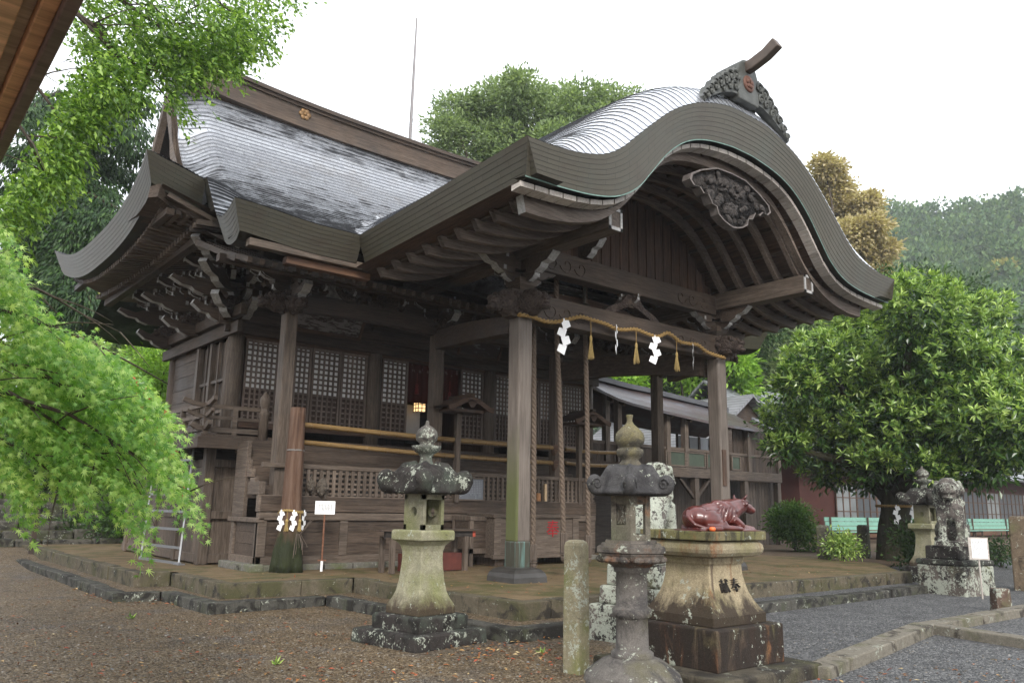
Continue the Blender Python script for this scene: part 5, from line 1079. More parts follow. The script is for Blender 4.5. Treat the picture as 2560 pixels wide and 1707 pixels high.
# round-columned lantern
L2 = thing('round_stone_lantern', 'tall round-columned stone lantern with scrolled dark cap in front of the bull pedestal', 'stone lantern', (4.98, 4.54, 0), math.radians(12)); HEX = math.pi/6
m = MB(); m.lathe([(.42, -.05), (.42, .10), (.395, .145)], 6, rot=HEX); m.lathe([(.375, .14), (.36, .18), (.30, .23), (.235, .275), (.175, .30)], 36, mod=lambda a, j: 1+.05*abs(math.sin(3*a))); lp(m, 'lotus_base', ST_GREY, L2, smooth=False)
m = MB(); m.lathe([(.160, .28), (.165, .30), (.165, .335), (.142, .35), (.128, .36), (.124, .58), (.138, .595), (.152, .605), (.154, .655), (.138, .67), (.124, .68), (.121, .93), (.136, .935), (.142, .97), (.13, .99)], 32); lp(m, 'column', ST_GREY, L2, smooth=True)
m = MB(); m.lathe([(.16, .975), (.20, 1.0), (.265, 1.035), (.29, 1.075), (.285, 1.085), (.305, 1.09), (.305, 1.13), (.275, 1.135), (.27, 1.155), (.235, 1.16), (.23, 1.18)], 6, rot=HEX)
for k in range(6):
    for q in (-1, 0, 1): a = k*math.pi/3+q*.3; m.blob((.235*math.cos(a), .235*math.sin(a), 1.035), (.05, .05, .03), n=8, m=5)
lp(m, 'lotus_platform', stone('rusty_lotus_stone', (.15, .13, .11), (.05, .045, .042), .4, .06, .25, (.13, .12, .06), .4), L2)
m = MB(); R6 = .178; pts = [(R6*math.cos(HEX+k*math.pi/3), R6*math.sin(HEX+k*math.pi/3)) for k in range(6)]
for k in range(6):
    a, b_ = Vector(pts[k]+(0,)), Vector(pts[(k+1) % 6]+(0,)); u = (b_-a).normalized(); nn = Vector((u.y, -u.x, 0)); L = (b_-a).length
    def pan(x0, x1, z0, z1, d0=0.0, d1=.035): m.prism([(x0, z0), (x1, z0), (x1, z1), (x0, z1)], a-nn*d0, u, (0, 0, 1), -nn*(d1-d0))
    pan(0, .045, 1.17, 1.53); pan(L-.045, L, 1.17, 1.53); pan(.045, L-.045, 1.17, 1.23 if k % 2 else 1.30, .004); pan(.045, L-.045, 1.46, 1.53, .004)
    if k % 2 == 0:
        pan(.045, L-.045, 1.23, 1.46, .025, .03)
        for i in range(-2, 4):
            for sg in (-1, 1):
                c0 = .045+(L-.09)*(.2+i*.3); p = []; m.beam(a+u*max(.05, min(L-.05, c0-sg*.08))+Vector((0, 0, 1.31))-nn*.015, a+u*max(.05, min(L-.05, c0+sg*.08))+Vector((0, 0, 1.45))-nn*.015, .012, .014, nn)
lp(m, 'fire_box', stone('rusty_box_stone', (.17, .15, .115), (.06, .05, .045), .3, .1, .4, (.12, .13, .075), .35), L2)
m = MB(); m.lathe([(.09, 1.77), (.15, 1.765), (.2, 1.74), (.228, 1.69), (.24, 1.64), (.262, 1.59), (.298, 1.558), (.298, 1.54), (.26, 1.525), (.05, 1.525)][::-1], 48, mod=lambda a, j: 1+.035*abs(math.cos(3*(a-HEX))))
for k in range(6):
    a = HEX+k*math.pi/3; ca, sa = math.cos(a), math.sin(a); m.tube([(.10*ca, .10*sa, 1.765), (.19*ca, .19*sa, 1.752), (.235*ca, .235*sa, 1.68), (.27*ca, .27*sa, 1.60), (.31*ca, .31*sa, 1.57)], [.02, .024, .028, .038, .05], 8)
    m.blob((.325*ca, .325*sa, 1.615), (.068, .05, .078), Matrix.Rotation(a, 3, 'Z'), 12, 9); m.blob((.30*ca, .30*sa, 1.565), (.07, .055, .04), Matrix.Rotation(a, 3, 'Z'))
organic(m, 'cap', ST_ROOF, L2, .0105, 2, world=False)
m = MB()
for k in range(6):
    a = HEX+k*math.pi/3; ca, sa = math.cos(a), math.sin(a)
    for sg in (-1, 1):
        m.tube([((.325+.046*(1-i/13)*math.cos(i*.8))*ca-sg*.046*sa, (.325+.046*(1-i/13)*math.cos(i*.8))*sa+sg*.046*ca, 1.615+.052*(1-i/13)*math.sin(i*.8)) for i in range(12)], .009, 5)
lp(m, 'scroll_carving', ST_ROOF, L2, smooth=True)
m = MB(); m.lathe([(.10, 1.75), (.105, 1.775), (.075, 1.80), (.07, 1.82), (.10, 1.845), (.112, 1.875), (.105, 1.90), (.08, 1.91), (.085, 1.92), (.115, 1.95), (.122, 1.99), (.112, 2.03), (.07, 2.075), (.035, 2.105), (.022, 2.13), (.026, 2.165), (.03, 2.18), (.02, 2.183)], 28); lp(m, 'finial', ST_YEL, L2, smooth=True)
# lichened stone post
t = thing('stone_post', 'squared pale stone post spotted with lichen left of the round lantern', 'stone post', (5.30, 5.50, 0), math.radians(8)); m = MB(); sq(m, [(.089, -.1), (.09, .3), (.084, 1.09), (.076, 1.12), (.05, 1.14)]); lp(m, 'post', stone('spotted_post_stone', (.33, .29, .19), (.10, .075, .055), .2, .24, .45, (.20, .21, .07), scale=1.5), t, bevel=.02)
# bull and its pedestal
bc = Vector((6.26, 4.82, 0)); BP = thing('bull_pedestal', 'flared tan stone pedestal with carved characters under the red bull', 'stone pedestal', bc)
m = MB(); sq(m, [(.72, -.06), (.72, .11), (.70, .12)]); lp(m, 'ground_slab', stone('dark_slab_stone', (.10, .085, .06), (.03, .025, .02), .5, .05, .4, (.07, .075, .025)), BP, bevel=.02); m = MB(); sq(m, [(.485, .12), (.485, .44), (.475, .45)]); lp(m, 'base_block', ST_PEDD, BP, bevel=.012)
hw = [(.385, .45), (.385, .53), (.352, .575), (.318, .63), (.285, .70), (.262, .78), (.246, .87), (.242, .95), (.258, .96), (.258, 1.02)]
m = MB(); sq(m, hw); lp(m, 'flared_shaft', ST_PED, BP, bevel=.01)
ST_MLD = stone('tan_moulding_stone', (.34, .29, .19), (.10, .075, .055), .22, .06, .35, (.24, .22, .09), .35, streak=True)
m = MB(); sq(m, [(.315, 1.02), (.36, 1.03), (.383, 1.06), (.39, 1.09), (.383, 1.125), (.36, 1.155), (.325, 1.165)]); lp(m, 'rounded_moulding', ST_MLD, BP, bevel=.01); m = MB(); sq(m, [(.405, 1.166), (.405, 1.245)]); lp(m, 'top_slab', stone('mossy_top_stone', (.22, .19, .10), (.045, .04, .03), .45, .1, .5, (.16, .16, .05), .2, streak=True), BP, bevel=.008)
MK = plain('painted_stroke_shadow', (.045, .04, .036), .9, .1, .4, 20)  # dark colour paints in the shadow inside the carved strokes
for ch, px in (('献', 1801), ('奉', 1842)):
    text('carved_character', ch, .135, MK, (bc.x+(-.075 if ch == '献' else .085), bc.y-.281, .765), (1, 0, .02), (0, .33, 1), BP, .012, -.003)
BU = thing('bull_statue', 'glossy red-brown ceramic bull lying on the flared stone pedestal', 'bull statue', (bc.x-.05, bc.y-.16, 1.245), math.radians(-6)); BU.scale = (1.05, 1.05, .90); m = MB()
def B(c, r, ry=0.0, rz=0.0): m.blob(c, r, (Matrix.Rotation(rz, 3, 'Z')@Matrix.Rotation(ry, 3, 'Y')), 16, 12)
B((-.02, 0, .125), (.25, .12, .125)); B((-.2, 0, .12), (.125, .13, .125)); B((.12, 0, .155), (.14, .125, .135), .1); B((.1, 0, .25), (.11, .07, .05), .25); B((-.03, .0, .225), (.16, .05, .05), -.12)
m.tube([(.17, 0, .19), (.25, -.005, .225), (.33, -.015, .255)], [.125, .10, .078], 14); B((.35, -.02, .255), (.074, .062, .066), .35); B((.405, -.03, .228), (.064, .052, .052), .45); B((.448, -.035, .205), (.038, .046, .042), .3); B((.24, 0, .14), (.06, .05, .08), -.3)
B((.345, .028, .30), (.028, .02, .02)); B((.345, -.065, .30), (.028, .02, .02)); B((.31, -.085, .268), (.02, .04, .026), 0, .3); B((.31, .06, .268), (.02, .04, .026), 0, -.3)
for s_ in (-1, 1): m.tube([(.325, -.018+s_*.035, .305), (.325, -.018+s_*.065, .335), (.345, -.018+s_*.075, .37)], [.018, .014, .007], 8)
for s_ in (-1, 1):
    m.tube([(.12, s_*.1, .12), (.22, s_*.115, .05), (.20, s_*.12, .035)], [.055, .042, .036], 10); m.tube([(.21, s_*.115, .04), (.32, s_*.1, .03), (.41, s_*.085, .02)], [.04, .028, .026], 10)
    B((-.13, s_*.11, .1), (.125, .055, .1), .35); m.tube([(-.04, s_*.135, .08), (-.02, s_*.15, .04)], [.05, .04], 8); m.tube([(-.22, s_*.14, .028), (-.05, s_*.165, .03), (.1, s_*.17, .025), (.17, s_*.165, .02)], [.03, .034, .03, .026], 10)
for k in range(5): B((-.05+.045*k, -.115, .16+.01*(k % 2)), (.016, .02, .085), .3)
m.tube([(-.3, 0, .19), (-.345, -.04, .13), (-.33, -.1, .06), (-.25, -.155, .025), (-.1, -.19, .02)], [.026, .022, .02, .02, .03], 8); m.box((-.33, -.17, -.005), (.42, .15, .012))
g = NT('glossy_red_glaze', .3, .45); n = g.noise(g.coord(), 8, 5); g.col(g.ramp(n, [(.3, (.035, .006, .005)), (.7, (.11, .024, .018))])); g.b.inputs['Coat Weight'].default_value = .25; g.b.inputs['Coat Roughness'].default_value = .08; g.bump(g.noise(g.coord(), 22, 3), .1, .01)
organic(m, 'body', g.m, BU, .0085, 4, world=False)
m = MB()
for s_ in (-1, 1): m.blob((.385, -.025+s_*.047, .282), (.012, .006, .01), n=8, m=6)
for s_ in (-1, 1): m.blob((.478, -.037+s_*.016, .215), (.007, .007, .007), n=8, m=6)
lp(m, 'eyes_and_nostrils', plain('dark_glaze', (.02, .01, .01), .2, .5), BU, smooth=True)
p = onz(1722, 1334, 1.245); m = MB(); m.lathe([(.0, 0), (.022, .003), (.03, .02), (.022, .036), (.0, .04)], 14); o = tag(m.build('tangerine', plain('orange_peel', (.6, .12, .03), .4, .4, .1, 40), None, smooth=True), 'small orange tangerine left on the slab by the bull tail', 'fruit'); o.location = (bc.x-.33, bc.y-.36, 1.245)
# guardian lions
def lion_body():
    m = MB(); Bq = lambda c, r: m.blob(c, r, None, 14, 10)
    Bq((-.22, 0, .22), (.27, .23, .22)); Bq((-.2, .17, .18), (.2, .1, .18)); Bq((-.2, -.17, .18), (.2, .1, .18)); m.tube([(-.25, 0, .3), (-.05, 0, .52), (.1, 0, .68)], [.22, .21, .19], 14); Bq((.13, 0, .58), (.15, .18, .22))
    for s_ in (-1, 1): m.tube([(.13, s_*.12, .6), (.2, s_*.13, .35), (.19, s_*.13, .08)], [.1, .075, .065], 10); Bq((.25, s_*.13, .05), (.12, .085, .055)); Bq((.02, s_*.21, .05), (.14, .07, .05))
    Bq((.15, 0, .88), (.2, .19, .19)); Bq((.31, 0, .9), (.13, .14, .1)); Bq((.37, 0, .86), (.1, .13, .055)); Bq((.33, 0, .76), (.1, .1, .035)); Bq((.43, 0, .9), (.04, .06, .04)); Bq((.27, .08, .98), (.07, .06, .045)); Bq((.27, -.08, .98), (.07, .06, .045)); Bq((.12, .17, .98), (.05, .04, .08)); Bq((.12, -.17, .98), (.05, .04, .08)); Bq((.1, 0, 1.06), (.14, .12, .04))
    for k in range(40):
        a = random.uniform(-2.6, 2.6); z = random.uniform(.6, 1.0); r = .19; Bq((.1-r*.75*math.cos(a*.55)-.02, r*1.0*math.sin(a*.6)*1.05, z), (.055, .055, .06))
    for k in range(5): m.tube([(-.42, .0, .15), (-.5, (k-2)*.05, .35), (-.47, (k-2)*.07, .52+.04*(2-abs(k-2)))], [.06, .06, .03], 8)
    m.box((-.5, -.26, -.06), (.42, .26, .02)); return m
def lion(name, loc, rz, lab, zped, peds, smat):
    t = thing(name, lab, 'guardian lion statue', (loc[0], loc[1], zped+.06), rz, 'guardian lion statues'); organic(lion_body(), 'lion_body', smat, t, .019, 2, world=False)
    m = MB()
    for s_ in (-1, 1): m.blob((.39, s_*.075, .94), (.022, .02, .02), n=8, m=6)
    lp(m, 'eyes', ST_BLACK, t, smooth=True); return t
ST_LION = stone('lion_stone', (.15, .13, .115), (.03, .026, .025), .5, .30, .2, (.12, .14, .1), scale=1.3)
def pedestal(name, loc, rz, lab, layers):
    t = thing(name, lab, 'stone pedestal', (loc[0], loc[1], 0), rz, 'guardian lion pedestals')
    for nm, w_, d_, z0, z1, mt in layers: m = MB(); m.add([(a*w_/2*q, b_*d_/2*q, z) for z, q in ((z0, 1.0), (z1, .98)) for a, b_ in ((-1, -1), (1, -1), (1, 1), (-1, 1))], [(3, 2, 1, 0), (4, 5, 6, 7), (0, 1, 5, 4), (1, 2, 6, 5), (2, 3, 7, 6), (3, 0, 4, 7)]); lp(m, nm, mt, t, bevel=.03)
ka = (7.42, 6.42); kb_ = (16.30, 6.80)
pedestal('lion_pedestal', ka, .15, 'white lichened stacked stone pedestal hidden behind the round lantern', [('base_block', 1.25, 1.0, -.05, .38, ST_WHITE), ('middle_slab', 1.05, .82, .38, .58, ST_WHITE), ('top_block', .92, .7, .58, .82, ST_WHITE)])
lion('guardian_lion', ka, .25, 'white lichened stone guardian lion facing right behind the round lantern cap', .82, None, stone('white_lion_stone', (.15, .13, .115), (.03, .026, .025), .45, .45, .2, scale=1.2))
pedestal('lion_pedestal', kb_, -.15, 'white spotted stone pedestal on the right behind the wooden notice', [('base_block', .98, .92, -.05, .52, ST_WHITE), ('slab', 1.0, .94, .52, .62, ST_BLACK), ('top_block', .78, .66, .62, .86, ST_BLACK)])
lion('guardian_lion', kb_, math.radians(200), 'dark weathered stone guardian lion sitting on the right, facing the path', .86, None, ST_LION)
o = bpy.data.objects['guardian_lion.001']; o.scale = (.85, 1.12, 1.08)
# stump, right-hand post, low posts by the tree
t = thing('wooden_stump', 'short weathered wooden stump at the edge of the grey gravel', 'stump', (13.82, 5.15, 0)); m = MB(); m.lathe([(.15, -.05), (.135, .1), (.125, .34), (.11, .35)], 14, mod=lambda a, j: 1+.08*math.sin(4*a+1)); lp(m, 'stump', stone('weathered_stump_wood', (.15, .10, .075), (.05, .03, .025), .4, .3, .2), t, smooth=False)
t = thing('tall_stone_post', 'rough brown stone post cut by the right edge of the picture', 'stone post', (18.25, 6.33, 0), .2); m = MB(); sq(m, [(.17, -.1), (.165, .7), (.155, 1.38), (.12, 1.42)]); lp(m, 'post', stone('brown_post_stone', (.2, .15, .10), (.07, .05, .035), .35, .1, .3), t, bevel=.03)
M_LOWP = stone('mossy_low_post', (.12, .11, .085), (.04, .035, .03), .4, .15, .5)
for lab, x, y in (('mossy low post at the left end by the green shrub and bench', 19.05, 11.0), ('mossy low post just left of the big tree trunk', 21.5, 11.25), ('mossy low post just right of the big tree trunk', 23.2, 10.6)):
    t = thing('low_post', lab, 'low post', (x, y, .25), .2, 'low posts round the big tree'); m = MB(); sq(m, [(.13, -.2), (.13, .82), (.1, .87)]); lp(m, 'post', M_LOWP, t, bevel=.02)
# ---- aluminium ladder
a, b_ = Vector(onz(352, 1396, .32)), Vector(onz(447, 1410, .32)); t = thing('aluminium_ladder', 'aluminium ladder leaning at the left corner of the hall behind the maple', 'ladder', (a+b_)/2); m = MB(); tilt = Vector((.25, .5, 2.6)); AL = plain('aluminium', (.20, .205, .215), .4, .5, .08, 5, .3)
m.beam(a, a+tilt, .03, .075); m.beam(b_, b_+tilt, .03, .075); m.build('side_rails', AL, t)
for k in range(8): m = MB(); q = tilt*((.28+k*.32)/2.6); m.beam(a+q, b_+q, .03, .045); m.build('rung', AL, t)
m = MB(); d = (b_-a).normalized(); m.beam(a-d*.05, b_+d*.05, .05, .07); m.beam(b_-d*.1+Vector((0, 0, -.0)), b_+d*.12, .12, .03); m.build('stabiliser_bar', AL, t)
# wooden stake by the old steps
p = onz(75, 1392, .1); t = thing('wooden_stake', 'dark wooden stake under the maple in front of the old stone steps', 'stake', p); m = MB(); m.path([(0, 0, -.15), (.02, 0, .6), (.03, 0, 1.35)], .12, .11, up=(1, 0, 0)); lp(m, 'stake', wood('z', 'dark'), t, bevel=.01)
# ---- mint benches
M_MINT = plain('mint_paint', (.15, .30, .235), .55, .4, .12, 6)
def bench(lab, x0, x1, y):
    zg = .262; t = thing('garden_bench', lab, 'bench', ((x0+x1)/2, y, zg), 0, 'mint benches'); n = 3; L = x1-x0; m = MB()
    for k in range(n): m.box((-L/2, -.28+k*.15, .43), (L/2, -.28+k*.15+.13, .46))
    lp(m, 'seat', M_MINT, t); m = MB()
    for k in range(n): m.beam((-L/2, .2+.03*k, .58+.17*k), (L/2, .2+.03*k, .58+.17*k), .03, .15)
    lp(m, 'backrest', M_MINT, t)
    for x in np.linspace(-L/2+.3, L/2-.3, 3): m = MB(); m.box((x-.03, -.25, 0), (x+.03, -.19, .43)); m.box((x-.03, .15, 0), (x+.03, .21, 1.0)); m.box((x-.03, -.25, .37), (x+.03, .2, .43)); lp(m, 'leg', wood('z', 'dark'), t)
yb_ = 16.7
bench('long mint green bench left of the big tree trunk', ony(2079, 1340, yb_)[0], ony(2275, 1340, yb_)[0], yb_); bench('short mint green bench between the tree trunk and the distant lantern', ony(2278, 1340, yb_)[0], ony(2434, 1340, yb_)[0], yb_); bench('mint green bench right of the guardian lion', ony(2438, 1340, yb_)[0], ony(2590, 1340, yb_)[0]+1, yb_)
# ---- covered corridor on the right
yc = 17.1; cor = thing('covered_corridor', 'raised wooden corridor with a curved sheet roof joining the hall on the right', 'corridor', (22, 18.2, .25))
cp = lambda m, n, mt, **k: m.build(n, mt, cor, **k)
ev = np.array([ony(x, y, 16.75)[[0, 2]] for x, y in ((1476, 958), (1530, 990), (1590, 1010), (1700, 1036), (1800, 1059), (1925, 1079))]); rd = np.array([ony(x, y, 18.2)[[0, 2]] for x, y in ((1490, 950), (1560, 969), (1622, 982), (1771, 1018), (1890, 1052))])
ez = lambda x: float(np.interp(x, ev[:, 0], ev[:, 1])); rz_ = lambda x: float(np.interp(x, rd[:, 0], rd[:, 1])); X = np.linspace(ev[0, 0], ev[-1, 0], 16)
g = NT('rusty_sheet_roof', .35, .5); v = g.coord((.6, 3, 1)); n = g.noise(v, 1.6, 6, .7); c = g.ramp(n, [(.32, (.075, .08, .095)), (.5, (.045, .03, .028)), (.62, (.055, .034, .03)), (.75, (.06, .056, .02))]); g.col(c); g.b.inputs['Metallic'].default_value = .2
m = MB(); m.grid([[(x, 16.75, ez(x)), (x, 17.45, ez(x)*.55+rz_(x)*.45-.05), (x, 18.2, rz_(x)), (x, 19.6, ez(x))] for x in X]); m.grid([[(x, 16.75, ez(x)), (x, 16.75, ez(x)-.08), (x, 18.2, rz_(x)-.12), (x, 19.6, ez(x)-.08)] for x in X]); cp(m, 'roof', g.m)
m = MB(); m.path([(x, 18.2, rz_(x)+.06) for x in X[:-1]], .3, .16); cp(m, 'ridge_cap', plain('dark_ridge_sheet', (.05, .05, .055), .35, .5, .2, 3, .3))
z1 = lambda px, py: float(ony(px, py, yc)[2]); xe = ony(1948, 1190, yc)[0]; xs0 = 16.4; zb = z1(1820, 1185)
m = MB(); m.box((xs0, yc-.12, zb-.2), (xe, yc+.12, zb+.12)); m.box((xs0, 19.2, zb-.2), (xe, 19.4, zb+.12)); cp(m, 'floor_beam', wood('x', 'grey'), bevel=.02); m = MB(); m.box((xs0, yc+.1, zb+.05), (xe, 19.3, zb+.12)); cp(m, 'floor', wood('x', 'dark'))
zr_ = z1(1720, 1123); 
for px in (1515, 1545, 1667, 1712, 1812, 1868, 1941):
    x = ony(px, 1100, yc)[0]; m = MB(); m.box((x-.09, yc-.09, zb), (x+.09, yc+.09, ez(min(x, X[-1]))+.12)); cp(m, 'corridor_post', wood('z', 'grey'))
    m = MB(); m.beam((x, 16.8, ez(min(x, X[-1]))-.1), (x, 18.2, rz_(min(x, X[-1]))-.2), .1, .12); cp(m, 'roof_bracket', wood('y', 'dark'))
m = MB(); m.box((xs0, yc-.04, zr_-.06), (xe, yc+.05, zr_+.03)); cp(m, 'rail', wood('x', 'grey'))
m = MB(); x = xs0
while x < xe: m.box((x, yc+.0, zb+.1), (x+.17, yc+.03+random.uniform(0, .01), zr_-.05)); x += .18
cp(m, 'parapet_boards', wood('z', 'dark'))
M_GRN = plain('dark_green_panel', (.045, .06, .04), .6, .3, .2, 3)
for a, b_ in ((1665, 1713), (1717, 1762), (1768, 1800), (1830, 1850)):
    xa, xb = ony(a, 1150, yc-.08)[0], ony(b_, 1150, yc-.08)[0]; m = MB(); m.box((xa, yc-.075, zb+.18), (xb, yc-.05, zr_-.12)); f_ = cp(m, 'green_panel', M_GRN); m = MB()
    for q in ((xa, zb+.14, xb, zb+.19), (xa, zr_-.13, xb, zr_-.08), (xa-.03, zb+.14, xa+.02, zr_-.08), (xb-.02, zb+.14, xb+.03, zr_-.08)): m.box((q[0], yc-.1, q[1]), (q[2], yc-.045, q[3]))
    o = m.build('panel_frame', wood('x', 'grey'), f_); o.location = (0, 0, 0)
m = MB(); m.box((xs0, 19.42, zb), (ony(1690, 1100, 19.4)[0]-.3, 19.46, zr_+.25)); m.box((ony(1800, 1100, 19.4)[0], 19.42, zb), (xe, 19.46, ez(xe)+.2)); cp(m, 'added_dark_backing', wood('x', 'black'))  # black boards added behind the corridor so its openings read dark
m = MB(); x = ony(1840, 1100, yc)[0]
while x < xe: m.box((x, yc+.12, zr_), (x+.2, yc+.15+random.uniform(0, .01), ez(x)+.1)); x += .21
cp(m, 'wall_boards', wood('z', 'dark'))
m = MB(); x = xs0
while x < xe+.1: m.box((x, yc+1.1, .2), (x+.17, yc+1.13+random.uniform(0, .012), zb-.15)); x += .18
x = ony(1865, 1250, yc+.3)[0]
while x < xe: m.box((x, yc+.25, .2), (x+.17, yc+.28+random.uniform(0, .012), zb-.2)); x += .18
cp(m, 'lower_boards', wood('z', 'grey'))
for px in (1738, 1862, 1944):
    x = ony(px, 1250, yc)[0]; m = MB(); m.box((x-.1, yc-.1, .2), (x+.1, yc+.1, zb-.2)); cp(m, 'lower_post', wood('z', 'grey'))
x = ony(1738, 1250, yc)[0]; m = MB(); m.beam((x, yc, zb-.9), (x-.8, yc, zb-.2), .09, .09); m.beam((x, yc, zb-.9), (x+.8, yc, zb-.2), .09, .09); cp(m, 'knee_brace', wood('z', 'dark'))
m = MB(); xa, za = ony(1690, 1088, 19.3)[[0, 2]]; xb, zb2 = ony(1800, 1140, 19.3)[[0, 2]]; m.box((xa, 19.28, zb2-.1), (xb, 19.3, za)); sp_ = cp(m, 'paper_window', plain('bright_window_paper', (.5, .52, .54), .6, .3, .08, 2))
for q in np.linspace(xa, xb, 5): m = MB(); m.box((q-.05, 19.24, zb2-.15), (q+.05, 19.28, za+.05)); o = m.build('mullion', wood('z', 'brown'), sp_); o.location = (0, 0, 0)
m = MB(); m.beam((ony(1530, 1000, yc+.3)[0], yc+.3, ony(1530, 1010, yc+.3)[2]), (ony(1558, 1080, yc+.3)[0], yc+.3, ony(1558, 1082, yc+.3)[2]), .08, .1); cp(m, 'diagonal_strut', wood('z', 'black'))
# ---- outbuildings behind the corridor
def house(name, lab, x0, x1, y0, y1, zw, zr, wallm, roofm, over=.6, axis='x'):
    t = thing(name, lab, 'building', ((x0+x1)/2, (y0+y1)/2, .25)); m = MB(); m.box((x0, y0, .1), (x1, y1, zw)); 
    ym = (y0+y1)/2; xm = (x0+x1)/2
    if axis == 'x': m.add([(x0, y0, zw), (x0, y1, zw), (x0, ym, zr-.1), (x1, y0, zw), (x1, y1, zw), (x1, ym, zr-.1)], [(0, 1, 2), (3, 5, 4)])
    else: m.add([(x0, y0, zw), (x1, y0, zw), (xm, y0, zr-.1), (x0, y1, zw), (x1, y1, zw), (xm, y1, zr-.1)], [(0, 1, 2), (3, 5, 4)])
    m.build('wall', wallm, t); m = MB(); o_ = over
    if axis == 'x': lines = [[(x, y, z) for y, z in ((y0-o_, zw-.25), (ym, zr), (y1+o_, zw-.25))] for x in (x0-o_, x1+o_)]
    else: lines = [[(x, y, z) for x, z in ((x0-o_, zw-.25), (xm, zr), (x1+o_, zw-.25))] for y in (y0-o_, y1+o_)]
    m.grid(lines); r_ = m.build('roof', roofm, t); md = r_.modifiers.new('s', 'SOLIDIFY'); md.thickness = .12; md.offset = -1
    return t
def tilemat(name, c, axis='x'):
    g = NT(name, .45, .5); v = g.coord(); wv = g.n('ShaderNodeTexWave'); wv.bands_direction = 'Y' if axis == 'x' else 'X'; wv.inputs['Scale'].default_value = 1.6; wv.inputs['Distortion'].default_value = .3; g.l(v, wv.inputs['Vector'])
    n = g.noise(v, 2, 5); g.col(g.mix(1.0, g.ramp(n, [(.3, tuple(x*.7 for x in c)), (.7, tuple(x*1.2 for x in c))]), g.ramp(wv.outputs['Fac'], [(0, .55), (.3, 1.0)]), 'MULTIPLY')); g.bump(wv.outputs['Fac'], .4, .03); return g.m
M_TILE = tilemat('grey_roof_tiles', (.17, .17, .18), 'y')
pa = ony(1845, 985, 20.5); house('outbuilding', 'grey gabled outbuilding behind the far end of the corridor', pa[0]-2.6, pa[0]+3.4, 20.5, 27.0, pa[2]-2.2, pa[2], wood('x', 'dark'), M_TILE, .5, 'y')
hx0 = ony(2000, 1250, 19.0)[0]; hx1 = 64.0; hr = house('long_house', 'long low house with glazed wooden windows behind the mint benches', hx0, hx1, 19.0, 27.0, 3.6, 7.2, plain('dull_red_brown_wall', (.05, .018, .014), .8, .2, .2, 2), tilemat('blue_grey_tiles', (.22, .23, .25)), 1.0)
GL = NT('window_glass', .3, .2); GL.col((.05, .055, .06)); GL.m; GLM = GL.m
xw = ony(2092, 1300, 18.95)[0]; k = 0
while xw < 62:
    m = MB(); m.box((xw, 18.93, .95), (xw+1.75, 18.95, 2.65)); f_ = m.build('window', GLM if k % 3 else plain('curtained_glass_%d' % k, (.13, .14, .14), .3, .5, .3, 1.2), hr); m = MB()
    for a in (0, .58, 1.16, 1.75): m.box((xw+a-.03, 18.9, .9), (xw+a+.03, 18.93, 2.7))
    for z in (.9, 1.5, 2.1, 2.68): m.box((xw, 18.905, z-.02), (xw+1.75, 18.93, z+.02))
    o = m.build('window_frame', wood('x', 'brown'), f_); o.location = (0, 0, 0); xw += 1.8; k += 1
m = MB(); m.box((xw-60, 18.9, .35), (62, 18.97, .9)); m.v = [(max(v[0], ony(2092, 1300, 18.95)[0]), v[1], v[2]) for v in m.v]; m.build('lower_panel', wood('x', 'fresh'), hr)
# ---- near pavilion eave, top-left corner
q0, q1 = Vector(onz(212, 0, 3.0)), Vector(onz(-8, 430, 3.0)); d = (q1-q0).normalized(); nrm_ = Vector((-d.y, d.x, 0)); mid = (q0+q1)/2
if (mid+nrm_).dot(Vector((CR[0], CR[1], 0))) > mid.dot(Vector((CR[0], CR[1], 0))): nrm_ = -nrm_
a, b_ = q0-d*2.2, q1+d*4.0; Lq = (b_-a).length; pav = thing('pavilion_eave', 'brown wooden eave of a near pavilion in the top left corner', 'eave', mid)
def strip(o0, o1, z0, z1, name, mat):
    m = MB(); m.prism([(o0, z0), (o1, z0), (o1, z1), (o0, z1)], a, nrm_, (0, 0, 1), b_-a); m.build(name, mat, pav, bevel=.006)
WP = lambda nm, c1, c2: None
def planky(name, c):
    g = NT(name, .55, .35); ang = math.atan2(d.y, d.x); v = g.coord((.8, 9, 9), rot=(0, 0, -ang)); n = g.noise(v, 2.4, 6, .65, .4); g.col(g.ramp(n, [(.3, tuple(x*.55 for x in c)), (.7, tuple(x*1.25 for x in c))])); return g.m
s_ = (q0-Vector(CAM)).length/4.2
strip(0, .06*s_, 0, .16, 'drip_edge', planky('wet_edge_wood', (.16, .115, .11))); strip(.06*s_, .13*s_, .04, .2, 'outer_board', planky('red_brown_wood', (.6, .34, .2))); strip(.13*s_, .19*s_, .09, .2, 'gap_board', planky('grey_brown_wood', (.42, .33, .27))); strip(.19*s_, .30*s_, .05, .2, 'inner_board', planky('warm_wood', (.7, .44, .28))); strip(.30*s_, 1.6, .12, .2, 'soffit_panel', planky('orange_wood', (.85, .55, .32)))
for k in range(9):
    m = MB(); c = a+d*(k*Lq/8); m.beam(c+nrm_*.32*s_+Vector((0, 0, .07)), c+nrm_*1.6+Vector((0, 0, .07)), .07, .1); m.build('rafter', planky('pale_rafter_wood', (.75, .6, .45)) if k == 0 else bpy.data.materials['pale_rafter_wood'], pav)
m = MB(); m.prism([(-.02, .2), (1.8, .2), (1.8, 1.0)], a, nrm_, (0, 0, 1), b_-a); m.build('roof', M_TILE, pav)
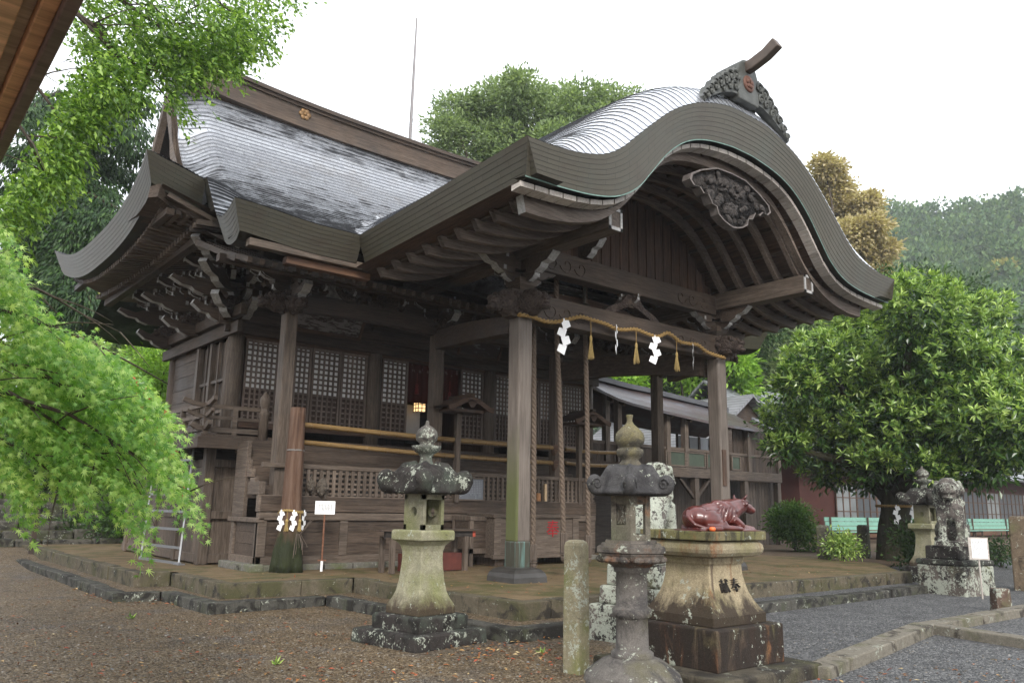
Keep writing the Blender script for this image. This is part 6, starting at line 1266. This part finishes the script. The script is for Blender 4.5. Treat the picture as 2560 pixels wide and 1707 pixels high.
# ================================================================== trees and hills
def bark(name, c): 
    g = NT(name, .9, .2); v = g.coord((5, 5, .8)); n = g.noise(v, 3, 6, .7); g.col(g.ramp(n, [(.3, tuple(x*.5 for x in c)), (.7, tuple(x*1.3 for x in c))])); g.bump(n, .8, .04); return g.m
BARK = bark('bark', (.07, .055, .042)); BARKD = bark('mossy_bark', (.035, .032, .018))
def limb(m, p0, p1, r0, r1, sag=.1, n=6, wob=.08):
    p0, p1 = np.array(p0, float), np.array(p1, float); L = np.linalg.norm(p1-p0); pts = []
    for t in np.linspace(0, 1, n): pts.append(tuple(p0*(1-t)+p1*t+np.array([0, 0, sag*L*math.sin(math.pi*t)])+rng.normal(size=3)*wob*L*.12*(0 < t < 1)))
    m.tube(pts, list(np.linspace(r0, r1, n)), 7); return pts
def tree(name, lab, base, lobes, n, mat, L, W, clump=.35, per=14, trunk_r=.25, group=None, barkm=None, fill=.25, up=.35, cat='tree', limbs=8, trunk=True, Wv=.3):
    t = thing(name, lab, cat, base, 0, group); cs = [np.array(c) for c, r in lobes]; top = np.mean(cs, 0); b = np.array(base, float)
    if trunk:
        m = MB(); f = b*.45+top*.55; f[:2] = f[:2]*.5+b[:2]*.5; limb(m, b-np.array([0, 0, .3]), f, trunk_r, trunk_r*.6, 0, 7)
        for i in rng.permutation(len(cs))[:limbs]: limb(m, f*.7+b*.3+(f-b)*.3*rng.random(), cs[i], trunk_r*.42, trunk_r*.08, .05, 6)
        m.build('trunk', barkm or BARK, t, smooth=True)
    p, d, nr = crown(lobes, n, clump, per, up, fill); k = len(p); leaves('crown', p, d, nr, L*(.7+.6*rng.random(k)), W*(1-Wv/2+Wv*rng.random(k)), mat, t); return t
def lob(px, py, dist, rp, sq=(1, 1, .85), jd=0.0):
    r = rp*dist/FPX/1.0*1.08; c = at(px, py, dist+jd); return (c, np.array(sq)*r)
LM = dict(lime2=leafmat('shrub_leaf', (.03, .075, .015), (.075, .155, .03), (.16, .27, .06), .35, .4), young=leafmat('young_evergreen_leaf', (.08, .15, .035), (.22, .34, .08), (.48, .60, .18), .35, .25, .5), ever=leafmat('evergreen_leaf', (.012, .032, .008), (.03, .075, .014), (.07, .14, .025), .3, .28, .5), wood=leafmat('wood_leaf', (.015, .035, .010), (.035, .08, .018), (.075, .13, .03), .25, .5), lime=leafmat('lime_leaf', (.10, .22, .02), (.20, .36, .045), (.34, .5, .09), .45, .4),
          gold=leafmat('golden_leaf', (.25, .20, .10), (.41, .34, .19), (.58, .51, .32), .4, .55), maple=leafmat('maple_leaf', (.075, .20, .03), (.22, .41, .08), (.58, .72, .25), .5, .3, .45), con=leafmat('conifer_leaf', (.010, .030, .010), (.030, .07, .020), (.07, .13, .035), .25, .5),
          back=leafmat('back_tree_leaf', (.07, .11, .05), (.18, .25, .11), (.30, .38, .18), .45, .5), over=leafmat('overhang_leaf', (.035, .08, .014), (.11, .21, .035), (.32, .47, .09), .45, .35), yel=leafmat('yellow_green_leaf', (.16, .16, .03), (.28, .26, .06), (.36, .34, .1), .4, .5), hill=leafmat('hill_leaf', (.022, .06, .02), (.06, .125, .035), (.14, .21, .06), .3, .7))
# ---- big evergreen on the right
def fluff(lo, k=5, s=.34):
    o = list(lo)
    for c, r in lo:
        for d in rand_dirs(k):
            d[2] = abs(d[2])*.9-.15; o.append((c+d*r*(.85+.25*rng.random()), r*s*(.7+.6*rng.random())))
    return o
D = 23.6; E1 = [(2275, 775, 105), (2160, 815, 105), (2390, 830, 110), (2070, 915, 105), (2190, 930, 140), (2330, 930, 140), (2480, 940, 120), (1995, 1040, 80), (2100, 1060, 125), (2240, 1070, 130), (2370, 1070, 140), (2500, 1060, 130), (1975, 1115, 50), (1950, 1050, 52), (1955, 1120, 42), (2000, 960, 60), (2085, 1135, 70), (2190, 1150, 60), (2330, 1135, 75), (2450, 1135, 75), (2540, 1125, 75), (2080, 1175, 62), (2180, 1190, 45), (2330, 1180, 58), (2450, 1170, 62), (2600, 1010, 120), (2640, 1090, 120)]
lo = [lob(x, y, D+rng.uniform(-2.2, 2.2), r*.84) for x, y, r in E1]
tb = (21.4, 10.4, .22)
t = tree('evergreen_tree', 'big round evergreen tree with glossy rosettes and mossy trunk right of the porch', tb, lo, 30000, LM['ever'], .19, .08, .2, 12, .52, None, BARKD, .75, .7, limbs=14)
fl = fluff(lo, 6, .36); nr_ = 5200; vol = np.array([np.prod(r)**(2/3) for c, r in fl]); ids = rng.choice(len(fl), nr_, p=vol/vol.sum()); C0 = np.array([c for c, r in fl])[ids]; R0 = np.array([r for c, r in fl])[ids]; d0 = rand_dirs(nr_); d0[:, 2] = d0[:, 2]*.8+.18; tip = C0+d0*R0*(.9+.2*rng.random(nr_))[:, None]; ax = norm(d0*.55+np.array([0, 0, .75])+rng.normal(size=(nr_, 3))*.25)
kk = np.repeat(np.arange(nr_), 10); sd0 = rand_dirs(len(kk)); dv = norm(ax[kk]*.55+sd0*.85); leaves('young_rosettes', tip[kk]+dv*.02, dv, ax[kk]+rng.normal(size=dv.shape)*.15, .15+.07*rng.random(len(kk)), .05+.025*rng.random(len(kk)), LM['young'], t)
_top = np.mean([c for c, r in lo], 0); _b = np.array(tb)-np.array([0, 0, .3]); _f = np.array(tb)*.45+_top*.55; _f[:2] = _f[:2]*.5+np.array(tb)[:2]*.5; zr = 1.62; _t = (zr-_b[2])/(_f[2]-_b[2]); tc_ = _b*(1-_t)+_f*_t; rt = .52*(1-.4*_t)+.04; ring = [(tc_[0]+rt*math.cos(a), tc_[1]+rt*math.sin(a), zr) for a in np.linspace(0, 2*math.pi, 16)]; o = twist(ring, .035, 2, .16, M_STRAW, 'trunk_rope', sub=3); tag(o, 'straw rope round the mossy trunk of the big evergreen tree', 'straw rope')
for lab, a in (('small white paper streamer on the left of the big mossy tree trunk', 213), ('small white paper streamer on the right of the big mossy tree trunk', 282)): shide('trunk_streamer', (tc_[0]+(rt+.05)*math.cos(math.radians(a)), tc_[1]+(rt+.05)*math.sin(math.radians(a)), zr), .2, .5, lab, 'paper streamers on the tree trunk', -.9)
# ---- shrubs on the right
def shrub(lab, px, py, dist, rp, n, mat, z0, L=.11, W=.06, group=None, sq=(1, 1, .95)):
    c, r = lob(px, py, dist, rp, sq); b = (c[0], c[1], z0); lobs = [(c+rng.normal(size=3)*r*.35, r*.62) for _ in range(7)]; return tree('shrub', lab, b, lobs, n, mat, L, W, .12, 9, .04, group, None, .3, .5, 'shrub', 6)
shrub('leafy green shrub at the foot of the corridor beside the maroon wall', 1985, 1300, 27, 48, 6000, LM['lime2'], .25, .12, .06, 'shrubs by the tree'); shrub('low shrub between the low post and the mossy trunk', 2110, 1362, 21.5, 32, 1500, LM['young'], .25, .09, .045, 'shrubs by the tree'); shrub('dark low shrub right of the mossy trunk behind the distant lantern', 2300, 1375, 21, 45, 1800, LM['wood'], .25, .1, .05, 'shrubs by the tree'); shrub('small fern-like shrub under the right-hand bench', 2500, 1375, 26, 32, 800, LM['ever'], .25, .14, .04, 'shrubs by the tree')
# ---- tree behind the hall
D = 40; lo = [lob(x, y, D+rng.uniform(-2, 2), r) for x, y, r in [(1240, 260, 62), (1300, 235, 60), (1150, 290, 62), (1110, 330, 45), (1210, 330, 85), (1330, 300, 85), (1400, 260, 50), (1460, 250, 48), (1440, 310, 75), (1530, 265, 46), (1575, 255, 34), (1520, 320, 65), (1170, 380, 85), (1300, 390, 100), (1420, 400, 100)]]
tree('broad_tree', 'broad pale green tree rising behind the roof between the antenna and the porch', (at(1310, 700, D)[0], at(1310, 700, D)[1], .2), fluff(lo, 8, .30), 50000, LM['back'], .25, .11, .22, 10, .5, None, BARK, .12, .4, limbs=15)
# ---- golden tree, woods behind the corridor
D = 52; lo = [lob(x, y, D+rng.uniform(-1.5, 1.5), r) for x, y, r in [(2062, 425, 28), (2082, 470, 36), (2110, 530, 42), (2160, 520, 30), (2180, 570, 28), (2125, 600, 46), (2180, 632, 34), (2080, 640, 55), (2150, 680, 50)]]
tree('golden_tree', 'golden brown flowering tree beyond the right end of the porch roof', (at(2120, 900, D)[0], at(2120, 900, D)[1], .2), fluff(lo, 6, .36), 36000, LM['gold'], .30, .16, .22, 12, .4, None, BARK, .2, .5)
wd = [('dark_wood_tree', 'dark tree behind the corridor roof near the hall', 42, [(1500, 880, 80), (1560, 840, 90), (1620, 880, 80), (1530, 960, 90), (1600, 980, 80)], 'wood', 16000), ('lime_tree', 'fresh lime green tree seen under the porch beam between the right posts', 38, [(1580, 965, 28), (1630, 935, 26), (1690, 905, 30), (1760, 900, 35), (1830, 915, 38), (1850, 970, 34), (1730, 960, 25), (1600, 1000, 24)], 'lime', 5000),
      ('dark_wood_tree', 'dark tall tree behind the corridor, right of the last porch pillar', 44, [(1720, 850, 110), (1800, 820, 110), (1700, 950, 100), (1800, 960, 100), (1880, 800, 90)], 'wood', 20000), ('dark_wood_tree', 'olive tree above the grey gabled outbuilding', 48, [(1900, 870, 90), (1980, 850, 90), (1870, 950, 80), (1960, 950, 90), (2040, 800, 90), (1950, 1020, 60)], 'back', 18000), ('dark_wood_tree', 'dark evergreen hidden behind the big round tree on the right', 50, [(2150, 780, 110), (2290, 760, 90), (2230, 880, 120), (2380, 800, 100)], 'wood', 12000)]
for nm, lab, D, L_, mt, n in wd:
    lo = [lob(x, y, D+rng.uniform(-2, 2), r) for x, y, r in L_]; b = np.mean([c for c, r in lo], 0); tree(nm, lab, (b[0], b[1], .2), fluff(lo, 4, .36), n, LM[mt], .30, .14, .28, 13, .3, 'trees behind the corridor', BARKD, .3, .5)
# ---- left background
lf = [('yellow_tree', 'yellow-green tree at the far left behind the hall eave', 46, [(240, 760, 70), (310, 790, 70), (270, 850, 80), (370, 800, 50), (200, 840, 70)], 'yel', 14000, .2, .06), ('green_tree', 'olive leafy tree between the yellow tree and the hall wall', 34, [(360, 840, 60), (400, 870, 55), (330, 900, 70), (400, 930, 60)], 'back', 9000, .22, .11), ('green_tree', 'bright green tree beside the left wall of the hall', 27, [(370, 900, 45), (410, 930, 45), (380, 980, 60), (420, 1020, 50), (350, 1040, 60), (300, 980, 60)], 'lime', 9000, .14, .05), ('green_tree', 'dark green undergrowth tree behind the maple and the old steps', 30, [(250, 1050, 100), (350, 1100, 90), (120, 1080, 110), (60, 1180, 90), (220, 1170, 90), (330, 1190, 70)], 'wood', 13000, .2, .09)]
for nm, lab, D, L_, mt, n, a, b_ in lf:
    lo = [lob(x, y, D+rng.uniform(-1.5, 1.5), r) for x, y, r in L_]; b = np.mean([c for c, r in lo], 0); tree(nm, lab, (b[0], b[1], .3), lo, n, LM[mt], a, b_, .25, 12, .2, 'trees left of the hall', BARKD, .3, .4)
shrub('low green fern clump growing on the old stone steps under the maple', 200, 1345, 25.5, 40, 1500, LM['wood'], .6, .16, .05); shrub('dark bush at the back corner of the terrace behind the ladder', 300, 1300, 24.6, 60, 2500, LM['wood'], .4, .14, .06)
# dark drooping conifer at the left
D = 30; t = thing('conifer', 'tall dark drooping conifer behind the left eave of the hall', 'tree', tuple(at(180, 1000, D)[:2])+(.3,)); m = MB(); b = np.array(t.location); top = at(150, 300, D); m.tube([tuple(b-np.array([0, 0, .4])), tuple(b*.6+top*.4), tuple(top)], [.42, .33, .12], 10); P, Dv, Nr = [], [], []
br = [(150, 520, 330, 640), (160, 470, 340, 560), (150, 400, 375, 460), (140, 340, 372, 380), (140, 300, 360, 330), (160, 560, 300, 690), (160, 620, 230, 760), (150, 480, 30, 560), (150, 430, 20, 470), (150, 560, 60, 660), (150, 640, 70, 740), (150, 700, 200, 800), (150, 360, 40, 380), (160, 280, 330, 290), (150, 740, 110, 830), (150, 250, 380, 250), (150, 230, 60, 300), (160, 600, 270, 640), (150, 520, 260, 560), (150, 440, 280, 480), (150, 380, 290, 410), (160, 330, 200, 420), (150, 500, 180, 600), (150, 560, 210, 700), (150, 620, 160, 720), (150, 680, 130, 790), (150, 450, 100, 540), (150, 420, 230, 500), (150, 540, 20, 640), (150, 620, 20, 720)]
for (x0, y0, x1, y1) in br:
    dd = D+rng.uniform(-2.5, 2.5); pts = limb(m, at(x0, y0, D), at(x1, y1, dd), .09, .02, .06, 9, .1); pts = np.array(pts); k = 1500
    tt = rng.random(k)**.7*(len(pts)-1); i = np.minimum(tt.astype(int), len(pts)-2); f = (tt-i)[:, None]; p = pts[i]*(1-f)+pts[i+1]*f
    g_ = rng.normal(size=(k, 3))*np.array([.28, .28, .12]); g_[:, 2] -= np.abs(rng.normal(size=k))*.32; P.append(p+g_); Dv.append(norm(g_+np.array([0, 0, -.5]))); Nr.append(rand_dirs(k)+np.array([0, 0, .8]))
P, Dv, Nr = map(np.concatenate, (P, Dv, Nr)); k = len(P); m.build('trunk', BARKD, t, smooth=True); leaves('crown', P, Dv, Nr, .16+.14*rng.random(k), .05+.05*rng.random(k), LM['con'], t)
def sprays(poly, n, dlo, dhi, tl, dvec, spread, per, droop, band=0):
    x, y = poly_sites(poly, n*3 if band else n)
    if band: c_ = x*.55-y*.83; ok = np.sin(2*math.pi*c_/band+2.2*np.sin(x*.011)+1.3*np.sin(y*.017)) > rng.uniform(-.75, .35, len(x)); x, y = x[ok][:n], y[ok][:n]; n = len(x)
    dist = rng.uniform(dlo, dhi, n); B0 = at_many(x, y, dist); d = norm(np.array(dvec)+rng.normal(size=(n, 3))*spread); side = norm(np.cross(d, np.array([0, 0, 1.0])+rng.normal(size=(n, 3))*.25))
    P, Dv, tw = [], [], []
    L = tl*(.6+.8*rng.random(n))
    for i in range(per):
        t = (i+1)/per; s = 1 if i % 2 else -1; p = B0+d*(L*(t-.5))[:, None]+np.array([0, 0, -1.0])*(droop*L*t*t)[:, None]+side*s*.02; P.append(p); Dv.append(norm(d*.7+side*s*.8*(1-t*.5)+np.array([0, 0, -.35])+rng.normal(size=(n, 3))*.22))
    return np.concatenate(P), np.concatenate(Dv), B0, d, L
# ---- overhanging broadleaf branches, top left
t = thing('overhanging_tree', 'broadleaf tree whose fresh green branches hang over the top left of the hall roof', 'tree', (-2.6, 9.5, 0)); m = MB()
limb(m, (-2.6, 9.5, -.3), (-1.6, 9.6, 6.5), .34, .25, 0, 8); fk = np.array((-1.6, 9.6, 6.5))
for x1, y1, dd in ((430, 60, 11), (620, 60, 11.5), (520, 180, 11.5), (300, 150, 10.5), (180, 350, 10.5), (430, 260, 11), (700, 20, 12), (110, 430, 10.2), (340, 30, 10.4), (560, -120, 12)):
    e = at(x1, y1, dd); md = fk*.5+e*.5+np.array([0, 0, .9]); limb(m, fk, md, .11, .05, .03, 5); pp = limb(m, md, e, .05, .008, .06, 7)
    for _ in range(7): a = np.array(pp[random.randrange(2, 7)]); limb(m, a, a+norm(rng.normal(size=3)*np.array([1, 1, .5])+CR*.4)*.7, .012, .003, .05, 4)
m.build('trunk', BARK, t, smooth=True)
PA = [(200, 0), (745, 0), (700, 40), (690, 130), (640, 130), (590, 150), (585, 195), (530, 165), (490, 215), (470, 285), (440, 295), (425, 240), (380, 195), (330, 180), (250, 160), (180, 110)]; PB = [(60, 420), (130, 320), (180, 200), (250, 130), (350, 120), (370, 200), (340, 260), (300, 250), (230, 330), (200, 390), (190, 450), (110, 480), (60, 560), (0, 600), (0, 500)]; PC = [(430, -250), (760, -200), (760, 20), (200, 20), (150, -150)]
A = [sprays(PA, 620, 10.2, 12.6, .45, CR*.6+np.array([0, 0, -.45]), .5, 12, .35), sprays(PB, 640, 9.8, 11.2, .42, CR*.45+np.array([0, 0, -.6]), .5, 12, .4), sprays(PC, 300, 10.5, 13, .5, CR*.5+np.array([0, 0, -.2]), .5, 12, .3), sprays([(345, 110), (560, 60), (660, 100), (600, 170), (440, 190)], 240, 10.6, 12.2, .45, CR*.6+np.array([0, 0, -.5]), .5, 12, .35)]
P = np.concatenate([a[0] for a in A]); Dv = np.concatenate([a[1] for a in A]); k = len(P); leaves('crown', P, Dv+rand_dirs(k)*.35+np.array([0, 0, .15]), rand_dirs(k)*.8+np.array([0, 0, 1.0])-CF*.3, .065+.045*rng.random(k), .032+.02*rng.random(k), LM['over'], t)
# ---- foreground maple
t = thing('maple_tree', 'fresh green maple with drooping star-shaped leaves filling the left foreground', 'tree', (-2.2, 4.6, 0)); m = MB(); limb(m, (-2.2, 4.6, -.2), (-1.8, 4.8, 2.3), .16, .11, 0, 7); fk = np.array((-1.8, 4.8, 2.3)); MP = [(0, 545), (40, 610), (85, 660), (55, 725), (120, 775), (210, 830), (310, 895), (400, 965), (420, 1010), (375, 1050), (425, 1095), (470, 1150), (480, 1200), (470, 1250), (490, 1290), (460, 1250), (432, 1175), (405, 1230), (362, 1150), (335, 1240), (340, 1350), (312, 1280), (262, 1210), (230, 1125), (185, 1210), (150, 1250), (112, 1180), (62, 1210), (42, 1260), (0, 1280)]
for x1, y1, dd in ((300, 830, 6.6), (420, 960, 6.4), (450, 1150, 6.2), (330, 1200, 6.0), (150, 1200, 5.8), (110, 790, 6.8), (60, 950, 6.0), (250, 1000, 6.4), (470, 1230, 6.0)):
    e = at(x1, y1, dd); md = fk*.45+e*.55+np.array([0, 0, .25]); limb(m, fk, md, .04, .018, .05, 5); pp = limb(m, md, e, .018, .004, .08, 7)
    for _ in range(6): a = np.array(pp[random.randrange(1, 7)]); limb(m, a, a+norm(rng.normal(size=3)*.5+CR*.8+np.array([0, 0, -.4]))*.4, .006, .002, .05, 4)
m.build('trunk', BARK, t, smooth=True)
A = [sprays(MP, 1000, 5.4, 7.2, .33, CR*.9+np.array([0, 0, -.6]), .30, 11, .4, 120), sprays([(0, 760), (130, 800), (300, 910), (410, 1080), (450, 1150), (400, 1190), (250, 1090), (100, 1170), (0, 1190)], 520, 5.6, 7.0, .32, CR*.9+np.array([0, 0, -.5]), .33, 11, .35, 95), sprays([(-350, 500), (0, 540), (0, 1100), (-350, 1100)], 260, 5.0, 7.0, .36, CR*.8+np.array([0, 0, -.5]), .4, 10, .35)]
P = np.concatenate([a[0] for a in A]); Dv = np.concatenate([a[1] for a in A]); k = len(P); cr_ = leaves('crown', P, Dv, rand_dirs(k)*.75+np.array([0, 0, .85])-CF*.5, .038+.045*rng.random(k)**1.4, .042+.045*rng.random(k)**1.4, LM['maple'], t, 'maple')
x, y = poly_sites([(330, 930), (400, 990), (450, 1160), (470, 1260), (400, 1180), (330, 1050)], 60); q = at_many(x, y, rng.uniform(5.8, 6.4, 60)); k = len(q); ws_ = leaves('winged_seeds', q, rand_dirs(k)+np.array([0, 0, -.5]), rand_dirs(k), np.full(k, .035), np.full(k, .014), plain('red_maple_seed', (.42, .06, .04), .6), t); ws_['kind'] = 'stuff'
# ---- wooded hill
SK = [(-1500, 1150), (-600, 1120), (0, 1050), (600, 950), (1200, 860), (1700, 700), (2000, 590), (2200, 532), (2330, 535), (2450, 528), (2500, 512), (2560, 500), (2750, 470), (3100, 520), (3600, 640), (4400, 820)]
az = [math.atan2(*ray(x, y)[:2]) for x, y in SK]; zt = [at(x, y, 235)[2] for x, y in SK]; AZ = np.linspace(min(az), max(az), 90); top = lambda a: np.interp(a, az, zt)
def hpt(a, f): d_ = 95+140*f; return np.stack([np.sin(a)*d_, np.cos(a)*d_, (top(a)-1.8)*f**1.15*np.ones_like(a)+.2], -1)
m = MB(); m.grid([[tuple(hpt(np.array(a), f)) for a in AZ] for f in np.linspace(-.02, 1, 12)]+[[(math.sin(a)*300, math.cos(a)*300, -1) for a in AZ]]); tag(m.build('hill', earth_mat('hill_floor', (.02, .035, .014), (.035, .06, .02), (.02, .03, .01)), smooth=True), kind='structure')
n = 2800; a = rng.uniform(min(az), max(az), n); w_ = (a > az[6]) & (a < az[13]); a = np.where(rng.random(n) < .55, rng.uniform(az[5], az[13], n), a); f = rng.random(n)**.75; C_ = hpt(a, f); per = 100; k = np.repeat(np.arange(n), per); rr = (1.7+3.0*rng.random(n)**1.6)[k]; g_ = rand_dirs(len(k)); g_[:, 2] = np.abs(g_[:, 2])*1.5; p = C_[k]+g_*rr[:, None]*(.6+.4*rng.random(len(k)))[:, None]+np.array([0, 0, .6])
o = leaves('hill_forest', p, norm(g_+rng.normal(size=g_.shape)*.5), g_+np.array([0, 0, .8]), np.full(len(k), .85)+.5*rng.random(len(k)), .6+.35*rng.random(len(k)), LM['hill']); tag(o, 'misty wooded hillside beyond the big tree', 'forest', None, 'stuff')
n = 9; a = rng.uniform(az[6], az[12], n); f = .25+.6*rng.random(n); C_ = hpt(a, f); k = np.repeat(np.arange(n), 90); g_ = rand_dirs(len(k)); g_[:, 2] = np.abs(g_[:, 2])*1.2; p = C_[k]+g_*2.6*(.6+.4*rng.random(len(k)))[:, None]+np.array([0, 0, 1.5]); tag(leaves('pale_hill_trees', p, norm(g_), g_+np.array([0, 0, .8]), np.full(len(k), 1.4), np.full(len(k), .9), LM['yel']), 'scattered pale flowering trees on the misty hillside', 'forest', None, 'stuff')
# ---- fallen leaves and pebbles
n = 950; x, y = poly_sites([(0, 1440), (500, 1470), (900, 1480), (1500, 1620), (2000, 1700), (2560, 1640), (2560, 1707), (0, 1707)], n); q = np.array([onz(a, b_, .006) for a, b_ in zip(x, y)]); q[:, 2] = .006+.01*rng.random(n); d_ = rand_dirs(n); d_[:, 2] *= .15; nr = rand_dirs(n)*.3+np.array([0, 0, 1])
g = NT('fallen_leaf', .6, .3); isl = g.n('ShaderNodeNewGeometry').outputs['Random Per Island']; g.col(g.ramp(isl, [(0, (.07, .035, .015)), (.35, (.17, .075, .024)), (.6, (.26, .05, .022)), (.8, (.30, .17, .055)), (.95, (.36, .28, .15))])); MLF = g.m
o = leaves('fallen_leaves', q, d_, nr, .03+.045*rng.random(n), .012+.02*rng.random(n), MLF); tag(o, 'scattered red and brown leaves fallen on the gravel', 'leaves', None, 'stuff')
xs_, ys_ = poly_sites([(150, 1470), (420, 1480), (640, 1488), (700, 1480), (640, 1500), (300, 1520)], 260); x2, y2 = poly_sites([(1080, 1600), (1270, 1605), (1420, 1590), (1420, 1660), (1150, 1650)], 160); q = np.array([onz(a, b_, .006) for a, b_ in zip(np.r_[xs_, x2], np.r_[ys_, y2])]); k = len(q); q[:, 2] = .012+.02*rng.random(k); d_ = rand_dirs(k); d_[:, 2] *= .2; tag(leaves('drifted_leaves', q, d_, rand_dirs(k)*.4+np.array([0, 0, 1]), .035+.04*rng.random(k), .015+.02*rng.random(k), MLF), 'wet leaves drifted against the stone kerbs', 'leaves', None, 'stuff')
W_ = []
for px, py in ((1353, 1632), (1330, 1598), (690, 1660), (1228, 1480), (980, 1100), (1930, 1668), (330, 1545), (2080, 1660)):
    c = onz(px, py, 0) if py > 1400 else None
    if c is not None: W_.append(c)
kk = np.repeat(np.arange(len(W_)), 14); d_ = norm(rng.normal(size=(len(kk), 3))*np.array([1, 1, .3])+np.array([0, 0, .9])); tag(leaves('weeds', np.array(W_)[kk]+rng.normal(size=(len(kk), 3))*np.array([.012, .012, 0]), d_, rand_dirs(len(kk)), .05+.05*rng.random(len(kk)), .012+.012*rng.random(len(kk)), LM['young']), 'small green weeds sprouting from the gravel', 'weeds', None, 'stuff')
n = 500; q = np.stack([rng.uniform(4.5, 16, n), rng.uniform(7.9, 13, n), np.full(n, .335)], 1); q = q[~((q[:, 0] < 6.6) & (q[:, 1] < 11.6))]; k = len(q); d_ = rand_dirs(k); d_[:, 2] *= .1; o = leaves('terrace_leaves', q, d_, rand_dirs(k)*.2+np.array([0, 0, 1]), .03+.03*rng.random(k), .015+.015*rng.random(k), MLF); tag(o, 'few brown leaves lying on the earth terrace', 'leaves', None, 'stuff')
n = 9000; d_ = 4.2+rng.random(n)**1.5*7; a_ = rng.uniform(.08, 1.25, n); q = np.stack([np.sin(a_)*d_, np.cos(a_)*d_, np.zeros(n)], 1); ok = ~((q[:, 0] > 5.6) & (q[:, 0] < 17) & (q[:, 1] > 6.9)) & ~((q[:, 0] > 3.9) & (q[:, 1] > 10.8)) & ~((np.abs(q[:, 0]-5.06) < .6) & (np.abs(q[:, 1]-7.66) < .6)) & ~((np.abs(q[:, 0]-6.26) < .75) & (np.abs(q[:, 1]-4.82) < .75)) & (np.hypot(q[:, 0]-4.98, q[:, 1]-4.54) > .5); q = q[ok]; n = len(q)
th = np.linspace(0, 2*math.pi, 6)[:-1]; ringv = np.stack([np.cos(th), np.sin(th), th*0], 1); base = np.concatenate([ringv*np.array([1, 1, 1])+np.array([0, 0, .15]), ringv*.62+np.array([0, 0, .62]), [[0, 0, .78]]]); s_ = (.004+.011*rng.random(n)**2.5)[:, None]*np.stack([.8+.6*rng.random(n), .8+.6*rng.random(n), .5+.5*rng.random(n)], 1); ang = rng.uniform(0, 6.28, n)
V = base[None]*s_[:, None, :]; V = np.stack([V[..., 0]*np.cos(ang)[:, None]-V[..., 1]*np.sin(ang)[:, None], V[..., 0]*np.sin(ang)[:, None]+V[..., 1]*np.cos(ang)[:, None], V[..., 2]], -1)+q[:, None, :]-np.array([0, 0, .002]); nb = len(base)
F = []; 
for i in range(5): j = (i+1) % 5; F += [(i, j, 5+j), (i, 5+j, 5+i), (5+i, 5+j, 10)]
F = (np.array(F)[None]+(np.arange(n)*nb)[:, None, None]).reshape(-1, 3); g = NT('pebble', .6, .4); isl = g.n('ShaderNodeNewGeometry').outputs['Random Per Island']; g.col(g.ramp(isl, [(0, (.03, .026, .022)), (.3, (.09, .075, .055)), (.6, (.14, .125, .10)), (.85, (.10, .105, .11)), (.97, (.26, .24, .21))]))
tag(np_mesh('pebbles', V.reshape(-1, 3), F, g.m, smooth=True), 'loose pebbles scattered on the gravel in the foreground', 'pebbles', None, 'stuff')
# ---- haze between here and the hill
HZ = True
if HZ:
    m = MB(); m.box((-420, -90, -3), (480, 480, 130)); hm = bpy.data.materials.new('haze'); hm.use_nodes = True; nt = hm.node_tree; nt.nodes.clear(); ou = nt.nodes.new('ShaderNodeOutputMaterial'); pv = nt.nodes.new('ShaderNodeVolumePrincipled'); pv.inputs['Color'].default_value = (.9, .94, 1, 1); pv.inputs['Density'].default_value = .0006; nt.links.new(pv.outputs[0], ou.inputs['Volume'])
    tag(m.build('haze', hm), kind='stuff')
